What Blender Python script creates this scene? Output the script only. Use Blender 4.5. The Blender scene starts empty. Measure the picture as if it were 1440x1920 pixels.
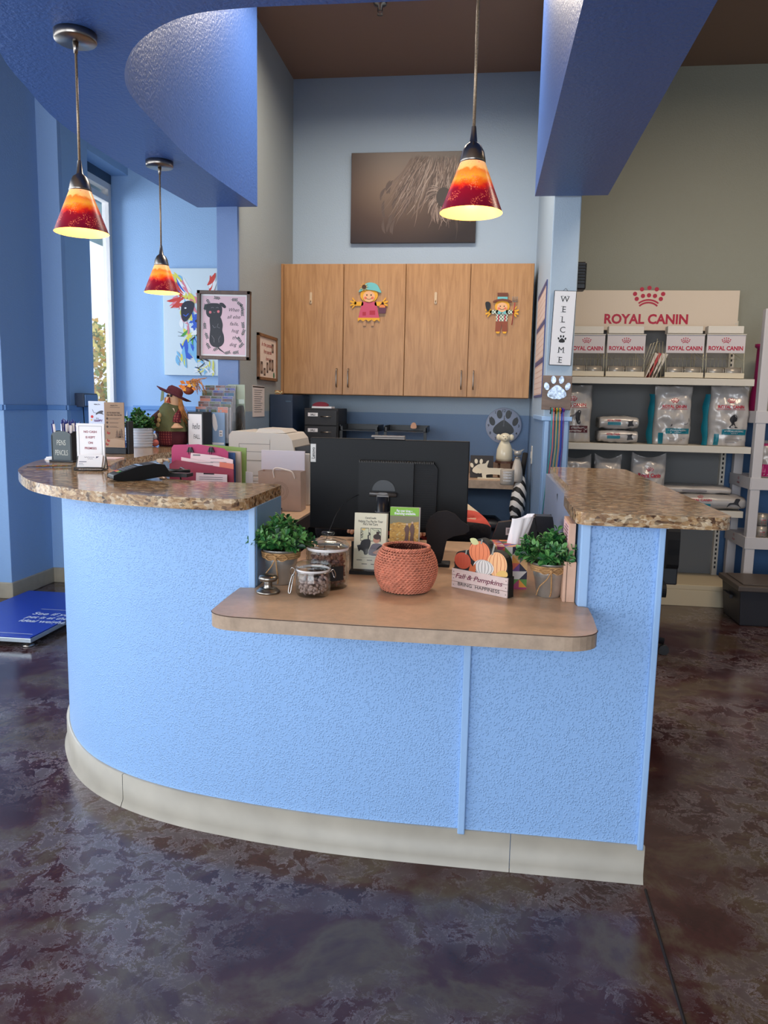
import bpy, bmesh, math, random
from mathutils import Matrix, Vector
S = bpy.context.scene
C = S.collection
PI = math.pi
rnd = random.Random(7)

# ------------------------------------------------------------------ camera
CAM_H = 1.34
FPX = 1442.0
def _basis(yaw, pitch, roll):
    y, p, r = map(math.radians, (yaw, pitch, roll))
    f = Vector((-math.sin(y)*math.cos(p), math.cos(y)*math.cos(p), -math.sin(p)))
    r0 = Vector((math.cos(y), math.sin(y), 0)); d0 = f.cross(r0)
    return math.cos(r)*r0-math.sin(r)*d0, math.sin(r)*r0+math.cos(r)*d0, f
RT, DN, FW = _basis(7.25, 8.0, 1.19)
cam = bpy.data.cameras.new('camera'); camo = bpy.data.objects.new('camera', cam); C.objects.link(camo)
camo.matrix_world = Matrix(((RT.x, -DN.x, -FW.x, 0), (RT.y, -DN.y, -FW.y, 0), (RT.z, -DN.z, -FW.z, CAM_H), (0, 0, 0, 1)))
cam.sensor_fit = 'VERTICAL'; cam.sensor_height = 36; cam.lens = 36*FPX/1920; cam.clip_start = 0.05; cam.clip_end = 200
S.camera = camo
def at(px, py, X=None, Y=None, Z=None):
    """point of the room on the plane X=, Y= or Z= that the photo shows at (px, py)"""
    w = RT*((px-720)/FPX)+DN*((py-960)/FPX)+FW
    o = Vector((0, 0, CAM_H))
    t = (X-o.x)/w.x if X is not None else (Y-o.y)/w.y if Y is not None else (Z-o.z)/w.z
    return o+w*t

# ------------------------------------------------------------------ view, world, lights
S.view_settings.view_transform = 'Standard'; S.view_settings.look = 'None'
S.view_settings.gamma = 1; S.view_settings.exposure = 0.0; S.view_settings.use_curve_mapping = False
W = bpy.data.worlds.new('world'); S.world = W; W.use_nodes = True
wn = W.node_tree.nodes; wl = W.node_tree.links
wn['Background'].inputs[0].default_value = (0.86, 0.93, 1.0, 1); wn['Background'].inputs[1].default_value = 1.6
def area(name, loc, target, sx, sy, power, col):
    l = bpy.data.lights.new(name, 'AREA'); l.shape = 'RECTANGLE'; l.size = sx; l.size_y = sy; l.energy = power; l.color = col
    o = bpy.data.objects.new(name, l); C.objects.link(o); o.location = loc
    o.rotation_euler = (Vector(target)-Vector(loc)).to_track_quat('-Z', 'Y').to_euler()
    if name.startswith('ceiling'): l.spread = math.radians(165)
    return o
DAY = (0.84, 0.915, 1.0); WARM = (1.0, 0.82, 0.62)
area('daylight_assumed_storefront', (-0.9, -3.55, 1.65), (-0.9, 3, 1.2), 4.2, 2.6, 185, DAY)  # stands in for daylight from the assumed storefront behind the camera
area('daylight_assumed_side', (-3.5, 0.9, 1.75), (3, 1.6, 1.0), 5.0, 2.7, 110, DAY)  # daylight of the assumed glazing on the left, out of view
area('daylight_side_window', (-4.7, 5.35, 2.1), (-2.3, 6.2, 1.8), 0.8, 1.4, 75, DAY)
area('ceiling_lamp_office_assumed', (-0.55, 4.35, 3.62), (-0.55, 4.35, 0), 1.2, 0.5, 44, (1.0, 0.88, 0.74))  # assumed lamp, unseen, added to brighten the office wall
area('ceiling_lamp_shelves_assumed', (1.75, 3.6, 3.62), (1.75, 3.9, 0), 1.2, 0.5, 38, WARM)  # assumed warm lamp over the shelves, out of view

# ------------------------------------------------------------------ materials
def lin(c): return tuple(((v/255)/12.92 if v/255 <= .04045 else ((v/255+.055)/1.055)**2.4) for v in c)+(1,)
class NT:
    def __init__(s, name):
        s.m = bpy.data.materials.new(name); s.m.use_nodes = True; s.t = s.m.node_tree; s.n = s.t.nodes
        s.b = s.n['Principled BSDF']; s.o = s.n['Material Output']
    def N(s, t, **k):
        n = s.n.new(t)
        for a, v in k.items():
            if a.startswith('i_'): n.inputs[a[2:].replace('_', ' ')].default_value = v
            else: setattr(n, a, v)
        return n
    def L(s, a, b): s.t.links.new(a, b)
    def co(s, scale=(1, 1, 1), kind='Object'):
        t = s.N('ShaderNodeTexCoord'); mp = s.N('ShaderNodeMapping'); mp.inputs['Scale'].default_value = scale
        s.L(t.outputs[kind], mp.inputs[0]); return mp.outputs[0]
    def noise(s, sc, det=3, vec=None, rough=.5, dist=0):
        n = s.N('ShaderNodeTexNoise'); n.inputs['Scale'].default_value = sc; n.inputs['Detail'].default_value = det
        n.inputs['Roughness'].default_value = rough; n.inputs['Distortion'].default_value = dist
        if vec is not None: s.L(vec, n.inputs['Vector'])
        return n.outputs['Fac']
    def ramp(s, fac, stops, mode='LINEAR'):
        r = s.N('ShaderNodeValToRGB'); r.color_ramp.interpolation = mode; e = r.color_ramp.elements
        while len(e) < len(stops): e.new(.5)
        for x, (p, c) in zip(e, stops): x.position = p; x.color = c if len(c) == 4 else lin(c)
        s.L(fac, r.inputs[0]); return r.outputs[0]
    def mix(s, fac, a, b, mode='MIX'):
        m = s.N('ShaderNodeMix'); m.data_type = 'RGBA'; m.blend_type = mode
        for i, v in ((0, fac), (6, a), (7, b)):
            if hasattr(v, 'links') or isinstance(v, bpy.types.NodeSocket): s.L(v, m.inputs[i])
            else: m.inputs[i].default_value = v if i == 0 else (v if len(v) == 4 else lin(v))
        return m.outputs[2]
    def bump(s, h, st, dist=.01):
        b = s.N('ShaderNodeBump'); b.inputs['Strength'].default_value = st; b.inputs['Distance'].default_value = dist
        s.L(h, b.inputs['Height']); s.L(b.outputs[0], s.b.inputs['Normal'])
    def set(s, **k):
        for a, v in k.items():
            s.b.inputs[a.replace('_', ' ')].default_value = v
MC = {}
def P(name, col, rough=.5, metal=0, var=0, vs=12, bump=0, bs=60, spec=.5, em=None, ems=0, alpha=1, trans=0, sheen=0, coat=0):
    if name in MC: return MC[name]
    m = NT(name); m.set(Roughness=rough, Metallic=metal)
    m.b.inputs['Specular IOR Level'].default_value = spec
    c = lin(col)
    if var:
        f = m.noise(vs, 3, m.co())
        m.L(m.ramp(f, [(.3, tuple(v*(1-var) for v in c[:3])+(1,)), (.7, tuple(min(1, v*(1+var)) for v in c[:3])+(1,))]), m.b.inputs['Base Color'])
    else: m.b.inputs['Base Color'].default_value = c
    if bump: m.bump(m.noise(bs, 2, m.co()), bump, .004)
    if em: m.b.inputs['Emission Color'].default_value = lin(em); m.b.inputs['Emission Strength'].default_value = ems
    if trans: m.b.inputs['Transmission Weight'].default_value = trans
    if alpha < 1: m.b.inputs['Alpha'].default_value = alpha
    if sheen: m.b.inputs['Sheen Weight'].default_value = sheen
    if coat: m.b.inputs['Coat Weight'].default_value = coat; m.b.inputs['Coat Roughness'].default_value = .1
    MC[name] = m.m; return m.m

def wall_paint(name, up, low, st=.35, sc=130, rough=.55):
    m = NT(name); co = m.co(); m.set(Roughness=rough)
    g = m.N('ShaderNodeNewGeometry'); sx = m.N('ShaderNodeSeparateXYZ'); m.L(g.outputs['Position'], sx.inputs[0])
    lt = m.N('ShaderNodeMath', operation='LESS_THAN'); m.L(sx.outputs[2], lt.inputs[0]); lt.inputs[1].default_value = 1.275
    c = m.mix(lt.outputs[0], up, low)
    m.L(c, m.b.inputs['Base Color'])
    m.bump(m.noise(sc, 2, co), st, .004); return m.m
SKYB = (170, 188, 204); WAIN = (120, 148, 182)
M_office = wall_paint('pale_blue_wall_paint', SKYB, WAIN)
M_grey = wall_paint('grey_green_wall_paint', (150, 156, 156), (120, 140, 160))
M_olive = wall_paint('olive_grey_wall_paint', (150, 150, 136), (70, 108, 152))
M_win = wall_paint('light_blue_wall_paint', (150, 185, 225), (130, 170, 220))
M_pil = wall_paint('mid_blue_wall_paint', (142, 174, 216), (146, 182, 224))
M_pil_lit = P('pilaster_lit_tone', (165, 200, 232), .5, bump=.3, bs=130)  # unused; daylight on the pilaster's front face put into a paler colour
def soffit_mat(name, col, st=.5):
    m = NT(name); m.set(Roughness=.38); m.b.inputs['Base Color'].default_value = lin(col)
    m.bump(m.noise(75, 3, m.co()), st, .006); return m.m
M_soff = soffit_mat('periwinkle_blue_soffit_paint', (68, 103, 172))
M_ceil = P('brown_ceiling_paint', (138, 112, 96), .9, bump=.2, bs=90)
M_rail = P('blue_trim_paint', (104, 148, 202), .35)
def desk_mat():
    m = NT('embossed_light_blue_wallcovering'); m.set(Roughness=.42)
    m.b.inputs['Base Color'].default_value = lin((144, 182, 230))
    v = m.N('ShaderNodeTexVoronoi'); v.inputs['Scale'].default_value = 165; m.L(m.co((1, 1, 1)), v.inputs['Vector'])
    m.bump(m.ramp(v.outputs['Distance'], [(.12, (255, 255, 255)), (.5, (0, 0, 0))]), .7, .0023); return m.m
M_desk = desk_mat()
M_desktrim = P('light_blue_corner_trim', (156, 190, 230), .3)
M_kick = P('taupe_vinyl_base', (168, 160, 146), .4, var=.1, vs=7)
M_base = P('beige_vinyl_baseboard', (170, 160, 140), .45, var=.08)
def floor_mat():
    m = NT('stained_concrete_floor'); co = m.co()
    n1 = m.noise(2.4, 6, co, .65, .4); n2 = m.noise(12, 10, co, .8, .5); n3 = m.noise(1.3, 4, co, .6); n4 = m.noise(60, 4, co, .7)
    base = m.ramp(n1, [(.38, (54, 27, 29)), (.48, (68, 38, 38)), (.56, (86, 72, 58)), (.64, (64, 42, 44))])
    patch = m.ramp(n2, [(.505, (0, 0, 0)), (.52, (255, 255, 255))])
    zone = m.ramp(n3, [(.44, (0, 0, 0)), (.56, (255, 255, 255))])
    pm = m.mix(1.0, patch, zone, 'MULTIPLY')
    c1 = m.mix(pm, base, (92, 80, 82))
    rim = m.ramp(n2, [(.496, (0, 0, 0)), (.508, (235, 235, 235)), (.522, (0, 0, 0))])
    rz = m.mix(1.0, m.mix(1.0, rim, zone, 'MULTIPLY'), m.ramp(n4, [(.36, (0, 0, 0)), (.5, (255, 255, 255))]), 'MULTIPLY')
    c2 = m.mix(rz, c1, (176, 166, 172))
    m.L(c2, m.b.inputs['Base Color'])
    r = m.ramp(pm, [(0, (74, 74, 74)), (1, (112, 112, 112))]); m.L(r, m.b.inputs['Roughness'])
    m.bump(n2, .15, .003); return m.m
M_floor = floor_mat()
def granite():
    m = NT('brown_speckled_granite'); co = m.co()
    v = m.N('ShaderNodeTexVoronoi'); v.inputs['Scale'].default_value = 125; m.L(m.co((.55, 1, 1)), v.inputs['Vector'])
    n = m.noise(34, 6, m.co((.45, 1, 1)), .78, 1.2); n2 = m.noise(9, 3, co)
    a = m.ramp(n, [(.38, (22, 16, 18)), (.44, (92, 62, 46)), (.52, (148, 112, 82)), (.58, (206, 184, 150)), (.64, (112, 76, 54))])
    b = m.ramp(v.outputs['Color'], [(.24, (10, 9, 12)), (.31, (140, 102, 68)), (.6, (196, 160, 112)), (.85, (228, 210, 180))])
    c = m.mix(.5, a, b); d = m.mix(m.ramp(n2, [(.4, (0, 0, 0)), (.7, (110, 110, 110))]), c, (176, 136, 96))
    m.L(d, m.b.inputs['Base Color']); m.b.inputs['Specular IOR Level'].default_value = .35; m.set(Roughness=.12); return m.m
M_gran = granite()
def lam(name, col, v=.1):
    m = NT(name); f = m.noise(26, 6, m.co(), .7); c = lin(col)
    m.L(m.ramp(f, [(.3, tuple(x*(1-v) for x in c[:3])+(1,)), (.7, tuple(min(1, x*(1+v)) for x in c[:3])+(1,))]), m.b.inputs['Base Color'])
    m.set(Roughness=.34); return m.m
M_lam = lam('tan_laminate', (190, 156, 126), .14); M_lamedge = lam('grey_tan_laminate_edge', (176, 152, 130), .18)
M_seam = P('dark_brown_seam', (70, 44, 32), .6)
def wood(name, a, b, sc=(9, 9, .8)):
    m = NT(name); n = m.noise(3.2, 6, m.co(sc), .6, 1.6); n2 = m.noise(60, 3, m.co((1, 1, .03)))
    c = m.ramp(n, [(.3, a), (.5, tuple((x+y)/2 for x, y in zip(a, b))), (.72, b)])
    m.L(m.mix(m.ramp(n2, [(.4, (0, 0, 0)), (.7, (60, 60, 60))]), c, a), m.b.inputs['Base Color']); m.set(Roughness=.42); return m.m
M_oak = wood('oak_laminate', (160, 112, 66), (192, 143, 93))
M_oakside = P('oak_edge', (170, 120, 74), .5)
M_walnut = wood('dark_walnut_frame_wood', (66, 46, 38), (98, 74, 60), (9, 9, 2))
M_barn = wood('brown_grey_board_wood', (100, 78, 64), (136, 110, 92), (1, 9, 9))
WHITE = P('white_plastic', (222, 222, 224), .4); OFFW = P('cream_white_metal', (214, 206, 192), .4)
BLACK = P('black_plastic', (16, 17, 21), .38); BLACKM = P('matte_black', (20, 20, 22), .8)
DGREY = P('dark_grey', (52, 52, 54), .8); GREY = P('mid_grey', (120, 120, 122), .5)
NICK = P('brushed_nickel', (150, 142, 134), .28, 1); NAVY = P('dark_navy_metal', (20, 40, 66), .45)
RED = P('crimson_print', (190, 16, 52), .45); PAPER = P('white_paper', (232, 230, 232), .6); INK = P('black_ink', (24, 24, 28), .6)
TEAL = P('teal_print', (20, 116, 134), .35); MAROON = P('maroon_fabric', (86, 30, 44), .85, var=.15, bump=.4, bs=300)
JUTE = P('jute_twine', (176, 134, 88), .9, var=.2, vs=90, bump=.6, bs=260)
GALV = P('galvanised_steel', (190, 188, 184), .3, .75, var=.15, vs=18)
def glass(name, col=(1, 1, 1, 1), rough=0.0):
    m = NT(name); m.n.remove(m.b); tr = m.N('ShaderNodeBsdfTransparent'); gl = m.N('ShaderNodeBsdfGlossy'); gl.inputs['Roughness'].default_value = .02
    tr.inputs[0].default_value = col; fr = m.N('ShaderNodeLayerWeight'); fr.inputs[0].default_value = .5; pw = m.N('ShaderNodeMath', operation='POWER'); m.L(fr.outputs['Facing'], pw.inputs[0]); pw.inputs[1].default_value = 3.5; ma = m.N('ShaderNodeMath', operation='MULTIPLY_ADD'); m.L(pw.outputs[0], ma.inputs[0]); ma.inputs[1].default_value = .75; ma.inputs[2].default_value = .04
    mx = m.N('ShaderNodeMixShader'); m.L(ma.outputs[0], mx.inputs[0]); m.L(tr.outputs[0], mx.inputs[1]); m.L(gl.outputs[0], mx.inputs[2]); m.L(mx.outputs[0], m.o.inputs[0]); return m.m
M_glass = glass('clear_glass'); M_jar = glass('jar_glass', (.93, .95, .95, 1)); M_acr = glass('clear_acrylic', (.94, .96, .97, 1))

# ------------------------------------------------------------------ mesh builder
_tc = {}
def text_geo(s, bold, shear):
    k = (s, bold, shear)
    if k not in _tc:
        cu = bpy.data.curves.new('t', 'FONT'); cu.body = s; cu.size = 1; cu.offset = bold; cu.shear = shear; cu.resolution_u = 3
        o = bpy.data.objects.new('t', cu); C.objects.link(o); bpy.context.view_layer.update()
        me = o.to_mesh(); v = [(p.co.x, p.co.y) for p in me.vertices]; f = [tuple(p.vertices) for p in me.polygons]
        o.to_mesh_clear(); bpy.data.objects.remove(o); bpy.data.curves.remove(cu)
        x0 = min([a for a, b in v] or [0]); x1 = max([a for a, b in v] or [1])
        _tc[k] = (v, f, x0, x1)
    return _tc[k]
class MB:
    def __init__(s): s.v = []; s.f = []; s.m = []; s.M = None; s.sm = []
    def add(s, vs, fs, mi=0, smooth=False):
        b = len(s.v)
        s.v += [tuple(s.M @ Vector(p)) if s.M else tuple(p) for p in vs]
        s.f += [tuple(b+i for i in f) for f in fs]; s.m += [mi]*len(fs); s.sm += [smooth]*len(fs); return s
    def bx(s, x0, x1, y0, y1, z0, z1, mi=0):
        v = [(x, y, z) for z in (z0, z1) for y in (y0, y1) for x in (x0, x1)]
        return s.add(v, [(0, 2, 3, 1), (4, 5, 7, 6), (0, 1, 5, 4), (2, 6, 7, 3), (0, 4, 6, 2), (1, 3, 7, 5)], mi)
    def box(s, c, d, mi=0, R=None):
        v = [Vector((x*d[0]/2, y*d[1]/2, z*d[2]/2)) for z in (-1, 1) for y in (-1, 1) for x in (-1, 1)]
        if R is not None: v = [R @ p for p in v]
        return s.add([p+Vector(c) for p in v], [(0, 2, 3, 1), (4, 5, 7, 6), (0, 1, 5, 4), (2, 6, 7, 3), (0, 4, 6, 2), (1, 3, 7, 5)], mi)
    def tube(s, pts, r, n=8, mi=0, caps=True, closed=False, flat=1):
        pts = [Vector(p) for p in pts]; k = len(pts); rs = r if isinstance(r, (list, tuple)) else [r]*k
        vs = []; up = None
        for i, p in enumerate(pts):
            if closed: d = pts[(i+1) % k]-pts[i-1]
            else: d = pts[min(i+1, k-1)]-pts[max(i-1, 0)]
            d.normalize() if d.length else None
            if up is None:
                up = Vector((0, 0, 1)) if abs(d.z) < .9 else Vector((1, 0, 0))
            a = d.cross(up); 
            if a.length < 1e-6: a = d.orthogonal()
            a.normalize(); b = a.cross(d).normalized(); up = b
            for j in range(n):
                t = 2*PI*j/n; vs.append(p+(a*math.cos(t)+b*math.sin(t)*flat)*rs[i])
        fs = []
        for i in range(k if closed else k-1):
            for j in range(n):
                i2 = (i+1) % k; fs.append((i*n+j, i*n+(j+1) % n, i2*n+(j+1) % n, i2*n+j))
        if caps and not closed: fs += [tuple(reversed(range(n))), tuple((k-1)*n+j for j in range(n))]
        return s.add(vs, fs, mi, True)
    def cyl(s, p0, p1, r0, r1=None, n=20, mi=0): 
        s.tube([p0, p1], [r0, r0 if r1 is None else r1], n, mi); 
        k = 2+n
        for i in (-1, -2): s.sm[i] = False
        return s
    def lathe(s, prof, n=32, mi=0, c=(0, 0, 0), fn=None, mats=None):
        vs = []; fs = []; k = len(prof)
        for r, z in prof:
            for j in range(n):
                t = 2*PI*j/n; rr = r*(fn(t, z) if fn else 1)
                vs.append((c[0]+rr*math.cos(t), c[1]+rr*math.sin(t), c[2]+z))
        for i in range(k-1):
            for j in range(n): fs.append((i*n+j, i*n+(j+1) % n, (i+1)*n+(j+1) % n, (i+1)*n+j))
        return s.add(vs, fs, mi, True)
    def ell(s, c, r, mi=0, n=16, R=None, h=None):
        h = h or n//2; vs = []; fs = []
        for i in range(h+1):
            p = PI*i/h
            for j in range(n):
                t = 2*PI*j/n; q = Vector((r[0]*math.sin(p)*math.cos(t), r[1]*math.sin(p)*math.sin(t), r[2]*math.cos(p)))
                if R is not None: q = R @ q
                vs.append(q+Vector(c))
        for i in range(h):
            for j in range(n): fs.append((i*n+j, (i+1)*n+j, (i+1)*n+(j+1) % n, i*n+(j+1) % n))
        return s.add(vs, fs, mi, True)
    def prism(s, pts, y0, y1, mi=0, side=None):      # outline in xz, extruded along y (y0 front)
        n = len(pts); vs = [(x, y0, z) for x, z in pts]+[(x, y1, z) for x, z in pts]
        A = sum(pts[i][0]*pts[(i+1) % n][1]-pts[(i+1) % n][0]*pts[i][1] for i in range(n))
        fr = tuple(range(n)); bk = tuple(reversed(range(n, 2*n)))
        if A < 0: fr = tuple(reversed(fr)); bk = tuple(reversed(bk))
        s.add(vs, [fr, bk], mi)
        sd = [(i, n+i, n+(i+1) % n, (i+1) % n) for i in range(n)]
        if A < 0: sd = [tuple(reversed(q)) for q in sd]
        return s.add(vs, sd, mi if side is None else side)
    def slab(s, pts, z0, z1, mi=0, side=None):       # outline in xy, extruded along z
        n = len(pts); vs = [(x, y, z1) for x, y in pts]+[(x, y, z0) for x, y in pts]
        A = sum(pts[i][0]*pts[(i+1) % n][1]-pts[(i+1) % n][0]*pts[i][1] for i in range(n))
        fr = tuple(range(n)); bk = tuple(reversed(range(n, 2*n))); sd = [(i, n+i, n+(i+1) % n, (i+1) % n) for i in range(n)]
        if A < 0: fr = tuple(reversed(fr)); bk = tuple(reversed(bk)); sd = [tuple(reversed(q)) for q in sd]
        s.add(vs, [fr, bk], mi); return s.add(vs, sd, mi if side is None else side)
    def flat(s, pts, mi=0, y=-.001):
        A = sum(pts[i][0]*pts[(i+1) % len(pts)][1]-pts[(i+1) % len(pts)][0]*pts[i][1] for i in range(len(pts)))
        p = pts if A > 0 else pts[::-1]
        return s.add([(x, y, z) for x, z in p], [tuple(range(len(p)))], mi)
    def rect(s, x0, x1, z0, z1, mi=0, y=-.001): return s.flat([(x0, z0), (x1, z0), (x1, z1), (x0, z1)], mi, y)
    def disc(s, x, z, rx, rz=None, mi=0, y=-.001, n=20, rot=0):
        rz = rz or rx; c, q = math.cos(rot), math.sin(rot)
        return s.flat([(x+rx*math.cos(t)*c-rz*math.sin(t)*q, z+rx*math.cos(t)*q+rz*math.sin(t)*c) for t in [2*PI*i/n for i in range(n)]], mi, y)
    def stroke(s, pts, w, mi=0, y=-.001, taper=False):
        n = len(pts)
        L = []; R_ = []
        for i in range(n):
            a = pts[max(i-1, 0)]; b = pts[min(i+1, n-1)]; dx, dz = b[0]-a[0], b[1]-a[1]; d = math.hypot(dx, dz) or 1
            ww = w/2*(1 if not taper else max(.12, math.sin(PI*(i+.3)/(n-.4))))
            L.append((pts[i][0]-dz/d*ww, y, pts[i][1]+dx/d*ww)); R_.append((pts[i][0]+dz/d*ww, y, pts[i][1]-dx/d*ww))
        return s.add(L+R_, [(i+n, i+n+1, i+1, i) for i in range(n-1)], mi)
    def text(s, t, x, z, h, mi=0, y=-.001, al='C', bold=0, shear=0, rot=0, w=None):
        v, f, x0, x1 = text_geo(t, bold, shear); k = h/.7; kx = k
        if w: kx = w/(x1-x0)
        ox = -(x0+x1)/2*kx if al == 'C' else -x0*kx
        c, q = math.cos(rot), math.sin(rot); vs = []
        for a, b in v:
            a = a*kx+ox; b = b*k-h/2; vs.append((x+a*c-b*q, y, z+a*q+b*c))
        return s.add(vs, f, mi)
    def build(s, name, mats, parent=None, loc=(0, 0, 0), rz=0, bevel=0, smooth=None, rot=None, seg=2, subsurf=0):
        me = bpy.data.meshes.new(name); me.from_pydata(s.v, [], s.f)
        for m in (mats if isinstance(mats, (list, tuple)) else [mats]): me.materials.append(m)
        me.polygons.foreach_set('material_index', s.m); me.polygons.foreach_set('use_smooth', s.sm if smooth is None else [smooth]*len(s.f))
        me.update(); o = bpy.data.objects.new(name, me); C.objects.link(o); o.location = loc; o.rotation_euler = rot or (0, 0, rz)
        if parent: o.parent = parent
        if bevel:
            b = o.modifiers.new('b', 'BEVEL'); b.width = bevel; b.segments = seg; b.limit_method = 'ANGLE'; b.angle_limit = math.radians(40)
        if subsurf:
            b = o.modifiers.new('s', 'SUBSURF'); b.levels = subsurf; b.render_levels = subsurf
        return o
def tag(o, label, cat, group=None, kind=None):
    if label: o['label'] = label
    if cat: o['category'] = cat
    if group: o['group'] = group
    if kind: o['kind'] = kind
    return o
def thing(name, label, cat, loc=(0, 0, 0), rz=0, group=None, rot=None):
    o = bpy.data.objects.new(name, None); o.empty_display_size = .05; C.objects.link(o); o.location = loc; o.rotation_euler = rot or (0, 0, rz)
    return tag(o, label, cat, group)
def struct(name, mb, mats, bevel=0): return tag(mb.build(name, mats, bevel=bevel), None, None, kind='structure')
def dup(o, loc=None, rz=None, label=None):
    def cp(q, par):
        c = q.copy(); C.objects.link(c); c.parent = par
        for ch in q.children: cp(ch, c)
        return c
    c = cp(o, o.parent)
    if loc is not None: c.location = loc
    if rz is not None: c.rotation_euler = (0, 0, rz)
    if label: c['label'] = label
    return c
def spl(pts, n=6, closed=False):
    out = []; k = len(pts); rng = range(k if closed else k-1)
    g = (lambda i: pts[i % k]) if closed else (lambda i: pts[max(0, min(k-1, i))])
    for i in rng:
        p0, p1, p2, p3 = g(i-1), g(i), g(i+1), g(i+2)
        for j in range(n):
            t = j/n; out.append(tuple(.5*((2*b)+(-a+c)*t+(2*a-5*b+4*c-d)*t*t+(-a+3*b-3*c+d)*t**3) for a, b, c, d in zip(p0, p1, p2, p3)))
    if not closed: out.append(tuple(pts[-1]))
    return out
def arc(cx, cz, rx, rz, a0, a1, n=12): return [(cx+rx*math.cos(math.radians(a0+(a1-a0)*i/n)), cz+rz*math.sin(math.radians(a0+(a1-a0)*i/n))) for i in range(n+1)]
def rrect(x0, x1, z0, z1, r, n=4):
    return arc(x1-r, z0+r, r, r, -90, 0, n)+arc(x1-r, z1-r, r, r, 0, 90, n)+arc(x0+r, z1-r, r, r, 90, 180, n)+arc(x0+r, z0+r, r, r, 180, 270, n)
def offset(pts, d):
    out = []; n = len(pts)
    for i in range(n):
        a = pts[max(i-1, 0)]; b = pts[min(i+1, n-1)]; dx, dy = b[0]-a[0], b[1]-a[1]; l = math.hypot(dx, dy) or 1
        out.append((pts[i][0]-dy/l*d, pts[i][1]+dx/l*d))
    return out
def crown(mb, x, z, w, mi, y=-.001):                 # five dots over five dots over a curved band
    for i, (a, b) in enumerate(((-.42, .26), (-.22, .40), (0, .44), (.22, .40), (.42, .26))): mb.disc(x+a*w, z+b*w, .066*w, None, mi, y, 12)
    for a, b in ((-.36, .11), (-.18, .2), (0, .22), (.18, .2), (.36, .11)): mb.disc(x+a*w, z+b*w, .066*w, None, mi, y, 12)
    mb.stroke(arc(x, z-.28*w, .42*w, .36*w, 45, 135, 10), .05*w, mi, y); mb.stroke(arc(x, z-.36*w, .38*w, .36*w, 45, 135, 10), .05*w, mi, y)
def paw(mb, x, z, s, mi, y=-.001, y1=None):
    pad = spl([(-.32, -.22), (-.1, -.32), (0, -.3), (.1, -.32), (.32, -.22), (.3, -.05), (.12, .12), (0, .18), (-.12, .12), (-.3, -.05)], 3, True)
    sh = [[(x+a*s, z+b*s) for a, b in pad]]
    for a, b, r in ((-.37, .13, .35), (-.14, .36, .12), (.14, .36, -.12), (.37, .13, -.35)):
        sh.append([(x+s*(a+.09*math.cos(t)*math.cos(r)-.14*math.sin(t)*math.sin(r)), z+s*(b+.09*math.cos(t)*math.sin(r)+.14*math.sin(t)*math.cos(r))) for t in [2*PI*i/14 for i in range(14)]])
    for q in sh:
        if y1 is None: mb.flat(q, mi, y)
        else: mb.prism(q, y, y1, mi)
def foliage(mb, c, R, n, mi=(0, 1), leaf=.016, H=1.0, stem=2, seed=1):
    r = random.Random(seed)
    for k in range(n):
        th = r.uniform(0, 2*PI); ph = r.uniform(.05, 1.0)
        d = Vector((math.cos(th)*ph, math.sin(th)*ph, H*r.uniform(.55, 1.1)*(1.1-ph*.55))); L = R*r.uniform(.8, 1.12)
        p0 = Vector(c)+Vector((d.x*.25*R, d.y*.25*R, 0)); p1 = Vector(c)+d*L
        mb.tube([p0, (p0+p1)/2+Vector((0, 0, .1*R)), p1], .0011, 4, stem)
        ax = (p1-p0).normalized(); A = ax.orthogonal().normalized(); B = ax.cross(A)
        for q in range(5):
            t = .45+.14*q; p = p0.lerp(p1, t)+Vector((0, 0, .1*R*(1-abs(2*t-1))))
            for w in range(3):
                an = 2.1*w+q*1.1+r.uniform(-.3, .3); o = (A*math.cos(an)+B*math.sin(an)+ax*(.5 if q < 4 else 1.0)).normalized()
                sd = o.cross(ax).normalized(); l = leaf*r.uniform(.75, 1.2); up = sd.cross(o)*.12*l
                mb.add([p, p+o*l*.5+sd*l*.26+up, p+o*l*.8+sd*l*.2+up, p+o*l, p+o*l*.8-sd*l*.2+up, p+o*l*.5-sd*l*.26+up], [(0, 1, 2, 3), (0, 3, 4, 5)], mi[r.randrange(len(mi))], False)
LEAF = [P('leaf_green', (50, 108, 54), .35, spec=.5), P('leaf_light_green', (98, 150, 80), .35), P('leaf_stem', (70, 80, 40), .7), P('leaf_dark_green', (18, 54, 32), .4)]

# ------------------------------------------------------------------ the room
CZ = 3.67; SZ = 2.46; BY = 5.85
struct('floor', MB().bx(-3.7, 3.3, -3.8, 6.4, -.05, 0), M_floor)
struct('trim_1', MB().tube([(.5, 2.08, .0005), (.48, 1.2, .0005), (.47, -1, .0005)], .004, 4), P('floor_joint', (34, 24, 26), .7))
struct('ceiling', MB().bx(-3.7, 3.3, -3.8, 6.4, CZ, CZ+.1), M_ceil)
struct('wall_back', MB().bx(-1.6, .4, BY, BY+.12, 0, CZ), M_office)
struct('wall_back_right', MB().bx(.4, 3.3, BY, BY+.12, 0, CZ), M_olive)
struct('wall_right', MB().bx(3.2, 3.3, -3.8, 6.0, 0, CZ), M_olive)
struct('wall_partition_left', MB().bx(-1.6, -1.475, 4.56, 6.2, 0, CZ), M_grey)
struct('trim_6', MB().bx(-1.602, -1.473, 4.53, 4.56, 0, CZ), wall_paint('column_blue_paint', (112, 138, 184), (112, 140, 186)), .004)
struct('wall_partition_right', MB().bx(.327, .474, 4.43, BY, 0, CZ), M_office, .006)
struct('wall_painting', MB().bx(-3.13, -1.6, 6.2, 6.32, 0, CZ), M_win)
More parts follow.
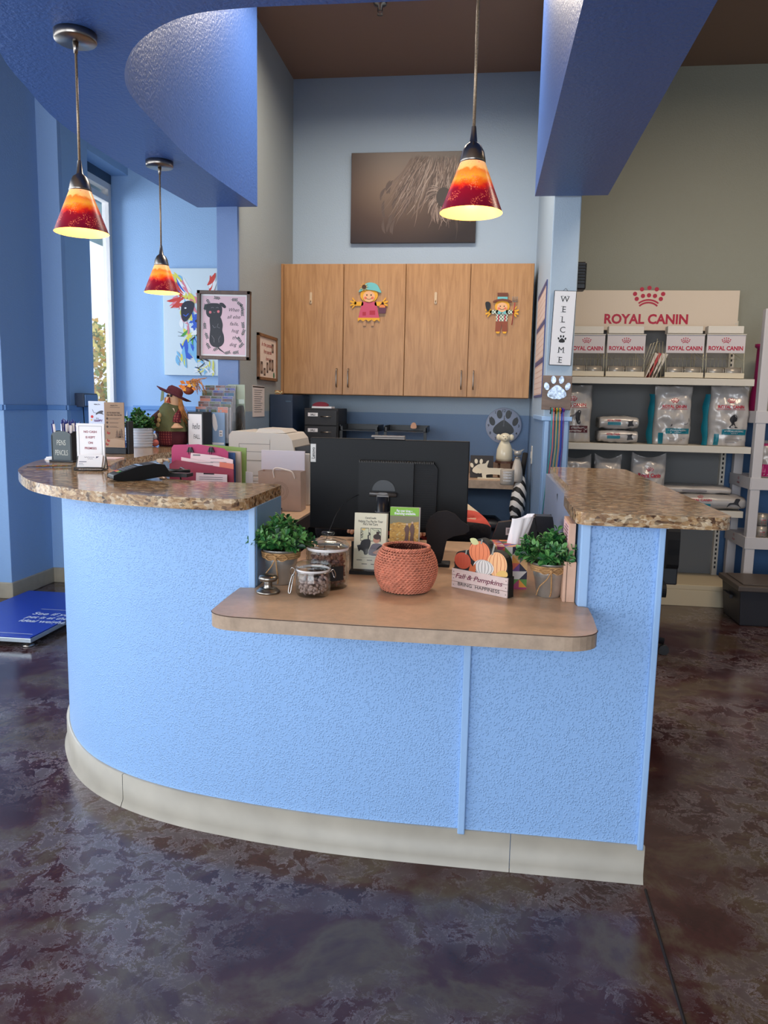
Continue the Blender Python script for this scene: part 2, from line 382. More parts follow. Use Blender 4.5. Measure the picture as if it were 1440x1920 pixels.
# left wall: pilaster, recess, window wall with a deep reveal
struct('wall_pilaster', MB().bx(-3.62, -3.08, 4.65, 5.16, 0, CZ).bx(-3.1, -2.93, 5.15, 5.2, 0, CZ), M_pil, .004)
wy0, wy1, wz0, wz1 = 5.55, 6.14, 1.0, 3.12
struct('wall_left', MB().bx(-3.13, -2.93, 5.2, wy0, 0, CZ).bx(-3.13, -2.93, wy0, 6.2, wz1, CZ).bx(-3.13, -2.93, wy0, 6.2, 0, wz0), M_win, .003)
struct('trim_7', MB().bx(-3.07, -2.72, wy0-.02, 6.199, wz0, wz0+.02), M_rail, .003)
m = MB(); X = -3.1
m.bx(X-.03, X+.03, wy1, wy1+.045, wz0, wz1).bx(X-.03, X+.03, wy0, wy0+.04, wz0, wz1).bx(X-.03, X+.03, wy0, wy1, wz0, wz0+.05).bx(X-.03, X+.03, wy0, wy1, wz1-.22, wz1-.17).bx(X-.03, X+.03, wy0, wy1, wz1-.12, wz1)
wf = struct('window_1', m, [P('white_window_frame', (226, 222, 220), .5, bump=.3)], .003)
MB().bx(X-.004, X+.004, wy0+.03, wy1, wz0+.04, wz1-.05).build('pane', M_glass, wf)
MB().bx(X-.05, X+.035, wy0, wy1+.04, wz1-.07, wz1).build('shade_roller', P('dark_window_shade', (60, 80, 100), .6), wf)
# assumed storefront glazing, unseen: left side wall and the wall behind the camera
m = MB(); m.bx(-3.7, -3.62, -3.8, 4.7, 0, .35).bx(-3.7, -3.62, -3.8, 4.7, 3.05, CZ)
for y in (-3.7, -1.75, .15, 2.05, 3.6): m.bx(-3.7, -3.6, y, y+.1, .35, 3.05)
struct('wall_left_assumed_storefront', m, M_win)
struct('window_2_assumed', MB().bx(-3.66, -3.65, -3.6, 4.6, .35, 3.05), M_glass)
m = MB(); m.bx(-3.7, 3.3, -3.8, -3.7, 0, .35).bx(-3.7, 3.3, -3.8, -3.7, 3.0, CZ).bx(1.3, 3.3, -3.8, -3.7, .35, 3.0)
for x in (-3.7, -2.0, -.35, 1.25): m.bx(x, x+.1, -3.82, -3.7, .35, 3.0)
struct('wall_front', m, M_win)
struct('window_3_assumed', MB().bx(-3.6, 1.3, -3.76, -3.75, .35, 3.0), M_glass)
# chair rails and wainscot caps
m = MB()
m.bx(-3.08, -3.066, 4.65, 5.15, 1.25, 1.285).bx(-3.1, -2.93, 5.136, 5.15, 1.25, 1.285).bx(-2.93, -2.916, 5.15, wy0-.02, 1.25, 1.285).bx(-2.93, -1.6, 6.186, 6.2, 1.25, 1.285)
m.bx(-3.62, -3.08, 4.636, 4.65, 1.25, 1.285)
struct('trim_2', m, M_rail, .003)
struct('trim_3', MB().bx(.317, .484, 4.41, 4.43, 1.265, 1.29).bx(.317, .327, 4.43, 5.2, 1.265, 1.29).bx(.335, .36, 4.42, 4.43, 0, 1.265).bx(.44, .466, 4.42, 4.43, 0, 1.265), M_desktrim, .003)
struct('baseboard_left', MB().bx(-3.62, -3.07, 4.64, 4.66, 0, .11).bx(-3.09, -3.07, 4.65, 5.15, 0, .11).bx(-3.08, -2.92, 5.14, 5.16, 0, .11).bx(-2.94, -2.92, 5.15, 6.2, 0, .11), M_base, .006)
struct('baseboard_right', MB().bx(.474, 3.2, BY-.012, BY, 0, .11), M_base, .004)
# dropped soffit that follows the desk: left/front arm and the right arm
inner = spl([(-1.357, 4.54), (-1.413, 3.736), (-1.388, 3.247), (-1.358, 2.93), (-1.293, 2.729), (-1.169, 2.536), (-1.023, 2.406), (-.878, 2.337), (-.691, 2.317)], 6)
outer = spl([(-1.72, 4.54), (-1.776, 3.88), (-1.79, 3.4), (-1.775, 3.1), (-1.71, 2.812), (-1.64, 2.56), (-1.5, 2.3), (-1.25, 2.06), (-.95, 1.93), (-.6, 1.9)], 6)
struct('trim_4', MB().slab(inner+[(.229, 2.327), (.229, 1.9)]+outer[::-1], SZ, CZ), M_soff)
b1 = at(1003, 368, Z=SZ); b2 = at(1140, 366, Z=SZ)
struct('trim_5', MB().slab([(.229, 1.9), (.59, 1.9), (b2.x, b2.y), (b1.x, b1.y)], SZ, CZ), M_soff)

# ------------------------------------------------------------------ reception desk
GB = 1.037; GT = 1.070; LT = .80
desk = thing('reception_desk', 'curved reception desk clad in embossed light blue wallcovering', 'desk', (0, 2.12, 0))
def D(p): return [(a, b-2.12) for a, b in p]
wc = spl([(-1.74, 5.0), (-1.735, 4.2), (-1.72, 3.6), (-1.69, 3.1), (-1.61, 2.79), (-1.49, 2.575), (-1.325, 2.395), (-1.13, 2.275), (-.91, 2.2), (-.66, 2.155)], 8)
wall_c = wc+[(-.65, 2.153)]
inn = offset(wall_c, .13)[::-1][14:]
mid = spl([(-.66, 2.155), (-.45, 2.133), (-.25, 2.124), (-.03, 2.122)], 5)
m = MB(); m.slab(D(wc[:-1]+mid+[(-.012, 2.122), (-.012, 2.25), (-.45, 2.27), (-.66, 2.42), (-.78, 2.42)]+inn), 0, .76).slab(D(wall_c+[(-.65, 2.42), (-.78, 2.42)]+inn), .76, GB)
m.build('curved_front_panel', M_desk, desk, smooth=False)
MB().bx(-.012, .285, .0, .13, 0, .76).bx(.285, .49, 0, .2, 0, GB).build('right_front_panel', M_desk, desk)
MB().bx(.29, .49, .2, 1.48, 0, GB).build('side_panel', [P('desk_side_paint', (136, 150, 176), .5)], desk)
for x0, x1, z0, z1, nm in ((-.033, -.012, .1, .765, 0), (-.668, -.648, .76, GB, 1), (.272, .298, LT, GB, 2), (.476, .493, .1, GB, 3)):
    y = .03 if nm == 1 else 0
    MB().bx(x0, x1, y-.014, y+.004, z0, z1).build('corner_trim', M_desktrim, desk, bevel=.003)
MB().bx(.29, .5, -.014, .01, GB-.012, GB-.001).build('corner_trim', M_desktrim, desk, bevel=.002)
MB().bx(-.652, -.646, .03, .3, LT+.001, GB).build('jamb_panel', P('blue_jamb', (112, 150, 190), .45), desk)
MB().bx(.271, .285, 0, .26, LT+.001, GB).build('jamb_panel', P('blue_jamb', (112, 150, 190), .45), desk)
kc = [p for p in offset(wc, -.012)]+offset(mid, -.012)[1:]+[(.2, 2.11), (.498, 2.11)]
def kick(pts):
    o0 = pts; o1 = offset(pts, -.010); n = len(pts); v = []; 
    for (a, b), (c, d) in zip(o0, o1): v += [(a, b-2.12, .11), (a, b-2.12, .022), (c, d-2.12, .0), (a-(c-a)*1.2, b-2.12-(d-b)*1.2, .11)]
    f = []
    for i in range(n-1):
        for j, k in ((0, 1), (1, 2)): f.append((4*i+j, 4*i+k, 4*i+4+k, 4*i+4+j))
        f.append((4*i+3, 4*i, 4*i+4, 4*i+7))
    m = MB(); m.add(v, f, 0, True); m.build('vinyl_base', M_kick, desk)
i1 = min(range(len(kc)), key=lambda i: abs(kc[i][0]+1.135)); 
def cutx(x): 
    for i in range(len(kc)-1):
        if kc[i][0] <= x <= kc[i+1][0] and kc[i+1][1] < 3: t = (x-kc[i][0])/(kc[i+1][0]-kc[i][0]); return i, (x, kc[i][1]+t*(kc[i+1][1]-kc[i][1]))
i2, pm = cutx(.121); ia, pa = cutx(-1.142)
kick(kc[:ia+1]+[(pa[0]-.001, pa[1])]); kick([(pa[0]+.001, pa[1]-.0008)]+kc[ia+1:i2+1]+[(.120, pm[1])]); kick([(.122, pm[1]), (.498, 2.11)])
MB().bx(.489, .497, -.006, 1.48, 0, .109).build('vinyl_base', M_kick, desk, bevel=.003)
# granite tops
def granite_top(name, label, pts, loc=(0, 0, 0)):
    o = MB().slab([(a, b) for a, b in pts], GB, GT).build(name, M_gran, None, bevel=.0155, seg=4); o.modifiers[0].angle_limit = math.radians(50)
    return tag(o, label, 'countertop')
go = spl([(-2.02, 5.0), (-2.0, 4.1), (-1.955, 3.423), (-1.915, 3.177), (-1.845, 2.946), (-1.715, 2.66), (-1.488, 2.355), (-1.314, 2.205), (-1.144, 2.117), (-.986, 2.066), (-.818, 2.042), (-.71, 2.045)], 7)
gi = spl([(-.7, 2.47), (-.9, 2.478), (-1.1, 2.53), (-1.3, 2.68), (-1.42, 2.8), (-1.504, 2.964), (-1.573, 3.184), (-1.6, 3.42), (-1.62, 3.79), (-1.63, 4.4), (-1.63, 5.0)], 6)
granite_top('granite_countertop', 'brown speckled granite top curving along the left side of the reception desk', go+arc(-.695, 2.09, .045, .045, -80, 0, 4)+arc(-.69, 2.43, .04, .04, 0, 80, 4)+gi)
gr = arc(.29, 2.075, .04, .04, 180, 265, 4)+arc(.595, 2.085, .05, .05, -85, 0, 5)+[(.645, 2.8)]+arc(.60, 3.55, .04, .04, 0, 85, 4)+arc(.335, 3.56, .03, .03, 95, 180, 4)+spl([(.30, 3.3), (.30, 2.75), (.295, 2.62), (.272, 2.54), (.256, 2.44), (.25, 2.2)], 3)
granite_top('granite_countertop', 'brown speckled granite top on the right pedestal of the reception desk', gr)
# laminate shelf
lp = arc(.21, 1.89, .085, .07, -90, 0, 7)+[(.3, 2.0), (.3, 2.1)]+[(.27, 2.12), (.27, 3.05), (-.645, 3.05), (-.645, 2.13), (-.69, 2.125), (-.69, 2.02)]+arc(-.6, 1.88, .085, .055, 180, 270, 7)+[(-.3, 1.815)]
lam_o = thing('laminate_counter', 'tan laminate counter with rounded corners below the granite tops', 'countertop', (0, 2.12, .76))
MB().slab([(a, b-2.12) for a, b in lp], .002, .04, 0, 1).build('top', [M_lam, M_lamedge], lam_o, bevel=.0015)
def inset(p, d): 
    n = len(p); return [((p[i][0]), (p[i][1])) for i in range(n)]
MB().tube([(a, b-2.12, .0385) for a, b in arc(.21, 1.89, .0858, .0708, 0, -90, 10)+[(-.3, 1.8145)]+arc(-.6, 1.88, .0858, .0558, 270, 180, 10)+[(-.6905, 2.02), (-.6905, 2.12)]], .0011, 4).build('edge_seam', M_seam, lam_o)

# ------------------------------------------------------------------ pendants
def shade_mat():
    m = NT('orange_red_art_glass'); co = m.co(); s = m.N('ShaderNodeSeparateXYZ'); m.L(co, s.inputs[0])
    n = m.noise(22, 5, co, .65); n2 = m.N('ShaderNodeTexVoronoi'); n2.inputs['Scale'].default_value = 230; m.L(co, n2.inputs['Vector']); n3 = m.noise(26, 3, co)
    a = m.N('ShaderNodeMath', operation='MULTIPLY_ADD'); m.L(n, a.inputs[0]); a.inputs[1].default_value = .05; m.L(s.outputs[2], a.inputs[2])
    b = m.N('ShaderNodeMapRange'); b.inputs[1].default_value = .02; b.inputs[2].default_value = .165; m.L(a.outputs[0], b.inputs[0])
    c = m.ramp(b.outputs[0], [(0, (120, 10, 40)), (.36, (150, 8, 34)), (.43, (226, 40, 20)), (.52, (250, 110, 20)), (.60, (255, 160, 50)), (.74, (240, 120, 40)), (.78, (255, 184, 104)), (1, (250, 186, 138))])
    dots = m.mix(1.0, m.ramp(n2.outputs['Distance'], [(.25, (255, 255, 255)), (.4, (0, 0, 0))]), m.ramp(n3, [(.52, (0, 0, 0)), (.6, (255, 255, 255))]), 'MULTIPLY')
    c = m.mix(dots, c, (255, 130, 90))
    g = m.N('ShaderNodeNewGeometry'); c = m.mix(g.outputs['Backfacing'], c, (250, 204, 120))
    m.L(c, m.b.inputs['Base Color']); m.L(c, m.b.inputs['Emission Color'])
    e = m.N('ShaderNodeMapRange'); m.L(b.outputs[0], e.inputs[0]); e.inputs[3].default_value = .12; e.inputs[4].default_value = .62
    mx = m.N('ShaderNodeMix'); m.L(g.outputs['Backfacing'], mx.inputs[0]); m.L(e.outputs[0], mx.inputs[2]); mx.inputs[3].default_value = .40
    m.L(mx.outputs[0], m.b.inputs['Emission Strength'])
    m.set(Roughness=.3); return m.m
M_shade = shade_mat(); M_bulb = P('lit_bulb', (255, 220, 120), .3, em=(255, 214, 110), ems=14)
M_cord = P('twisted_clear_cord', (150, 128, 104), .35, .4, var=.45, vs=260)
def pendant(x, y, zb, label, R=.084):
    t = thing('pendant_lamp', label, 'pendant lamp', (x, y, SZ), 0, 'pendant lamps under the blue soffit'); h = .135*R/.084; z = zb-SZ
    MB().lathe([(.0, -.026), (.061, -.026), (.064, -.022), (.064, 0), (0, 0)], 40).build('canopy', NICK, t)
    MB().cyl((0, 0, -.026), (0, 0, -.06), .009, .006, 16).build('cord_grip', NICK, t)
    MB().tube([(0, 0, -.05), (0, 0, z+h+.07)], .0042, 8).build('cord', M_cord, t)
    MB().lathe([(.006, h+.085), (.0105, h+.046), (.013, h+.043), (.022, h+.036), (.030, h+.020), (.0345, h-.002), (.0345, h-.008), (.0, h-.008)], 32, c=(0, 0, z)).build('socket_cup', NICK, t)
    s = MB().lathe([(R, 0), (.031, h), (.029, h-.001), (R-.004, .001)], 56)
    s = MB(); s.lathe([(R, 0), (R*.7+.031*.3, h*.3), (R*.35+.031*.65, h*.65), (.031, h)], 64)
    for i in range(len(s.f)): s.f[i] = s.f[i]
    o = s.build('glass_shade', M_shade, t, (0, 0, z))
    b = MB().lathe([(.0, -.062), (.004, -.055), (.013, -.035), (.0155, -.02), (.011, 0), (.009, .01)], 20).build('bulb', M_bulb, t, (0, 0, z+h*.72))
    l = bpy.data.lights.new('bulb_light', 'POINT'); l.energy = 1.5; l.color = (1, .66, .3); l.shadow_soft_size = .02
    lo = bpy.data.objects.new('bulb_light', l); C.objects.link(lo); lo.parent = t; lo.location = (0, 0, z+.02)
    return t
p = at(141, 62, Z=SZ); q = at(155, 437, Y=p.y); pendant(p.x, p.y, q.z, 'pendant lamp hung nearest the left edge, with orange and red glass shade')
p = at(299, 303, Z=SZ); q = at(303, 549, Y=p.y); pendant(p.x, p.y, q.z, 'smallest-looking orange and red pendant lamp, hanging before the colourful dog painting')
q = at(883, 400, Y=2.17); pendant(q.x, 2.17, q.z, 'orange and red glass pendant lamp hanging in front of the dark photo canvas')
p = at(713, 5, Z=CZ); t = thing('fire_sprinkler', 'small chrome fire sprinkler on the brown ceiling', 'sprinkler', (p.x, p.y, CZ))
MB().lathe([(0, 0), (.04, 0), (.036, -.012), (.012, -.016), (.01, -.04), (.0, -.04)], 20).build('escutcheon', NICK, t)
MB().tube([(-.012, 0, -.03), (-.014, 0, -.05), (0, 0, -.065), (.014, 0, -.05), (.012, 0, -.03)], .003, 6).lathe([(.0, -.068), (.018, -.066), (.018, -.064), (0, -.064)], 16).build('deflector', NICK, t)
# assumed ceiling fixtures, unseen, added to give the warm room light
for x, y, lb in ((-.55, 4.35, 'assumed recessed ceiling light panel, out of view, above the office side of the desk'), (1.75, 3.6, 'assumed recessed ceiling light panel, out of view, above the aisle by the shelves')):
    t = thing('assumed_ceiling_light', lb, 'assumed ceiling light', (x, y, CZ)); MB().bx(-.62, .62, -.27, .27, -.02, 0).build('frame', WHITE, t, bevel=.004)
    MB().bx(-.59, .59, -.24, .24, -.024, -.02).build('diffuser', P('assumed_lit_diffuser', (255, 240, 220), .5, em=(255, 232, 200), ems=1.5), t)  # glowing face of the assumed fixture

# ------------------------------------------------------------------ wall cabinets
ZB, ZT = 1.398, 2.31; CY = 5.5
xs = [-1.452, -1.019, -.579, -.131, .30]
def cabinet(x0, xm, x1, label, hooks):
    t = thing('wall_cabinet', label, 'cabinet', (x0, BY, ZB), 0, 'wall cabinets over the back counter')
    w = x1-x0; h = ZT-ZB; d = CY-BY
    MB().bx(0, w, d+.02, -.001, 0, h).build('body', M_oakside, t, bevel=.001)
    for k, (a, b) in enumerate(((0, xm-x0), (xm-x0, w))):
        dr = MB().bx(a+.0025, b-.0025, d, d+.019, .003, h-.003).build('door', M_oak, t, bevel=.0012)
        hx = b-.042 if k == 0 else a+.042
        m = MB(); m.tube([(hx, d, .055), (hx, d-.022, .06), (hx, d-.026, .075), (hx, d-.026, .165), (hx, d-.022, .18), (hx, d, .185)], .0045, 8); m.build('handle', NICK, dr)
    return t
cabinet(xs[0], xs[1], xs[2], 'left oak laminate wall cabinet with two doors', 0)
cabinet(xs[2], xs[3], xs[4], 'right oak laminate wall cabinet with two doors', 0)
MB_side = MB().bx(-1.474, -1.4535, CY+.01, BY-.001, ZB, ZT); tag(MB_side.build('filler_panel', M_oakside), 'narrow oak filler strip between the left cabinet and the grey wall', 'panel')
for px, lb in ((583, 'clear adhesive hook on the leftmost cabinet door'), (817, 'clear adhesive hook on the third cabinet door from the left')):
    p = at(px, 556, Y=CY-.002); t = thing('adhesive_hook', lb, 'hook', p, 0, 'clear hooks on the cabinet doors')
    MB().prism(rrect(-.009, .009, -.05, .03, .008), -.003, 0).build('backplate', P('clear_hook_plastic', (206, 176, 140), .15), t)
    MB().tube([(0, -.003, -.02), (0, -.012, -.036), (0, -.014, -.02)], .003, 6).build('hook', P('clear_hook_plastic', (206, 176, 140), .15), t)

# scarecrow door ornaments
SK = P('ornament_face_peach', (232, 176, 130), .6); STR = P('straw_yellow', (232, 168, 48), .7); PINK = P('ornament_pink', (200, 76, 104), .6)
def hands(m, x, z, dr, mi):
    for a in (-50, -20, 15, 50): m.prism([(x, z-.008), (x+dr*.045*math.cos(math.radians(a)), z+.045*math.sin(math.radians(a))-.005), (x+dr*.045*math.cos(math.radians(a)), z+.045*math.sin(math.radians(a))+.007), (x, z+.008)], -.009, -.003, mi)
p = at(692, 577, Y=CY-.001)
t = thing('scarecrow_ornament', 'flat girl scarecrow ornament in pink dress with turquoise hat on a cabinet door', 'ornament', p)
MB().prism([(-.05, .04), (.05, .04), (.075, -.075), (-.075, -.075)], -.008, 0).build('dress', PINK, t, bevel=.001)
m = MB(); m.prism([(-.078, -.07)]+[(x*.0195-.078, -.095+.012*(k % 2)) for k, x in enumerate(range(0, 9))]+[(.078, -.07)], -.01, -.001); m.build('straw_hem', STR, t)
m = MB(); m.bx(-.04, -.02, -.007, -.001, -.125, -.08); m.bx(.018, .038, -.007, -.001, -.125, -.08); m.build('legs', P('ornament_tan', (186, 140, 100), .6), t)
m = MB(); m.prism(rrect(-.11, -.04, .012, .04, .01), -.008, -.002); m.prism(rrect(.04, .11, .012, .04, .01), -.008, -.002); hands(m, -.09, .03, -1, 0); hands(m, .09, .03, 1, 0); m.build('arms', STR, t)
m = MB(); m.prism(arc(0, .085, .062, .05, 0, 350, 24), -.008, -.001, 0); m.build('hair', STR, t)
m = MB(); m.prism(arc(0, .075, .042, .038, 0, 350, 24), -.013, -.006, 0); m.disc(-.015, .085, .005, None, 1, -.0135); m.disc(.015, .085, .005, None, 1, -.0135); m.disc(-.025, .065, .009, None, 2, -.0135); m.disc(.025, .065, .009, None, 2, -.0135); m.stroke(arc(0, .068, .02, .012, 200, 340, 8), .003, 1, -.0135); m.build('face', [SK, INK, P('ornament_cheek', (226, 110, 80), .6)], t)
m = MB(); m.prism(spl([(-.075, .105), (-.03, .12), (.04, .115), (.085, .1), (.075, .125), (.05, .16), (.0, .17), (-.04, .15)], 3, True), -.015, -.002, 0); m.build('hat', P('ornament_turquoise', (110, 186, 186), .6), t)
m = MB(); [m.prism([(-.035+.012*math.cos(a-.25), .14+.012*math.sin(a-.25)), (-.035+.032*math.cos(a), .14+.032*math.sin(a)), (-.035+.012*math.cos(a+.25), .14+.012*math.sin(a+.25))], -.019, -.016, 0) for a in [2*PI*i/10 for i in range(10)]]; m.prism(arc(-.035, .14, .015, .015, 0, 340, 14), -.021, -.016, 1); m.build('sunflower', [STR, P('ornament_brown', (70, 40, 26), .7)], t)
m = MB(); m.prism([(.072, -.04), (.118, -.04), (.125, .0), (.066, .0)], -.014, -.008, 0); m.tube([(.068, -.01, 0), (.095, -.01, .035), (.122, -.01, 0)], .0025, 5, 0); m.prism(arc(.095, .005, .022, .015, 0, 350, 14), -.013, -.009, 1); m.build('basket', [P('ornament_plum', (96, 50, 70), .6), P('ornament_orange', (226, 130, 70), .6)], t)
m = MB(); m.rect(-.045, -.02, -.055, -.03, 0, -.0085); m.rect(.005, .045, -.05, -.02, 0, -.0085); m.build('patches', P('ornament_red', (176, 40, 60), .6), t)
p = at(941, 590, Y=CY-.001)
t = thing('scarecrow_ornament', 'flat boy scarecrow ornament in brown top hat holding a pitchfork', 'ornament', p)
chk = NT('plaid_green_white'); cb = chk.N('ShaderNodeTexChecker'); cb.inputs['Scale'].default_value = 90; cb.inputs[1].default_value = lin((226, 226, 206)); cb.inputs[2].default_value = lin((90, 116, 96)); chk.L(chk.co(), cb.inputs[0]); chk.L(cb.outputs[0], chk.b.inputs['Base Color'])
m = MB(); m.prism([(-.04, .03), (.04, .03), (.038, -.045), (-.038, -.045)], -.008, 0); m.prism(rrect(-.075, -.03, .005, .03, .006), -.008, -.001); m.prism(rrect(.03, .075, .005, .03, .006), -.008, -.001); m.build('shirt', chk.m, t)
m = MB(); hands(m, -.07, .018, -1, 0); hands(m, .07, .018, 1, 0); [m.prism([(x, -.115), (x+.03, -.115), (x+.024, -.128), (x+.006, -.128)], -.01, -.001) for x in (-.038, .008)]; m.build('straw', STR, t)
m = MB(); m.prism([(-.04, -.045), (.04, -.045), (.042, -.115), (.006, -.115), (0, -.06), (-.006, -.115), (-.042, -.115)], -.008, 0, 0); m.build('trousers', P('ornament_rust', (140, 70, 44), .6), t)
m = MB(); m.rect(-.026, -.018, -.045, .02, 0, -.0085); m.rect(.018, .026, -.045, .02, 0, -.0085); m.build('braces', RED, t)
m = MB(); m.prism(arc(0, .055, .05, .045, 0, 350, 24), -.008, -.001); m.build('hair', STR, t)
m = MB(); m.prism(arc(0, .048, .036, .032, 0, 350, 24), -.013, -.006); m.disc(-.013, .055, .004, None, 1, -.0135); m.disc(.013, .055, .004, None, 1, -.0135); m.disc(-.022, .04, .008, None, 2, -.0135); m.disc(.022, .04, .008, None, 2, -.0135); m.stroke(arc(0, .043, .016, .01, 200, 340, 8), .003, 1, -.0135); m.build('face', [SK, INK, P('ornament_cheek', (226, 110, 80), .6)], t)
m = MB(); m.prism([(0, .012), (-.026, .026), (-.026, -.002)], -.016, -.013, 0); m.prism([(0, .012), (.026, -.002), (.026, .026)], -.016, -.013, 0); m.build('bow_tie', P('ornament_turquoise', (110, 186, 186), .6), t)
m = MB(); m.prism(spl([(-.06, .08), (0, .092), (.06, .08), (.055, .095), (0, .105), (-.055, .095)], 3, True), -.016, -.004); m.prism([(-.033, .1), (.033, .1), (.036, .145), (-.036, .145)], -.014, -.003); m.rect(-.034, .034, .1, .118, 1, -.0145); m.build('top_hat', [P('ornament_dark_brown', (110, 58, 38), .6), P('ornament_turquoise', (110, 186, 186), .6)], t)
m = MB(); m.tube([(.07, -.012, -.07), (.085, -.012, .08)], .003, 6, 0); [m.tube([(.07+k*.0095, -.012, .085), (.068+k*.011, -.012, .12)], .002, 5, 1) for k in range(4)]; m.tube([(.068, -.012, .085), (.102, -.012, .085)], .002, 5, 1); m.build('pitchfork', [P('ornament_red', (176, 40, 60), .6), P('ornament_fork_grey', (130, 130, 130), .5)], t)
m = MB(); m.prism(spl([(-.10, .02), (-.085, .035), (-.08, .07), (-.095, .085), (-.115, .08), (-.112, .05)], 3, True), -.014, -.006); m.build('crow', INK, t)

# dark photo canvas above the cabinets
def canvas_photo():
    m = NT('sepia_animal_photo_print'); co = m.co(); g = m.N('ShaderNodeTexGradient', gradient_type='SPHERICAL'); mp = m.N('ShaderNodeMapping'); mp.inputs['Scale'].default_value = (1.5, 1.5, 2.2); mp.inputs['Location'].default_value = (.2, 0, -.15)
    tc = m.N('ShaderNodeTexCoord'); m.L(tc.outputs['Object'], mp.inputs[0]); m.L(mp.outputs[0], g.inputs[0])
    m.L(m.ramp(g.outputs[0], [(0, (42, 30, 28)), (.45, (84, 64, 54)), (.9, (128, 104, 86))]), m.b.inputs['Base Color']); m.set(Roughness=.35); return m.m
a = at(659, 288, Y=5.81); b = at(897, 284, Y=5.81); c = at(657, 454, Y=5.81); cw = b.x-a.x; chh = .63
t = thing('photo_canvas', 'dark sepia photo canvas of a woolly horned animal above the cabinets', 'picture', ((a.x+b.x)/2, BY, (a.z+c.z)/2))
m = MB(); m.bx(-cw/2, cw/2, -.035, -.001, -chh/2, chh/2, 0)
m.build('canvas', [canvas_photo()], t, bevel=.002)
m = MB(); r = random.Random(3)
HC = [P('hair_print_%d' % i, c_, .5) for i, c_ in enumerate(((158, 134, 120), (132, 110, 98), (178, 158, 144), (92, 74, 66), (62, 52, 48)))]
lim = lambda a_, b_: (max(-cw/2+.01, min(cw/2-.008, a_)), max(-chh/2+.01, min(chh/2-.01, b_)))
yk = 0
for k in range(420):
    x = r.uniform(-.02, .40); z = .29-abs(r.gauss(0, .04))-(0 if r.random() < .6 else r.uniform(0, .2)); pts = []; L = r.randint(5, 11); cu = r.uniform(-.012, .006)-(.014 if x < .14 else 0)
    for q in range(L):
        pts.append(lim(x, z)); x += cu+.006*math.sin(q*.7+k); z -= r.uniform(.022, .04)
    yk += 1; m.stroke(pts, r.uniform(.003, .009), r.choice((0, 1, 1, 3, 3, 2)), -.0354-.000008*yk, True)
for k in range(120):
    an = r.uniform(1.9, 5.9); yk += 1; rr_ = r.uniform(.05, .075)
    m.stroke([lim(.22+rr_*math.cos(an+q*.12)*(1+q*.22), -.02+rr_*1.25*math.sin(an+q*.12)*(1+q*.24)) for q in range(5)], .006, r.choice((0, 2, 1, 3)), -.0354-.000008*yk, True)
m.disc(.22, -.0, .052, .068, 4, -.0402, 24)
for k in range(16):
    x, z = r.uniform(-.24, .0), r.uniform(-.22, .16); an = r.uniform(3.8, 4.5); yk += 1; m.stroke([lim(x+q*.016*math.cos(an+q*.08), z+q*.016*math.sin(an+q*.08)) for q in range(7)], .022, 3, -.0353-.000008*k, True)
m.build('printed_hair', HC, t)

# paw clock
p = at(944, 798, Y=BY); R = .133
t = thing('wall_clock', 'round wall clock with a black paw print on its white face', 'clock', (p.x, BY, p.z))
m = MB(); m.M = Matrix.Rotation(PI/2, 4, 'X'); m.lathe([(0, 0), (R, 0), (R, .02), (R-.004, .024), (0, .024)], 48); m.build('face', P('clock_white', (176, 184, 204), .5), t)
m = MB(); paw(m, 0, .0, .23, 0, -.026, -.0245); m.build('paw_print', BLACK, t)
m = MB()
for k in range(12):
    a_ = PI/2-2*PI*k/12; m.text(str(k or 12), .111*math.cos(a_), .111*math.sin(a_), .02, 0, -.0246, bold=.01)
m.build('numerals', INK, t)
m = MB(); m.stroke([(0, 0), (.003, .075)], .005, 0, -.029); m.stroke([(0, 0), (.004, .055)], .007, 0, -.0285); m.disc(0, 0, .006, None, 0, -.0292); m.build('hands', P('clock_hand_grey', (90, 90, 96), .4), t)

# ------------------------------------------------------------------ back counter and what stands on it
BC = .84
t = thing('back_counter', 'tan laminate back counter under the wall cabinets', 'counter', (-1.47, BY, BC-.055))
MB().slab([(0, -.002), (0, -.61), (1.68, -.61), (1.74, -.55), (1.74, -.002)], 0, .055, 0, 1).build('top', [M_lam, M_lamedge], t, bevel=.002)
MB().bx(0, 1.74, -.02, -.001, .056, .14).build('backsplash', M_lam, t, bevel=.002)
for i, x in enumerate((.02, .62, 1.2)): MB().bx(x, x+.02, -.58, -.02, -BC+.056, -.001).build('support_panel', P('dark_support', (40, 42, 50), .6), t)
def stoolzone(): pass
q = at(948, 880, Y=5.45)
t = thing('plant_stool', 'small dark wooden stool holding the ceramic dog', 'stool', (q.x, 5.55, BC))
MB().slab(arc(0, 0, .075, .06, 0, 345, 24), .10, .115).build('top', P('stool_wood', (84, 52, 38), .5), t, bevel=.002)
for x in (-.045, .045):
    for y in (-.03, .03): MB().cyl((x, y, 0), (x, y, .10), .007, .008, 8).build('leg', P('stool_wood', (84, 52, 38), .5), t)
CER = P('glossy_cream_ceramic', (226, 214, 186), .15); 
t = thing('ceramic_dog', 'cream glazed ceramic dog figurine seated on the dark stool', 'figurine', (q.x-.01, 5.55, BC+.115))
MB().lathe([(0, 0), (.055, 0), (.06, .02), (.055, .08), (.042, .115), (.03, .14), (0, .15)], 28).build('body', CER, t)
m = MB(); m.ell((0, 0, .165), (.042, .036, .034)).ell((0, -.032, .155), (.022, .02, .016)); m.build('head', CER, t)
for s_ in (-1, 1): MB().ell((s_*.045, -.006, .168), (.018, .012, .022)).build('ear', CER, t)
m = MB(); m.ell((0, -.052, .16), (.006, .004, .004)); m.ell((-.014, -.036, .175), (.003, .003, .003)); m.ell((.014, -.036, .175), (.003, .003, .003)); m.build('nose_and_eyes', P('faded_glaze', (150, 130, 100), .3), t)
q = at(967, 903, Z=BC)
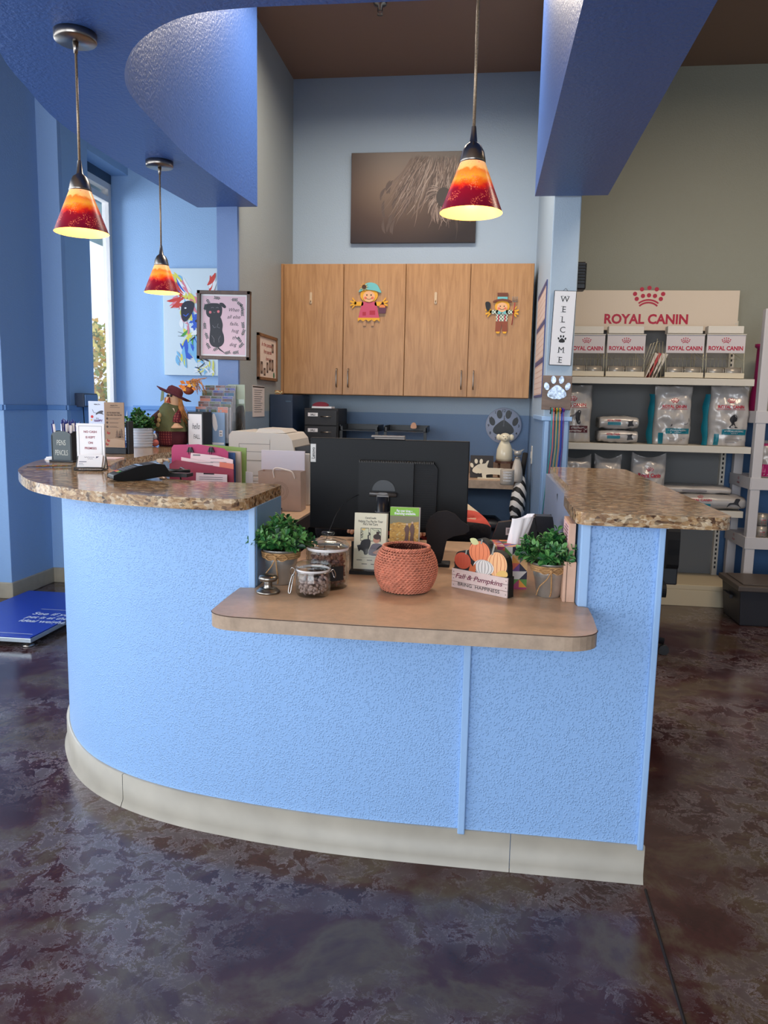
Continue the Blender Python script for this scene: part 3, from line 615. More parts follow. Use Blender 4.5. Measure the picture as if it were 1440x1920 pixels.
t = thing('ceramic_cat', 'tall slim silver-and-cream cat figurine right of the ceramic dog', 'figurine', (q.x+.005, q.y, BC))
MB().lathe([(0, 0), (.04, 0), (.042, .01), (.036, .08), (.022, .14), (.012, .165), (0, .17)], 24).build('body', P('pearl_glaze', (196, 184, 170), .2), t)
m = MB(); m.ell((0, 0, .19), (.026, .02, .018)); m.add([(-.02, 0, .195), (-.044, -.002, .222), (-.005, 0, .207), (-.02, .008, .2)], [(0, 1, 2), (0, 3, 1), (1, 3, 2)]); m.add([(.02, 0, .195), (.044, -.002, .222), (.005, 0, .207), (.02, .008, .2)], [(0, 2, 1), (0, 1, 3), (1, 2, 3)]); m.build('head', P('silver_glaze', (170, 164, 156), .25, .3), t)
MB().tube([(.02*math.cos(a_), .02*math.sin(a_), .163) for a_ in [2*PI*i/16 for i in range(16)]], .004, 6, closed=True).build('collar', NICK, t)
q = at(950, 908, Z=BC)
t = thing('candle_jar', 'frosted glass candle jar with a white printed label', 'candle', (q.x, q.y-.02, BC))
MB().lathe([(0, 0), (.043, 0), (.045, .01), (.045, .095), (.04, .1), (.038, .09), (0, .088)], 28).build('jar', P('frosted_jar', (176, 164, 150), .3), t)
m = MB(); 
for i in range(4): m.text(('PAWS', 'WAGS', 'LOVE', 'HOME')[i] if 0 else 'ILUAI'[i:]+'NE', 0, .075-i*.017, .009, 0, -.0455, bold=.02)
m = MB(); m.M = Matrix.Translation((0, 0, 0))
for i in range(4):
    for k in range(6):
        a_ = -PI/2+(k-2.5)*.2; x, y = .0456*math.cos(a_), .0456*math.sin(a_); z = .025+i*.018
        m.add([(x-.003, y, z), (x+.003, y, z), (x+.003, y, z+.009*(.6+.4*((i*k) % 3)/2)), (x-.003, y, z+.01)], [(0, 1, 2, 3)])
m.build('label_marks', PAPER, t)
a = at(880, 893, Z=BC); 
t = thing('paw_plaque', 'dark square plaque with a big cream paw print on the back counter', 'plaque', (a.x+.085, 5.42, BC+.002), 0, rot=(math.radians(-8), 0, 0))
MB().bx(-.08, .08, -.008, .006, 0, .155).build('board', P('plaque_dark', (58, 54, 54), .7), t, bevel=.001)
m = MB(); paw(m, -.022, .068, .125, 0, -.014, -.0085); m.build('paw_print', P('cream_cutout', (230, 220, 196), .5), t)
a = at(925, 898, Z=BC)
t = thing('bone_tag_holder', 'cream dog-shaped wooden holder lying long before the paw plaque', 'ornament', (a.x, a.y, BC))
MB().bx(-.11, .09, -.03, .03, 0, .008).build('base', CER, t, bevel=.002)
m = MB(); m.prism(spl([(-.075, .008), (-.05, .008), (-.045, .03), (.04, .03), (.05, .008), (.075, .008), (.085, .04), (.08, .072), (.0, .075), (-.045, .08), (-.035, .125), (-.05, .12), (-.06, .105), (-.1, .1), (-.12, .085), (-.1, .07), (-.085, .06)], 3, True), -.009, .009); m.build('dog_cutout', P('cream_cutout', (230, 220, 196), .5), t)
# things beneath and beside
p = at(992, 850, Y=5.35)
t = thing('umbrella', 'closed black and white striped umbrella leaning on the partition wall', 'umbrella', (.10, 4.95, .0))
zs = NT('zebra_umbrella_cloth'); wv = zs.N('ShaderNodeTexWave'); wv.inputs['Scale'].default_value = 7; wv.bands_direction = 'DIAGONAL'; wv.inputs['Distortion'].default_value = 3.5; zs.L(zs.co((1, 1, .9)), wv.inputs['Vector']); zs.L(zs.ramp(wv.outputs['Fac'], [(.42, (10, 10, 12)), (.5, (214, 210, 206))]), zs.b.inputs['Base Color']); zs.set(Roughness=.6)
A = at(985, 850, Y=5.32); B = at(962, 1000, Y=5.1); A -= t.location; B -= t.location; dd = (B-A); 
MB().tube([A, A+dd*.27], .018, 12).build('handle', BLACKM, t)
MB().tube([A+dd*.25, A+dd*.32, A+dd*.5, A+dd*.72, A+dd*.82, A+dd*1.15, A+dd*1.9], [.012, .026, .05, .052, .03, .045, .008], 9).build('canopy', zs.m, t)
MB().tube([A+dd*.80, A+dd*.84], .036, 12).build('strap', BLACK, t)
MB().tube([A+dd*1.9, A+dd*2.35], .005, 8).build('tip', NICK, t)
p = at(935, 960, Y=5.15)
t = thing('waste_bin', 'black lidded bin under the right end of the back counter', 'bin', (0.02, 5.4, 0))
MB().lathe([(0, 0), (.13, 0), (.17, .5), (0, .5)], 4).build('body', P('dark_bin', (26, 30, 42), .5), t, (0, 0, 0), PI/4, bevel=.02)
MB().lathe([(0, .5), (.185, .5), (.18, .53), (.12, .57), (0, .58)], 4).build('lid', P('dark_lid', (16, 18, 28), .35), t, (0, 0, 0), PI/4, bevel=.012)

t = thing('organizer_cabinet', 'tall dark navy cabinet at the left end of the back counter', 'cabinet', (-1.47, 5.2, BC))
a = at(549, 738, Y=5.2).x+1.47
MB().bx(0, a, 0, .5, 0, .55).build('body', NAVY, t, bevel=.003)
MB().rect(a-.05, a-.012, .50, .508, 0, -.001).build('vent_marks', P('navy_mark', (60, 84, 106), .5), t)
t = thing('hair_clip', 'small pale clip lying on top of the navy cabinet', 'clip', (-1.44, 5.22, BC+.55))
MB().tube([(0, 0, .008), (.02, 0, .018), (.04, .01, .006), (.05, 0, .018)], .006, 6).build('clip', P('gold_clip', (206, 186, 140), .3), t)
def drawer_unit():
    x0 = at(570, 765, Y=5.3).x; x1 = at(634, 765, Y=5.3).x; w = x1-x0
    t = thing('drawer_organizer', 'black desktop drawer unit with small white labels', 'drawer unit', (x0, 5.3, BC))
    MB().bx(0, w, .01, .35, 0, .46).build('body', P('black_board', (24, 24, 28), .6), t, bevel=.003)
    for k in range(4):
        z = .02+k*.108
        d = MB().bx(.008, w-.008, -.006, .01, z, z+.1).build('drawer', P('black_drawer', (32, 32, 36), .55), t, bevel=.002)
        MB().tube([(w*.5, -.01, z+.06), (w*.5+.075, -.01, z+.06)], .004, 6).build('pull', NICK, d)
        MB().bx(.03, .1, -.008, -.006, z+.06, z+.085).text('FILES' if 0 else 'IALI', .065, z+.0725, .014, 1, -.0085, bold=.03).build('label', [PAPER, INK], d)
    return t
drawer_unit()
q = at(600, 763, Y=5.35)
tag(MB().prism(spl([(-.05, 0), (.05, 0), (.04, .022), (0, .03), (-.04, .02)], 3, True), 0, .05).build('fabric_pouch', P('dark_crimson', (110, 16, 40), .7), None, (q.x, 5.35, BC+.475)), 'dark crimson pouch on top of the black drawer unit', 'pouch')
tag(MB().bx(-.07, .07, 0, .12, 0, .012).build('paper_pad', PAPER, None, (q.x+.02, 5.31, BC+.461)), 'white paper pad on top of the black drawer unit', 'notepad')
for px0, px1, lb in ((637, 709, 'black wire letter tray just right of the drawer unit'), (720, 800, 'black wire letter tray to the right, beside the blue wall')):
    a = at(px0, 803, Y=5.35); b = at(px1, 803, Y=5.35); w = b.x-a.x
    t = thing('letter_tray', lb, 'tray', (a.x, 5.35, BC), 0, 'black letter trays behind the monitor')
    for zz in (.02, .17, .32):
        MB().bx(0, w, 0, .30, zz-.012, zz-.008).bx(0, .006, 0, .3, zz-.012, zz+.03).bx(w-.006, w, 0, .3, zz-.012, zz+.03).bx(0, w, .294, .3, zz-.012, zz+.03).build('tray', BLACK, t)
    for x in (0, w-.02): MB().bx(x, x+.02, .0, .02, 0, .34).build('post', BLACK, t)
tag(MB().prism(spl([(-.02, 0), (.02, 0), (.015, .03), (0, .04), (-.015, .03)], 3, True), 0, .03).build('small_figure', P('peach_figure', (200, 150, 120), .6), None, (at(775, 812, Y=5.5).x, 5.5, BC+.333)), 'tiny peach figurine in the right letter tray', 'figurine')

# pictures and sheets on the grey wall
PX = -1.475
def wallframe(name, label, cat, y0, y1, z0, z1):
    t = thing(name, label, cat, (PX, (y0+y1)/2, (z0+z1)/2), -PI/2 if 0 else PI/2); return t, (y1-y0), (z1-z0)
FR = P('brown_frame_wood', (122, 84, 56), .5, var=.2, vs=30)
a = at(481, 625, X=PX); b = at(516, 712, X=PX)
t, w, h = wallframe('picture_frame', 'brown framed collage print with red script on the grey wall', 'picture', a.y, b.y, 1.48, 1.78)
m = MB(); m.bx(-w/2, w/2, -.018, 0, h/2-.02, h/2).bx(-w/2, w/2, -.018, 0, -h/2, -h/2+.02).bx(-w/2, -w/2+.02, -.018, 0, -h/2, h/2).bx(w/2-.02, w/2, -.018, 0, -h/2, h/2); m.build('frame', FR, t, bevel=.002)
m = MB(); m.bx(-w/2+.02, w/2-.02, -.010, -.001, -h/2+.02, h/2-.02, 0)
for i, s_ in enumerate(('In the parade', 'from pup tails', 'love me')): m.text(s_, -.02+.02*i, .085-.045*i, .026, 1, -.0106, w=.25-.06*i, shear=.3, bold=.015)
for x0, z0, w_, h_ in ((.10, .04, .045, .06), (-.17, -.11, .05, .08), (-.1, -.12, .045, .05), (-.03, -.1, .04, .07), (.03, -.08, .045, .07), (.09, -.085, .05, .08)): m.rect(x0, x0+w_, z0, z0+h_, 2, -.0106); m.disc(x0+w_/2, z0+h_*.5, w_*.3, h_*.3, 3, -.011)
m.disc(.15, -.11, .02, None, 4, -.011)
m.build('print', [P('cream_print', (226, 206, 190), .6), P('dusty_red_print', (160, 60, 60), .6), P('sepia_photo', (80, 64, 60), .6), P('sepia_light', (170, 140, 120), .6), P('print_green', (60, 120, 90), .6)], t)
a = at(473, 722, X=PX); b = at(495, 778, X=PX)
t, w, h = wallframe('posted_sheet', 'white printed sheet pinned to the grey wall beside the navy cabinet', 'paper', a.y, b.y, 1.24, 1.44)
m = MB(); m.bx(-w/2, w/2, -.003, 0, -h/2, h/2, 0).rect(-w/2, w/2, h/2-.012, h/2-.004, 1, -.0035)
for i in range(11): m.rect(-w/2+.03, w/2-.05-.02*(i % 3), h/2-.03-i*.014, h/2-.026-i*.014, 2, -.0035)
m.build('sheet', [P('sheet_pinkish', (214, 204, 200), .6), INK, GREY], t)
t = thing('clipboard', 'tan board standing behind the navy cabinet against the grey wall', 'board', (PX, 5.52, 1.22), PI/2)
MB().bx(-.17, .17, -.01, 0, 0, .20).build('board', P('board_tan', (186, 140, 96), .5), t, bevel=.002)
t = thing('file_box', 'slim black box standing left of the navy cabinet', 'box', (-1.46, 5.0, BC)) if 0 else None

# framed dog print on the column, WELCOME sign, paw hooks
FY = 4.527
a = at(370, 546, Y=FY); b = at(472, 546, Y=FY); c = at(376, 674, Y=FY)
w = .325; h = a.z-c.z
t = thing('framed_print', 'wood framed pink print of a black dog with hand lettering, on the column', 'picture', ((a.x+b.x)/2, FY, (a.z+c.z)/2), rot=(0, math.radians(1.0), 0))
m = MB(); m.bx(-w/2, w/2, -.03, 0, h/2-.02, h/2).bx(-w/2, w/2, -.03, 0, -h/2, -h/2+.02).bx(-w/2, -w/2+.02, -.03, 0, -h/2, h/2).bx(w/2-.02, w/2, -.03, 0, -h/2, h/2); m.build('frame', M_walnut, t, bevel=.002)
m = MB(); m.bx(-w/2+.02, w/2-.02, -.012, -.002, -h/2+.02, h/2-.02, 0); m.rect(-w/2+.03, w/2-.03, -h/2+.03, h/2-.03, 1, -.0125)
K = 2; Y_ = -.013
m.flat(spl([(-.085, .052), (-.03, .055), (-.008, .01), (-.01, -.03), (.0, -.06), (.0, -.1), (-.025, -.125), (-.065, -.125), (-.088, -.1), (-.088, -.06), (-.085, -.02)], 4, True), K, Y_)
m.flat(spl([(-.105, .055), (-.11, .1), (-.095, .124), (-.06, .128), (-.03, .124), (-.012, .1), (-.02, .052), (-.06, .036)], 4, True), K, Y_-.0003)
m.flat(spl([(-.098, .122), (-.118, .118), (-.124, .092), (-.112, .088), (-.1, .1)], 3, True), K, Y_); m.flat(spl([(-.03, .128), (-.008, .13), (.012, .11), (.004, .1), (-.012, .108)], 3, True), K, Y_)
m.stroke([(-.04, -.12), (-.025, -.14), (.005, -.16)], .009, K, Y_, True)
m.disc(-.085, .075, .008, None, 3, Y_-.0006); m.disc(-.035, .08, .008, None, 3, Y_-.0006)
for q_ in (((-.08, .1), (-.07, .104), (-.062, .1)), ((-.05, .1), (-.042, .104), (-.034, .1)), ((-.066, .078), (-.06, .072), (-.054, .078)), ((-.075, -.06), (-.06, -.08), (-.06, -.1)), ((-.02, -.06), (-.032, -.08), (-.03, -.1)), ((-.07, .0), (-.06, -.015), (-.05, -.01)), ((-.035, .01), (-.042, -.01), (-.025, -.015))): m.stroke(q_, .0022, 4, Y_-.0008)
for i, s_ in enumerate(('When', 'all else', 'fails,', 'hug', 'the', 'dog')): m.text(s_, .062+(0, -.002, .0, .008, .012, -.004)[i], .092-.04*i, .021, K, Y_, shear=.35, w=(.062, .08, .052, .046, .042, .044)[i])
r = random.Random(5)
for cx_, cz_, an in ((.1, .13, -1.2), (.075, .14, -.6), (.04, .15, 0), (-.02, .155, 3), (-.11, .155, -1), (.11, .1, -1.5), (.12, -.02, 1.7), (.11, -.06, 1.2), (.11, -.1, 2.2), (.09, -.13, .8), (-.12, .02, -1.5), (-.115, -.04, -1.2), (-.11, -.1, -1), (-.07, -.15, .5), (.05, -.16, .2), (.0, -.165, .3), (-.12, .08, 1.4)):
    L = .035; m.stroke([(cx_, cz_), (cx_+L*math.cos(an), cz_+L*math.sin(an))], .0016, 5, Y_)
    for k in range(4):
        px_, pz_ = cx_+L*(k+1)/4*math.cos(an), cz_+L*(k+1)/4*math.sin(an)
        for sg in (-1, 1): m.disc(max(-.13, min(.13, px_+.006*math.cos(an+sg*.9))), max(-.165, min(.165, pz_+.006*math.sin(an+sg*.9))), .006, .0026, 5, Y_-.0001, 8, an+sg*.9)
m.build('print', [PAPER, P('print_pink', (222, 190, 200), .6), P('print_charcoal', (44, 46, 54), .6), P('print_rose', (220, 120, 130), .6), P('print_line_grey', (130, 130, 136), .6), P('print_leaf_green', (54, 76, 72), .6)], t)

CF = 4.43
a = at(1037, 545, Y=CF-.01); b = at(1079, 545, Y=CF-.01); c = at(1026, 685, Y=CF-.01)
w = b.x-a.x; h = a.z-c.z
t = thing('welcome_sign', 'tall white WELCOME sign with a paw for the O, on the right column', 'sign', ((a.x+b.x)/2+.002, CF-.002, (a.z+c.z)/2), rot=(0, math.radians(1.5), 0))
MB().bx(-w/2, w/2, -.012, 0, -h/2, h/2).build('board', P('sign_black_edge', (34, 34, 38), .5), t, bevel=.002)
m = MB(); m.rect(-w/2+.003, w/2-.003, -h/2+.003, h/2-.003, 0, -.0125)
for i, ch in enumerate('WELC ME'):
    z = h/2-.045-i*.0545
    if ch == ' ': paw(m, 0, z, .05, 1, -.0131)
    else:
        m.text(ch, 0, z, .032, 1, -.0131)
        for dx in ((-.012, .012) if ch in 'WM' else ()): m.rect(dx*1.2-.006, dx*1.2+.006, z+(.014 if ch == 'W' else -.016), z+(.016 if ch == 'W' else -.014), 1, -.0131)
        if ch in 'EL': m.rect(-.018, -.004, z+.0145, z+.016, 1, -.0131); m.rect(-.018, -.004, z-.016, z-.0145, 1, -.0131)
m.build('lettering', [PAPER, INK], t)
MB().tube([(-.012, -.006, h/2), (0, -.003, h/2+.014), (.012, -.006, h/2)], .0012, 5).build('hanger_wire', P('wire_dark', (60, 60, 64), .4, .8), t)
a = at(1018, 704, Y=CF-.01); b = at(1073, 704, Y=CF-.01); c = at(1016, 768, Y=CF-.01); w = b.x-a.x; h = a.z-c.z; PBX = (a.x+b.x)/2
t = thing('leash_rack', 'brown wooden board with metal paw print and hooks on the right column', 'rack', (PBX, CF-.002, c.z))
MB().bx(-w/2, w/2, -.016, 0, 0, h).build('board', M_barn, t, bevel=.002)
m = MB(); paw(m, 0, h*.58, .155, 0, -.022, -.017); m.build('paw_print', P('corrugated_metal', (150, 160, 174), .3, .8, var=.6, vs=60), t)
for x in (-.03, .0, .03):
    MB().tube([(x, -.016, .012), (x, -.03, .004), (x, -.034, -.012), (x, -.026, -.018)], .003, 6).ell((x, -.026, -.018), (.005, .005, .005)).build('hook', P('bronze_hook', (80, 64, 52), .35, .8), t)
zt = c.z
for i, (dx, col, dxb, nm) in enumerate(((-.022, (40, 160, 150), -.05, 'teal'), (-.013, (214, 80, 50), -.042, 'orange-red'), (-.005, (40, 44, 46), -.03, 'black'), (.004, (190, 170, 30), -.02, 'yellow'), (.012, (30, 130, 90), -.012, 'green'), (.021, (216, 130, 40), -.002, 'amber'), (.033, (24, 40, 176), .012, 'royal blue'), (.042, (110, 40, 130), .016, 'purple'))):
    x = PBX+dx; m = MB(); L = .62
    m.tube([(0, 0, 0), (.002, -.002, -.2), ((dxb-dx)*.5, 0, -.4), (dxb-dx, 0, -L)], [.007 if nm == 'royal blue' else .0042]*4, 6, flat=.5)
    m.tube([(0, .0, 0), (.004, -.006, .012), (0, -.004, .02), (-.004, 0, .01), (0, 0, 0)], .003, 6)
    tag(m.build('dog_leash', P('leash_%s' % nm, col, .6), None, (x, CF-.03-.004*(i % 2), zt-.01)), '%s slip leash hanging from the paw hook board' % nm, 'leash', 'slip leashes on the paw hook board')
# black speaker on the right side of the column
a = at(1083, 497, Y=4.55); c = at(1097, 545, Y=4.55)
t = thing('wall_speaker', 'small black speaker fixed high on the side of the right column', 'speaker', (.474, 4.55, c.z))
MB().bx(0, .055, -.05, .05, 0, a.z-c.z+.01).build('housing', BLACK, t, bevel=.008)
m = MB(); [m.bx(.004, .052, -.054, -.05, .03+.016*k, .036+.016*k) for k in range(7)]; m.build('grille', BLACKM, t)
# calendars on the partition wall
XC = .327
t = thing('wall_calendar', 'tall dry-erase calendar of four monthly grids on the partition wall', 'calendar', (XC, 4.95, 1.40), -PI/2)
hw = .36; hh = .66
m = MB(); m.bx(-hw, hw, -.006, 0, 0, hh, 0)
m.build('board', [P('calendar_edge', (70, 80, 130), .5)], t)
m = MB()
for k in range(3):
    z0 = .015+k*.215
    m.rect(-hw+.012, hw-.012, z0, z0+.2, 0, -.0065); m.rect(-hw+.012, hw-.012, z0+.182, z0+.2, 1, -.007)
    for j in range(8): x = -hw+.02+j*(2*hw-.04)/7; m.rect(x-.001, x+.001, z0+.004, z0+.18, 2, -.0072)
    for j in range(6): z = z0+.006+j*.034; m.rect(-hw+.02, hw-.02, z-.001, z+.001, 2, -.0072)
m.build('month_sheets', [P('calendar_paper', (226, 206, 196), .5), P('calendar_header', (60, 70, 120), .5), P('calendar_line', (196, 130, 110), .5)], t)
t = thing('outlet_plate', 'white wall plate on the partition just above the back counter', 'outlet', (XC, 5.28, 1.02), -PI/2)
MB().prism(rrect(-.04, .04, -.06, .06, .006), -.006, 0).build('plate', P('ivory_plate', (206, 200, 190), .4), t, bevel=.001)
MB().bx(-.012, .012, -.010, -.006, -.022, .022).build('rocker', P('ivory_plate', (206, 200, 190), .4), t)
a = at(1045, 908, X=.288)
t = thing('wire_hook', 'small black wire hook on the inner side of the right pedestal', 'hook', (.289, a.y if 2.2 < a.y < 3.5 else 3.2, .98), PI/2)
MB().tube([(-.012, 0, .03), (-.012, -.006, -.03), (0, -.02, -.045), (.012, -.02, -.02), (.012, -.02, .0), (0, -.006, .03), (-.012, 0, .03)], .0022, 6).build('wire', BLACK, t)

# ------------------------------------------------------------------ office worktop on the left, printer, bag, folders
WT = .75
t = thing('office_worktop', 'tan worktop with dark edge inside the desk, along the left wall', 'worktop', (-1.47, 2.5, WT-.04))
MB().slab([(0, 2.72), (-.0, .6), (.1, .42), (.3, .28), (.55, .28), (.55, 2.72)], 0, .04).build('top', [M_lam], t, bevel=.002)
MB().bx(.55, .565, .28, 2.72, -.03, .038).build('edge_band', P('dark_edge_band', (58, 46, 42), .5), t, bevel=.001)
for y in (.5, 1.7, 2.6): MB().bx(.05, .5, y, y+.025, -WT+.041, -.001).build('support_panel', P('dark_support', (40, 42, 50), .6), t)

PB = P('printer_beige', (206, 198, 188), .5); PB2 = P('printer_gap_line', (90, 86, 84), .6)  # PB2: dark grey lines of the printer's panel gaps
a = at(434, 806, Y=4.3); b = at(582, 810, Y=4.3); ptop = a.z-.0; pw = b.x-a.x
px_ = -1.455
t = thing('printer', 'beige multifunction printer behind the folders on the left worktop', 'printer', (px_, 4.3, WT)); hT = ptop-WT
pw = b.x-px_-.035
MB().bx(0, pw-.12, 0, .42, 0, .13).bx(0, pw-.02, 0, .42, .13, .16).build('lower_body', PB, t, bevel=.008)
MB().bx(0, pw-.10, .0, .42, .16, hT-.17).build('middle_body', PB, t, bevel=.008)
m = MB(); m.prism([(0, hT-.17), (0, hT-.03), (.02, hT-.005), (pw-.10, hT-.015), (pw-.07, hT-.05), (pw-.05, hT-.15), (pw-.12, hT-.17)], -.01, .40); m.build('scanner_unit', PB, t, bevel=.01, seg=3)
MB().prism([(.15, hT-.012), (.17, hT+.012), (.30, hT+.008), (.33, hT-.012)], .02, .3).build('feeder_lid', PB, t, bevel=.005)
MB().rect(.06, pw-.2, hT-.078, hT-.076, 0, -.0115).rect(.06, .0615, hT-.12, hT-.078, 0, -.0115).rect(pw-.2, pw-.1985, hT-.12, hT-.05, 0, -.0115).rect(0, pw-.13, hT-.122, hT-.12, 0, -.0115).build('panel_gaps', PB2, t)
MB().prism([(pw-.11, hT-.17), (pw-.11, hT-.10), (pw+.04, hT-.075), (pw+.05, hT-.085), (pw+.05, hT-.17)], .02, .34).build('paper_tray', P('dark_tray', (48, 46, 48), .5), t, bevel=.003)
MB().bx(pw-.10, pw+.03, .01, .36, .0, .30).build('side_body', PB, t, bevel=.006)

GBX = at(489, 950, Y=4.08).x; GBR = at(567, 955, Y=4.08).x; w = GBR-GBX
kraft = P('taupe_kraft_paper', (176, 152, 138), .7, var=.06)
ztop = at(530, 884, Y=4.08).z
t = thing('gift_bag', 'taupe paper gift bag with white rope handle and ring emblem', 'bag', (GBX, 4.05, WT+.001)); h = ztop-WT
m = MB(); m.add([(0, 0, 0), (w, 0, 0), (w, .11, 0), (0, .11, 0), (-.006, 0, h), (w-.005, 0, h), (w-.0, .11, h), (-.006, .11, h)], [(0, 1, 5, 4), (1, 2, 6, 5), (2, 3, 7, 6), (3, 0, 4, 7), (3, 2, 1, 0)])
m.build('bag_body', kraft, t)
MB().tube(spl([(.085, .0, h-.035), (.08, -.004, h+.005), (.10, -.008, h+.02), (.15, -.012, h+.012), (.185, -.008, h-.0), (.20, 0, h-.035)], 5), .0042, 8).build('rope_handle', P('white_rope', (220, 208, 200), .7), t)
m = MB()
for r_ in (.05, .042, .026): m.stroke([(w*.48+r_*math.cos(a_), h*.5+r_*math.sin(a_)) for a_ in [2*PI*i/30 for i in range(31)]], .0018, 0, -.0012)
m.rect(w*.1, w*.36, .034, .036, 0, -.0012); m.rect(w*.1, w*.3, .026, .028, 0, -.0012); m.disc(w*.48, h*.5, .012, None, 0, -.0012)
m.build('printed_emblem', P('emblem_taupe', (140, 118, 106), .6), t)
a = at(491, 843, Y=4.2); b = at(572, 850, Y=4.2)
t = tag(MB().bx(0, b.x-a.x, 0, .015, 0, a.z-WT-.003).build('paper_folder', P('lilac_white_card', (222, 212, 220), .6), None, (a.x, 4.19, WT+.001)), 'large white card standing behind the gift bag', 'card')
q = at(521, 985, Y=3.45)
t = thing('mesh_cup', 'black wire mesh organiser on the worktop behind the left plant', 'organiser', (-.985, 3.42, WT))
m = MB()
for k in range(7): m.tube([(.055*math.cos(a_), .055*math.sin(a_), .004+k*.013) for a_ in [2*PI*i/20 for i in range(20)]], .0014, 4, closed=True)
for k in range(20): a_ = 2*PI*k/20; m.tube([(.055*math.cos(a_), .055*math.sin(a_), 0), (.055*math.cos(a_), .055*math.sin(a_), .085)], .0014, 4)
m.build('mesh', BLACK, t); MB().tube([(.055*math.cos(a_), .055*math.sin(a_), .088) for a_ in [2*PI*i/24 for i in range(24)]], .004, 6, closed=True).build('rim', BLACK, t)

# folders in a rack behind the left granite
FD = 2.96
def Fp(px, py, Y=FD): return at(px, py, Y=Y)
t = thing('folder_rack', 'low black wire rack holding the folders inside the desk', 'rack', (-1.22, FD, WT))
MB().bx(-.02, .40, -.06, .20, .0, .008).build('base', BLACK, t)
for y in (-.06, .0, .07, .14, .20): MB().tube([(-.01, y, .008), (-.01, y, .14), (.38, y, .14), (.38, y, .008)], .003, 6).build('divider', BLACK, t)
def sheet(name, label, cat, pts, Y, col, group=None, extra=None, th=.004):
    P3 = [at(px, py, Y=Y) for px, py in pts]; x0 = min(p_.x for p_ in P3); zb = WT+.009
    q_ = [(p_.x-x0, max(p_.z, zb)-zb) for p_ in P3]
    m = MB(); m.prism(q_, -th/2, th/2, 0)
    if extra: extra(m, x0, zb, Y, th)
    ms = col if isinstance(col, list) else [col]
    return tag(m.build(name, ms, None, (x0, Y, zb)), label, cat, group)
MAG = P('magenta_folder', (176, 36, 96), .45); BUR = P('burgundy_folder', (150, 40, 66), .5)
sheet('file_folder', 'magenta folder with rounded tab, clipped at the top, in the rack', 'folder', [(324, 1100), (322, 840), (326, 834), (372, 833), (420, 841), (428, 848), (430, 1100)], 2.985, MAG)
sheet('paper_sheaf', 'thick white paper sheaf tucked in the magenta folder', 'paper', [(327, 1100), (326, 842), (420, 848), (422, 1100)], 2.992, PAPER, th=.006)
for x_, lb in ((358, 'left black binder clip on the magenta folder'), (397, 'right black binder clip on the magenta folder')):
    q_ = at(x_, 842, Y=2.985); tag(MB().prism([(-.014, -.012), (.014, -.012), (.006, .008), (-.006, .008)], -.012, .014, 0).tube([(-.006, -.012, .006), (-.004, -.016, -.02), (.004, -.016, -.02), (.006, -.012, .006)], .001, 4).build('binder_clip', BLACK, None, q_), lb, 'clip', 'binder clips on the magenta folder')
def lines(rows):
    def f(m, x0, zb, Y, th):
        for (pa, pb, py, hh_) in rows:
            a_ = at(pa, py, Y=Y); b_ = at(pb, py, Y=Y); m.rect(a_.x-x0, b_.x-x0, a_.z-zb-hh_/2, a_.z-zb+hh_/2, 1, -th/2-.0006)
    return f
PKP = P('pink_form_paper', (232, 206, 206), .6); 
sheet('paper_form', 'pale pink form sticking up tallest in front of the magenta folder', 'paper', [(350, 1100), (358, 849), (405, 854), (437, 862), (438, 1100)], 2.965, [PKP, GREY], 'paper forms in the folder rack', lines([(362, 376, 853, .006), (395, 420, 859, .002), (395, 425, 866, .002)]))
sheet('paper_form', 'slanted pink form with fine print, second in front of the magenta folder', 'paper', [(345, 1100), (340, 857), (412, 870), (424, 890), (426, 1100)], 2.948, [PKP, GREY], 'paper forms in the folder rack', lines([(350, 400, 866+i*5, .0016) for i in range(4)]))
sheet('paper_form', 'small pink card with a bold heading, lowest of the rack papers', 'paper', [(366, 1100), (368, 886), (426, 890), (427, 1100)], 2.918, [PKP, INK], 'paper forms in the folder rack', lines([(382, 402, 888, .005)]+[(374, 418, 894+i*4, .0014) for i in range(4)]))
sheet('file_folder', 'burgundy folder at the front of the rack', 'folder', [(322, 1100), (318, 870), (330, 862), (438, 880), (438, 1100)], 2.932, BUR)
sheet('file_folder', 'orange-pink folder fading to white, right front of the rack', 'folder', [(410, 1100), (412, 866), (438, 870), (440, 1100)], 2.94, P('coral_folder', (226, 120, 96), .5))
sheet('file_folder', 'blue folder standing between the magenta and green folders', 'folder', [(380, 1100), (382, 846), (441, 849), (444, 1100)], 3.03, P('blue_folder', (40, 84, 140), .5))
sheet('file_folder', 'cream folder beside the green one', 'folder', [(384, 1100), (384, 843), (452, 847), (454, 1100)], 3.06, P('cream_folder', (206, 186, 170), .6), th=.012)
sheet('file_folder', 'lime green folder at the back of the rack', 'folder', [(378, 1100), (378, 834), (400, 834), (462, 840), (462, 1100)], 3.12, P('green_folder', (140, 166, 90), .5), th=.008)
sheet('paper_sheet', 'pale sheet leaning right of the folder rack', 'paper', [(460, 1100), (461, 884), (474, 886), (474, 1100)], 3.1, PAPER)
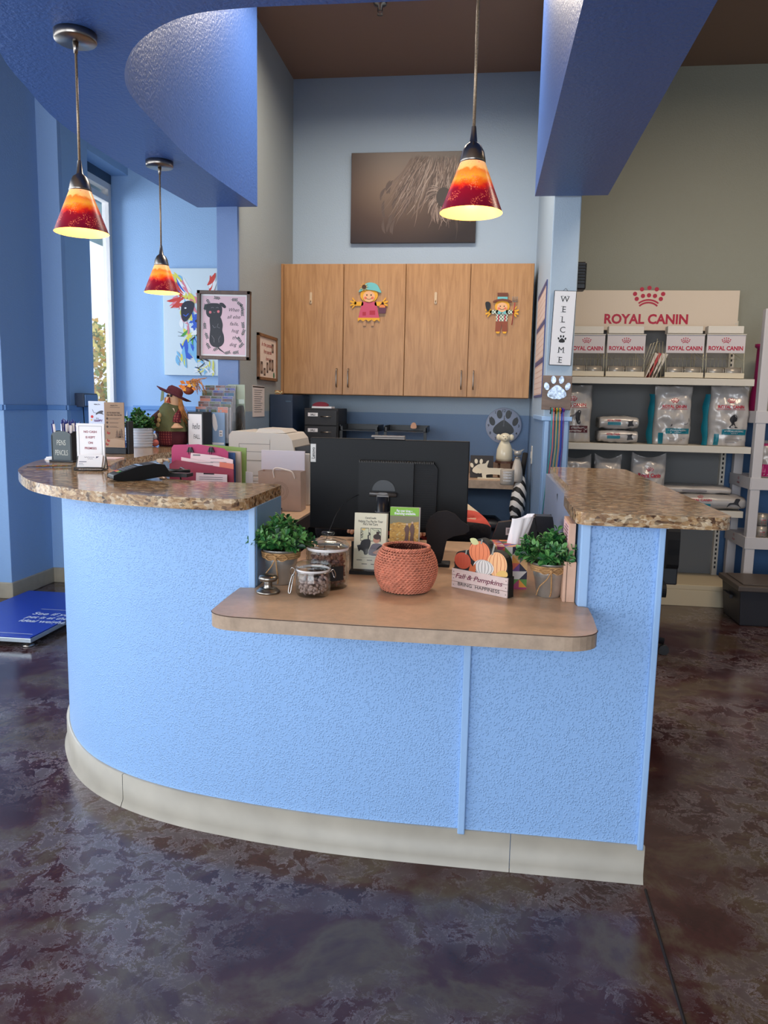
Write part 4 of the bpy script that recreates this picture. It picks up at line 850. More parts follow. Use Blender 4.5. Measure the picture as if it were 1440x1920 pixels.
# sanitizer pump behind the inner edge
a = at(302, 895, Y=2.9)
t = thing('pump_bottle', 'clear soap pump bottle with cream pump inside the desk, left of the folders', 'bottle', (a.x, 2.9, .76))
zp = at(302, 866, Y=2.9).z-.76
MB().lathe([(0, 0), (.032, 0), (.034, .01), (.034, zp-.09), (.02, zp-.06), (.0, zp-.055)], 24).build('bottle', P('soap_bottle', (150, 130, 112), .2), t)
MB().cyl((0, 0, zp-.06), (0, 0, zp), .012, .009, 16).bx(-.012, .012, -.012, .012, zp, zp+.012).tube([(.0, 0, zp+.008), (.03, 0, zp+.008), (.036, 0, zp)], .005, 8).build('pump', P('cream_pump', (196, 170, 140), .4), t)
tag(MB().tube([(-.05, 0, 0), (.05, 0, 0)], .006, 8).bx(-.05, .05, -.03, .03, -.02, -.008).build('stapler', BLACK, None, (at(335, 893, Y=2.62).x, 2.6, GT+.021)), 'black stapler lying behind the card terminal', 'stapler')

# ------------------------------------------------------------------ things on the left granite
GZ = GT
# pen holder with pens
q = at(122, 866, Z=GZ)
t = thing('pen_holder', 'slate grey pen holder lettered PENS PENCILS on the left granite', 'pen holder', (q.x, q.y+.03, GZ), math.radians(-6))
PH = P('slate_grey_tin', (70, 80, 84), .5); PHD = P('slate_dark', (16, 20, 30), .5)
MB().bx(-.058, .058, -.052, .052, 0, .008).build('base', PHD, t, bevel=.002)
arch = [(-.048, .008), (.048, .008), (.048, .108)]+arc(0, .108, .048, .022, 0, 180, 12)+[(-.048, .108)]
R90 = Matrix.Rotation(PI/2, 4, 'Z')
m = MB(); m.prism(arch, -.046, -.043, 0); m.build('lettered_panel', PH, t)
for k in (1, 2, 3):
    m = MB(); m.M = Matrix.Rotation(PI/2*k, 4, 'Z'); m.prism(arch, -.046, -.043, 0); m.build('side_panel', PHD, t)
m = MB(); m.text('PENS', 0, .082, .022, 0, -.0466, w=.042); m.text('PENCILS', 0, .04, .022, 0, -.0466, w=.06); m.build('lettering', P('silver_letter', (190, 190, 180), .5), t)
r = random.Random(11); PW = P('pen_white', (226, 222, 226), .3); PBL = P('pen_blue', (24, 36, 120), .3)
proto = None
labs = ('white pen with blue clip leaning left in the pen holder', 'white pen with blue clip standing in the holder')
for k in range(15):
    xx, yy = -.033+.0165*(k % 5), -.028+.026*(k//5)
    lean = (xx*2.4+r.uniform(-.05, .05), yy*2.0+r.uniform(-.06, .03))
    rot = (-lean[1], lean[0], r.uniform(0, 6)); L = .142+r.uniform(-.01, .012)
    if proto is None:
        pn = thing('ballpoint_pen', 'white ballpoint pen with blue clip standing in the slate pen holder', 'pen', (0, 0, 0), 0, 'pens in the slate pen holder')
        MB().cyl((0, 0, .0), (0, 0, .13), .0048, .0055, 10).build('barrel', PW, pn)
        MB().cyl((0, 0, .13), (0, 0, .146), .003, .0026, 8).build('push_button', PBL, pn)
        MB().bx(-.002, .002, -.009, -.005, .09, .132).build('clip', PBL, pn); MB().cyl((0, 0, .085), (0, 0, .096), .0059, None, 10).build('print_band', PBL, pn)
        proto = pn
    else: pn = dup(proto)
    w_ = t.matrix_basis @ Vector((xx, yy, .022+r.uniform(0, .012))); pn.location = w_; pn.rotation_euler = rot
q = at(88, 862, Z=GZ)
tag(MB().bx(0, .12, 0, .08, 0, .006).bx(.004, .116, .003, .078, .007, .012).build('notepad', PAPER, None, (q.x-.01, q.y, GZ)), 'small white notepads lying behind the pen holder', 'notepad')
# leaf cut-out
q0 = at(66, 877, Z=GZ); q1 = at(136, 876, Z=GZ)
m = MB(); n_ = 12
L_ = (q1-q0); 
for k in range(n_):
    x = L_.x*(k/n_); w_ = .012+.022*math.sin(PI*(k+.5)/n_)
    m.add([(x, -w_*.2, .003), (x+L_.x/n_*.9, 0, .002), (x+L_.x/n_*1.5, w_, .006), (x+L_.x/n_*.6, w_*.7, .007)], [(0, 1, 2, 3)], k % 3); m.add([(x, w_*.1, .003), (x+L_.x/n_*.9, 0, .002), (x+L_.x/n_*1.5, -w_, .006), (x+L_.x/n_*.6, -w_*.7, .007)], [(3, 2, 1, 0)], (k+1) % 3)
m.tube([(-.03, 0, .003), (L_.x+.02, 0, .004)], .0016, 5, 3)
tag(m.build('autumn_leaf', [P('leaf_mustard', (176, 140, 60), .6), P('leaf_rust', (160, 76, 50), .6), P('leaf_olive', (120, 124, 60), .6), INK], None, (q0.x, q0.y, GZ+.001), math.atan2(L_.y, L_.x)), 'flat artificial autumn leaf lying on the granite before the pen holder', 'leaf')
# acrylic sign
a = at(140, 793, Y=2.86); b = at(193, 793, Y=2.86); w = b.x-a.x; h = a.z-GZ
t = thing('tabletop_sign', 'white acrylic stand sign reading NO CASH IS KEPT ON PREMISES', 'sign', ((a.x+b.x)/2+.004, 2.865, GZ), math.radians(2))
MB().bx(-w/2, w/2, -.002, .002, 0, h).bx(-w/2, w/2, -.0, .06, 0, .003).build('acrylic_stand', M_acr, t)
m = MB(); m.bx(-w/2+.002, w/2-.002, -.0018+.004, .0045, .006, h-.001, 0)
m.M = Matrix.Translation((0, -.0035, 0)); m.rect(-w/2+.002, w/2-.002, .006, h-.001, 0, 0)
fw_ = w*.80
for s_ in ((-fw_/2, -fw_/2+.001, .03, h-.01), (fw_/2-.001, fw_/2, .03, h-.01), (-fw_/2, fw_/2, .03, .031), (-fw_/2, fw_/2, h-.011, h-.01)): m.rect(*s_, 2, -.0006)
for i, s_ in enumerate(('NO CASH', 'IS KEPT', 'ON', 'PREMISES')): m.text(s_, 0, h-.033-i*.0215, .0085, 1, -.0007, bold=.02)
m.rect(-.034, .034, .022, .0235, 2, -.0006)
m.build('printed_sheet', [PAPER, P('wine_red_print', (140, 30, 60), .5), INK], t)
# business card holder
q = at(172, 882, Z=GZ)
t = thing('card_holder', 'black wire mesh holder with a pile of white business cards', 'card holder', (q.x-.005, q.y+.0, GZ), math.radians(10))
m = MB()
for s_ in (-.052, .052): m.tube([(s_, -.02, .012), (s_, -.022, .003), (s_, .015, .003), (s_, .04, .003), (s_, .022, .05), (s_, -.0, .012), (s_, -.02, .008)], .0022, 6)
m.tube([(-.052, -.024, .012), (.052, -.024, .012)], .0022, 6).tube([(-.052, .04, .003), (.052, .04, .003)], .0022, 6).tube([(-.052, -.022, .002), (.052, -.022, .002)], .0022, 6)
for k in range(17): m.tube([(-.048+k*.006, -.023, .002), (-.048+k*.006, -.024, .012)], .0008, 4)
m.build('wire_frame', BLACK, t)
tc_ = thing('business_cards', 'pile of white business cards leaning in the black mesh holder', 'cards', (q.x-.005, q.y, GZ+.006), 0, rot=(math.radians(-28), 0, math.radians(10)))
m = MB(); m.bx(-.045, .045, -.016, .002, 0, .05, 0); m.build('card_stack', PAPER, tc_)
m = MB(); m.text('Blue Sage', .0, .040, .004, 0, -.0164, shear=.3); m.text('Clinic', .002, .033, .0035, 0, -.0164, shear=.3) if 0 else m.rect(-.012, .014, .0335, .0345, 0, -.0164); m.rect(-.04, -.012, .02, .0225, 0, -.0164); m.rect(-.04, -.024, .014, .0155, 0, -.0164); m.rect(-.04, -.02, .008, .009, 0, -.0164); m.disc(.024, .041, .004, .0025, 0, -.0164)
m = MB(); m.stroke([(-.022+.004*i, .04+.0012*(-1)**i) for i in range(10)], .0014, 0, -.0164); m.stroke([(-.010+.004*i, .033+.001*(-1)**i) for i in range(6)], .0012, 0, -.0164); m.rect(-.04, -.012, .02, .0225, 0, -.0164); m.rect(-.04, -.024, .014, .0155, 0, -.0164); m.rect(-.04, -.02, .008, .009, 0, -.0164); m.disc(.024, .041, .004, .0025, 0, -.0164); m.stroke([(.02, .036), (.026, .040), (.031, .044)], .0016, 0, -.0164)
m.build('card_print', P('card_ink_blue', (60, 64, 96), .6), tc_)
# card terminal
q = at(198, 901, Z=GZ)
ql = at(205, 905, Z=GZ); qr = at(308, 901, Z=GZ); dv = qr-ql; L = dv.length
t = thing('card_terminal', 'black card payment terminal with coloured keys on the left granite', 'card terminal', (ql.x, ql.y+.03, GZ), math.atan2(dv.y, dv.x))
prof = [(0, .006), (.012, .002), (L*.45, .0), (L, .014), (L+.004, .03), (L-.01, .052), (L*.75, .056), (L*.45, .048), (L*.15, .03), (.0, .02)]
MB().prism(prof, 0, .078).build('housing', P('terminal_black', (14, 16, 20), .5, spec=.3), t, bevel=.006, seg=3)
sl = lambda x: .0305+.0165*(x/L-.15)/.3 if x < L*.45 else (.048+.008*(x/L-.45)/.3 if x < L*.75 else .056-.004*(x/L-.75)/.2)
def top_patch(m, x0, x1, y0, y1, mi, dz=.0012): m.add([(x0, y0, sl(x0)+dz), (x1, y0, sl(x1)+dz), (x1, y1, sl(x1)+dz), (x0, y1, sl(x0)+dz)], [(0, 1, 2, 3)], mi)
m = MB()
for i in range(3): top_patch(m, L*.10, L*.16, .010+i*.022, .028+i*.022, i, .0015)
for j in range(4):
    for i in range(3): top_patch(m, L*(.185+.065*j), L*(.235+.065*j), .010+i*.022, .028+i*.022, 3, .0015)
m.build('keys', [P('key_green', (70, 160, 80), .4), P('key_orange', (220, 140, 50), .4), P('key_red', (200, 60, 70), .4), P('key_grey', (96, 102, 112), .4)], t)
m = MB(); top_patch(m, L*.46, L*.88, .006, .072, 0); m.build('screen', P('terminal_screen', (170, 190, 210), .15), t)
a = at(308, 896, Z=GZ); b = at(345, 893, Z=GZ)
m = MB(); m.tube(spl([(a.x-.01, a.y+.03, GZ+.02), (a.x+.04, a.y+.07, GZ+.006), (a.x+.02, a.y+.16, GZ+.006), (a.x-.05, a.y+.26, GZ+.005), (a.x-.06, a.y+.34, GZ-.15), (a.x-.06, a.y+.36, GZ-.3)], 5), .003, 6); tag(m.build('terminal_cable', BLACK), 'thin black cable running off the back of the granite from the terminal', 'cable')
# tall brochures
q = at(212, 851, Z=GZ); YB = q.y
t = thing('brochure_stand', 'black counter stand carrying the white and the brown tall leaflets', 'stand', (q.x, YB, GZ))
MB().bx(-.06, .068, .0, .06, 0, .03).bx(-.12, -.02, .02, .06, 0, .02).bx(.064, .08, .01, .06, 0, .16).build('stand_body', PHD, t, bevel=.002)
a = at(196, 754, Y=YB); b = at(233, 754, Y=YB)
bw = b.x-a.x; bh = a.z-GZ-.032
def leaflet(label, x, y, w, h, base_m, marks, mats, rz=0):
    o = thing('leaflet', label, 'leaflet', (x, y, GZ+.032), rz); MB().bx(0, w, -.004, .0, 0, h).build('sheet', base_m, o); m = MB(); marks(m, w, h); m.build('print', mats, o); return o
def mk_b(m, w, h):
    m.text('HEALTH', w*.5, h*.93, .006, 0, -.0046, w=w*.35, bold=.02); m.rect(w*.3, w*.8, h*.885, h*.893, 0, -.0046)
    m.text('DO YOU KNOW THESE', w*.46, h*.77, .0075, 0, -.0046, w=w*.66, bold=.03); m.text('FLEA AND TICK FACTS?', w*.5, h*.72, .0075, 0, -.0046, w=w*.76, bold=.03)
    for i in range(3): m.disc(w*.14, h*(.64-.09*i), w*.055, None, 0, -.0046); m.rect(w*.26, w*(.82-.1*i), h*(.645-.09*i), h*(.651-.09*i), 0, -.0046); m.rect(w*.26, w*.7, h*(.625-.09*i), h*(.631-.09*i), 0, -.0046)
    for x_, s_ in ((.62, 1), (.74, .8), (.84, 1.25)):
        for k in range(3): m.flat([(w*x_-w*.1*s_*(1-k*.25), h*(.22+k*.05*s_)), (w*x_+w*.1*s_*(1-k*.25), h*(.22+k*.05*s_)), (w*x_, h*(.30+k*.05*s_))], 1, -.0046-k*.0002)
    for x_, z_ in ((.18, .31), (.17, .14), (.1, .06)): m.flat([(w*x_-.008, h*z_), (w*x_+.004, h*z_-.006), (w*x_+.01, h*z_+.006), (w*x_+.001, h*z_+.004), (w*x_-.004, h*z_+.012)], 2, -.005)
    m.flat([(0, 0), (w, 0), (w, h*.16), (w*.5, h*.2), (0, h*.17)], 3, -.0043)
leaflet('tall brown leaflet with trees and bullet points in the black stand', a.x, YB-.002, bw, bh, P('kraft_print', (150, 118, 90), .5), mk_b, [P('print_dark_brown', (66, 44, 36), .6), P('tree_print', (108, 82, 64), .6), P('print_maple_red', (160, 40, 40), .6), P('kraft_light', (176, 146, 120), .6)])
c_ = at(165, 753, Y=YB)
def mk_w(m, w, h):
    m.text('HEALTH', w*.5, h*.93, .006, 0, -.0046, w=w*.35, bold=.02)
    m.flat(spl([(w*.45, h*.74), (w*.6, h*.78), (w*.78, h*.80), (w*.86, h*.78), (w*.8, h*.745), (w*.88, h*.71), (w*.6, h*.73), (w*.42, h*.70)], 3, True), 1, -.0046); m.stroke([(w*.48, h*.74), (w*.3, h*.75), (w*.22, h*.82)], .002, 1, -.0046)
    m.text('the', w*.5, h*.63, .008, 0, -.0046); m.text('HAPPY', w*.56, h*.575, .011, 2, -.0046, w=w*.5, bold=.04)
    m.disc(w*.2, h*.66, w*.08, None, 3, -.0046); m.disc(w*.16, h*.59, w*.05, None, 4, -.0046); m.flat([(w*.6, 0), (w, 0), (w, h*.33), (w*.75, h*.25)], 4, -.0046)
    m.disc(w*.92, h*.22, w*.1, h*.03, 3, -.005)
leaflet('tall white leaflet with a running dog, left of the brown leaflet', c_.x, YB+.0+.006, a.x-c_.x+.004, bh+.004, P('white_leaflet', (206, 212, 232), .5), mk_w, [P('print_dark_brown', (66, 44, 36), .6), P('dog_print_grey', (70, 70, 80), .6), P('print_purple', (90, 40, 110), .6), P('print_red', (200, 50, 50), .6), P('print_gold', (226, 180, 90), .6)])
tag(MB().bx(-.07, .07, 0, .1, 0, .004).build('paper_sheet', PKP, None, (at(212, 858, Z=GZ).x, at(212, 862, Z=GZ).y, GZ), .1), 'sheet of paper lying before the black leaflet stand', 'paper')
# ribbed pot plant
q = at(262, 838, Z=GZ); a = at(238, 808, Y=q.y); b = at(288, 808, Y=q.y); R = (b.x-a.x)/2; H = at(262, 806, Y=q.y+.0).z-GZ+.01
t = thing('potted_plant', 'bushy green plant in a ribbed white metal tub on the far left granite', 'plant', (q.x, q.y, GZ))
prof = [(0, 0), (R*.86, 0)]
for k in range(7): z = .004+k*H/7; prof += [(R*(.86+.02*k)+.0, z), (R*(.88+.02*k)+.003, z+H/14), (R*(.87+.02*k), z+H/7-.002)]
prof += [(R*1.02, H), (R*.98, H), (R*.95, H-.03), (0, H-.03)]
MB().lathe(prof, 40).build('tub', P('pale_ribbed_metal', (196, 206, 222), .35), t)
m = MB(); foliage(m, (0, 0, H-.03), R*1.05, 190, (0, 3, 1, 0), .021, 1.35, 2, 4); m.build('foliage', LEAF, t)
# white tree figurines seen past the plant
for px, py0, lb in ((218, 757, 'small white cone tree figurine on the window ledge, nearly hidden behind the leaflets'), (238, 768, 'white cone tree figurine on the window ledge, seen between leaflets and potted plant')):
    a = at(px, py0, Y=6.1 if px < 230 else 6.13); z = a.z-wz0-.021
    t = thing('tree_figurine', lb, 'figurine', (min(a.x, -2.76), 6.1 if px < 230 else 6.13, wz0+.021), 0, 'white cone trees behind the leaflets')
    MB().lathe([(0, .02), (.03, .02), (.012, z*.55), (.02, z*.5), (.006, z*.8), (0, z)], 12, c=(0, 0, 0)).build('cone', P('snow_white', (214, 220, 230), .6), t); MB().cyl((0, 0, 0), (0, 0, .02), .012, None, 8).build('trunk', FR, t)
# tiny plush beside the scarecrow
a = at(295, 822, Y=4.25)
t = thing('plush_dog', 'tiny grey and white plush dog in a pink coat at the scarecrow side', 'plush toy', (a.x-.005, 4.22, GZ))
MB().ell((0, 0, .022), (.026, .02, .022)).build('body', P('plush_pink', (190, 110, 110), .9), t)
MB().ell((0, 0, .058), (.02, .018, .018)).build('head', P('plush_white', (206, 206, 214), .9), t)
m = MB(); m.ell((-.017, 0, .064), (.008, .006, .013)).ell((.017, 0, .064), (.008, .006, .013)).ell((0, -.018, .056), (.004, .003, .003)).ell((-.007, -.016, .064), (.003, .002, .003)).ell((.007, -.016, .064), (.003, .002, .003)); m.build('ears_and_face', P('plush_dark', (60, 64, 80), .9), t)

# scarecrow doll
q = at(331, 835, Z=GZ); SY = q.y-.06
k_ = (SY*math.cos(math.radians(7.25))+1.8*math.sin(math.radians(7.25)))/FPX
def sc(px, py): p_ = at(px, py, Y=SY); return (p_.x-q.x, p_.z-GZ)
t = thing('scarecrow_doll', 'standing cloth scarecrow doll in maroon hat and olive tunic on the left granite', 'doll', (q.x, SY, GZ))
OLV = P('olive_felt', (98, 100, 66), .95, var=.15, bump=.5, bs=300); MUS = P('muslin_cloth', (206, 164, 130), .9, bump=.3, bs=300)
def plaid(name, c0, c1, c2):
    m = NT(name); co = m.co(); sx = m.N('ShaderNodeSeparateXYZ'); m.L(co, sx.inputs[0]); o = None
    f = []
    for i in (0, 2):
        a_ = m.N('ShaderNodeMath', operation='MULTIPLY'); m.L(sx.outputs[i], a_.inputs[0]); a_.inputs[1].default_value = 420; s_ = m.N('ShaderNodeMath', operation='SINE'); m.L(a_.outputs[0], s_.inputs[0]); g_ = m.N('ShaderNodeMath', operation='GREATER_THAN'); m.L(s_.outputs[0], g_.inputs[0]); g_.inputs[1].default_value = .55; f.append(g_.outputs[0])
    c = m.mix(f[0], c0, c1); c = m.mix(f[1], c, c2); m.L(c, m.b.inputs['Base Color']); m.set(Roughness=.9); return m.m
PLD = plaid('maroon_plaid', (110, 30, 46), (160, 90, 80), (90, 24, 40))
MB().lathe([(0, 0), (.075, 0), (.09, .02), (.097, .06), (.093, .11), (.08, .14), (0, .15)], 32).build('skirt', MAROON, t)
m = MB(); m.M = Matrix.Rotation(0, 4, 'Z'); 
n = 10; vs = []; 
for i in range(n+1):
    a_ = -PI/2-.45+.8*i/n
    for z, r_ in ((.012, .0885), (.06, .0985), (.11, .0945)): vs.append((r_*math.cos(a_), r_*math.sin(a_), z))
m.add(vs, [(3*i+j, 3*(i+1)+j, 3*(i+1)+j+1, 3*i+j+1) for i in range(n) for j in range(2)], 0, True); m.build('plaid_patch', PLD, t)
rag = lambda a_, z: 1+.05*math.sin(9*a_)+.02*math.sin(23*a_)
MB().lathe([(.108, .088), (.1, .12), (.085, .17), (.07, .22), (.045, .25), (0, .255)], 48, fn=lambda a_, z: rag(a_, z) if z < .13 else 1+.02*math.sin(7*a_)).build('tunic', OLV, t)
hx, hz = sc(327, 752)
MB().ell((hx, -.01, hz), (.046, .04, .062), 0, 24).build('head', MUS, t)
m = MB(); m.ell((hx-.02, -.048, hz+.03), (.0075, .005, .0075), 0).ell((hx+.0, -.050, hz+.03), (.0075, .005, .0075), 0); m.build('eyes', BLACK, t)
m = MB(); m.prism([(hx-.008, hz+.022), (hx-.026, hz-.008), (hx-.004, hz-.012)], -.062, -.044); m.build('nose', P('rust_felt', (150, 62, 44), .9), t)
m = MB(); m.stroke(arc(hx-.01, hz-.022, .02, .012, 200, 340, 8), .002, 0, -.0505); m.build('smile', INK, t)
m = MB()
for s_ in (-1, 1): m.prism(spl([(hx+s_*.004-.01, hz-.055), (hx+s_*.03-.01, hz-.04), (hx+s_*.036-.01, hz-.07), (hx+s_*.02-.01, hz-.10)], 3, True), -.062, -.05)
m.build('collar', P('cream_felt', (206, 190, 166), .9), t)
m = MB(); m.M = Matrix.Translation((hx+.0, -.012, hz+.034)) @ Matrix.Rotation(math.radians(22), 4, 'Y') @ Matrix.Rotation(math.radians(-10), 4, 'X')
m.lathe([(.048, .0), (.075, -.004), (.098, .006), (.1, .01), (.074, .004), (.046, .01), (.043, .035), (.03, .05), (0, .052)], 36, fn=lambda a_, z: 1+.06*math.sin(2*a_+1)); m.build('hat', MAROON, t)
fx, fz = sc(357, 722)
m = MB(); r = random.Random(2)
for k in range(9):
    a_ = r.uniform(0, 2*PI); x, z = fx+r.uniform(-.03, .028), fz+r.uniform(-.018, .014); s_ = .024
    m.add([(x, -.05, z), (x+s_*math.cos(a_-.5), -.055, z+s_*math.sin(a_-.5)), (x+s_*1.5*math.cos(a_), -.06, z+s_*1.5*math.sin(a_)), (x+s_*math.cos(a_+.5), -.055, z+s_*math.sin(a_+.5))], [(0, 1, 2, 3)], k % 2)
m.build('hat_leaves', [P('leaf_orange', (214, 120, 30), .7), P('leaf_amber', (230, 160, 50), .7)], t)
MB().ell((fx-.0, -.03, fz-.028), (.034, .026, .028), 0).build('hat_pumpkin', P('rust_gourd', (120, 52, 26), .6), t)
m = MB(); r = random.Random(8)
for k in range(34):
    x, z = fx+r.uniform(.0, .04), fz+r.uniform(.0, .02); a_ = r.uniform(-1.5, .5); l = r.uniform(.04, .085); m.tube([(x, -.045, z), (x+l*.5, -.05+r.uniform(-.02, .02), z+l*.25), (x+l*(.75+.3*math.cos(a_)), -.05+r.uniform(-.03, .03), z+l*.9*math.sin(a_))], .0016, 4)
for k in range(80):
    a_ = r.uniform(-.3, 1.3); x = hx+.034+.02*r.random(); z = hz+.03-.02*r.random(); l = r.uniform(.08, .16); m.tube([(x, -.03, z), (x+.02*r.random(), -.045+.02*r.random(), z-l*.5), (x+r.uniform(-.01, .05), -.045+.03*r.random(), z-l)], .0013, 4)
for k in range(24):
    x = hx-.04-.01*r.random(); m.tube([(x, -.02, hz+.02), (x-.01*r.random(), -.03, hz-.04), (x+r.uniform(-.02, .01), -.03, hz-.07-.03*r.random())], .0013, 4)
m.build('straw_hair', P('straw_tan', (190, 130, 74), .8, var=.3, vs=30), t)
for sg, (ax_, az_), (ex, ez), (hx2, hz2), nm in ((-1, sc(312, 768), sc(298, 785), sc(294, 800), 'left'), (1, sc(338, 768), sc(338, 785), sc(340, 796), 'right')):
    ar = MB().tube([(ax_, -.02, az_), (ex, -.055, ez), (hx2, -.07, hz2+.01)], [.022, .026, .024], 14).build('sleeve', PLD if sg > 0 else P('brown_felt', (84, 50, 44), .9), t)
    m = MB(); m.lathe([(.012, .01), (.02, .0), (.034, -.012), (.036, -.016), (.026, -.02), (0, -.02)], 18, c=(hx2, -.075, hz2), fn=lambda a_, z: 1+.1*math.sin(6*a_)); m.build('straw_cuff', MUS, ar)
lx, lz = sc(308, 740)
m = MB(); m.prism([(lx-.012, lz-.04), (lx+.006, lz-.03), (lx+.01, lz+.02), (lx-.004, lz+.022)], -.03, -.024); m.build('felt_leaf', P('sage_felt', (130, 140, 110), .9), t)
m = MB(); [m.ell((sc(312-i*1.5, 778+i*9)[0], -.096, sc(312, 778+i*9)[1]), (.012, .006, .015), 0, 10) for i in range(3)]; m.build('nut_garland', P('almond', (190, 160, 110), .7), t)

# hello FALL block, leaflet rack, dog poster
HY = 4.28
a = at(349, 772, Y=HY); b = at(381, 772, Y=HY); c_ = at(394, 772, Y=HY)
w = b.x-a.x+.006; h = a.z-GZ
t = thing('block_sign', 'black box frame reading hello FALL beside the scarecrow', 'sign', (b.x-.002, HY-.0, GZ), math.radians(-14))
MB().bx(-w, 0, 0, .09, 0, h).build('box_frame', P('frame_blackblue', (24, 26, 34), .5), t, bevel=.002)
m = MB(); m.rect(-w+.008, -.008, .008, h-.012, 0, -.001); m.text('hello', -.047, h*.60, .034, 1, -.0016, shear=.25, w=.052); m.text('FALL', -.042, h*.3, .026, 1, -.0016, w=.042); m.build('panel', [PAPER, INK], t)
RY = 4.34
def rp(px, py, Y=RY): p_ = at(px, py, Y=Y); return p_.x, p_.z
rx0, _ = rp(378, 760); 
t = thing('leaflet_rack', 'clear tiered rack of small leaflets beside the grey wall', 'rack', (rx0, 4.512, GZ))
r = random.Random(21); cols = [P('leaflet_tone_%d' % i, c__, .4) for i, c__ in enumerate(((96, 84, 96), (206, 130, 110), (70, 84, 60), (90, 96, 160), (150, 156, 170), (60, 100, 130), (120, 80, 72), (104, 110, 90)))]
tiers = ((722, 384, 442), (731, 378, 440), (742, 374, 437), (752, 371, 434), (762, 366, 428))
for i, (py, pa, pb) in enumerate(tiers):
    y = 4.498-.02*i; a = at(pa, py, Y=y); b = at(pb, py, Y=y); z0 = at(pa, py+13, Y=y).z
    n_ = 3; ww = (b.x-a.x)/n_
    for j in range(n_):
        x0 = a.x+j*ww; lf = thing('small_leaflet', 'small leaflet, %s of three in the %s row of the clear rack' % (('left', 'middle', 'right')[j], ('top', 'second', 'third', 'fourth', 'lowest')[i]), 'leaflet', (x0+.002, y, GZ+.02), 0, 'small leaflets in the clear rack')
        hh = a.z-GZ-.02
        MB().bx(0, ww-.004, 0, .006, 0, hh).build('sheet', P('leaflet_white', (190, 192, 200), .4), lf)
        m = MB(); k = r.randrange(8); k2 = r.randrange(8); m.rect(.002, ww-.006, hh-.014, hh-.002, k, -.0008); m.rect(.002, ww-.006, hh-.034, hh-.015, k2, -.0008); m.disc(ww*.3, hh-.024, .006, .007, (k+3) % 8, -.0012); m.rect(ww*.5, ww*.85, hh-.010, hh-.007, 4, -.0012); m.build('print', cols, lf)
MB().bx(0, .20, 0, .003, 0, .28).build('back_plate', M_acr, t)
for i in range(5): MB().bx(-.012*i, .19-.01*i, -.018-.02*i, -.016-.02*i, 0, .25-.05*i).build('pocket', M_acr, t)
a = at(395, 773, Y=4.385); b = at(421, 773, Y=4.385)
t = thing('leaflet', 'pale blue leaflet with a white shape, facing out below the clear rack', 'leaflet', (a.x, 4.385, GZ)); w = b.x-a.x; h = a.z-GZ-.0
MB().bx(0, w, 0, .008, 0, h).build('sheet', P('leaflet_sky', (130, 160, 196), .4), t); m = MB(); m.flat(spl([(w*.1, h*.9), (w*.3, h*.95), (w*.5, h*.6), (w*.35, h*.45), (w*.15, h*.6)], 3, True), 0, -.001); m.rect(w*.05, w*.95, h*.06, h*.12, 0, -.001); m.rect(w*.6, w*.85, h*.3, h*.48, 0, -.001); m.rect(w*.64, w*.8, h*.33, h*.36, 1, -.0014); m.rect(w*.64, w*.8, h*.41, h*.44, 1, -.0014); m.build('print', [PAPER, GREY], t)
a = at(438, 721, Y=4.52); b = at(456, 721, Y=4.52); c_ = at(425, 780, Y=4.52)
t = thing('dog_poster', 'pale green standing poster with a photo of a shaggy terrier', 'poster', (c_.x+.01, 4.519, GZ)); w = b.x-c_.x; h = a.z-GZ
MB().bx(0, w, 0, .004, 0, h).build('sheet', P('poster_pale_green', (160, 172, 150), .4), t)
m = MB(); m.flat(spl([(w*.35, h*.02), (w*.98, h*.02), (w*.98, h*.6), (w*.75, h*.66), (w*.5, h*.62), (w*.35, h*.5), (w*.1, h*.4), (w*.05, h*.2)], 3, True), 0, -.001)
m.flat(spl([(w*.5, h*.2), (w*.8, h*.2), (w*.85, h*.38), (w*.7, h*.46), (w*.5, h*.4)], 3, True), 1, -.0014); m.flat(spl([(w*.3, h*.05), (w*.5, h*.1), (w*.5, h*.3), (w*.35, h*.32), (w*.2, h*.2)], 3, True), 2, -.0014)
r = random.Random(6)
for k in range(40): x, z = w*r.uniform(.35, .95), h*r.uniform(.1, .6); m.stroke([(x, z), (x+.006*r.uniform(-1, 1), z-.02)], .003, r.randrange(3), -.0018, True)
m.build('terrier_photo', [P('terrier_grey', (96, 92, 92), .6), P('terrier_tan', (120, 98, 84), .6), P('terrier_white', (170, 166, 164), .6)], t)
# thermostat box on the window wall
a = at(131, 737, Y=5.26); 
t = thing('thermostat', 'small grey wall controller with blue screen on the wall left of the window', 'thermostat', (-2.93, 5.36, at(150, 763, X=-2.9).z), PI/2)
z1 = at(150, 737, X=-2.9).z-t.location.z
MB().bx(-.10, .10, -.07, 0, 0, z1).build('housing', P('controller_dark', (50, 62, 84), .4), t, bevel=.004)
MB().bx(-.09, .095, -.076, -.07, .01, z1-.01).build('screen', P('controller_blue', (110, 144, 190), .3), t, bevel=.002)
MB().tube([(-.02, -.02, 0), (0, -.02, -.3), (.02, -.02, -.8)], .004, 6).build('cable', BLACK, t)

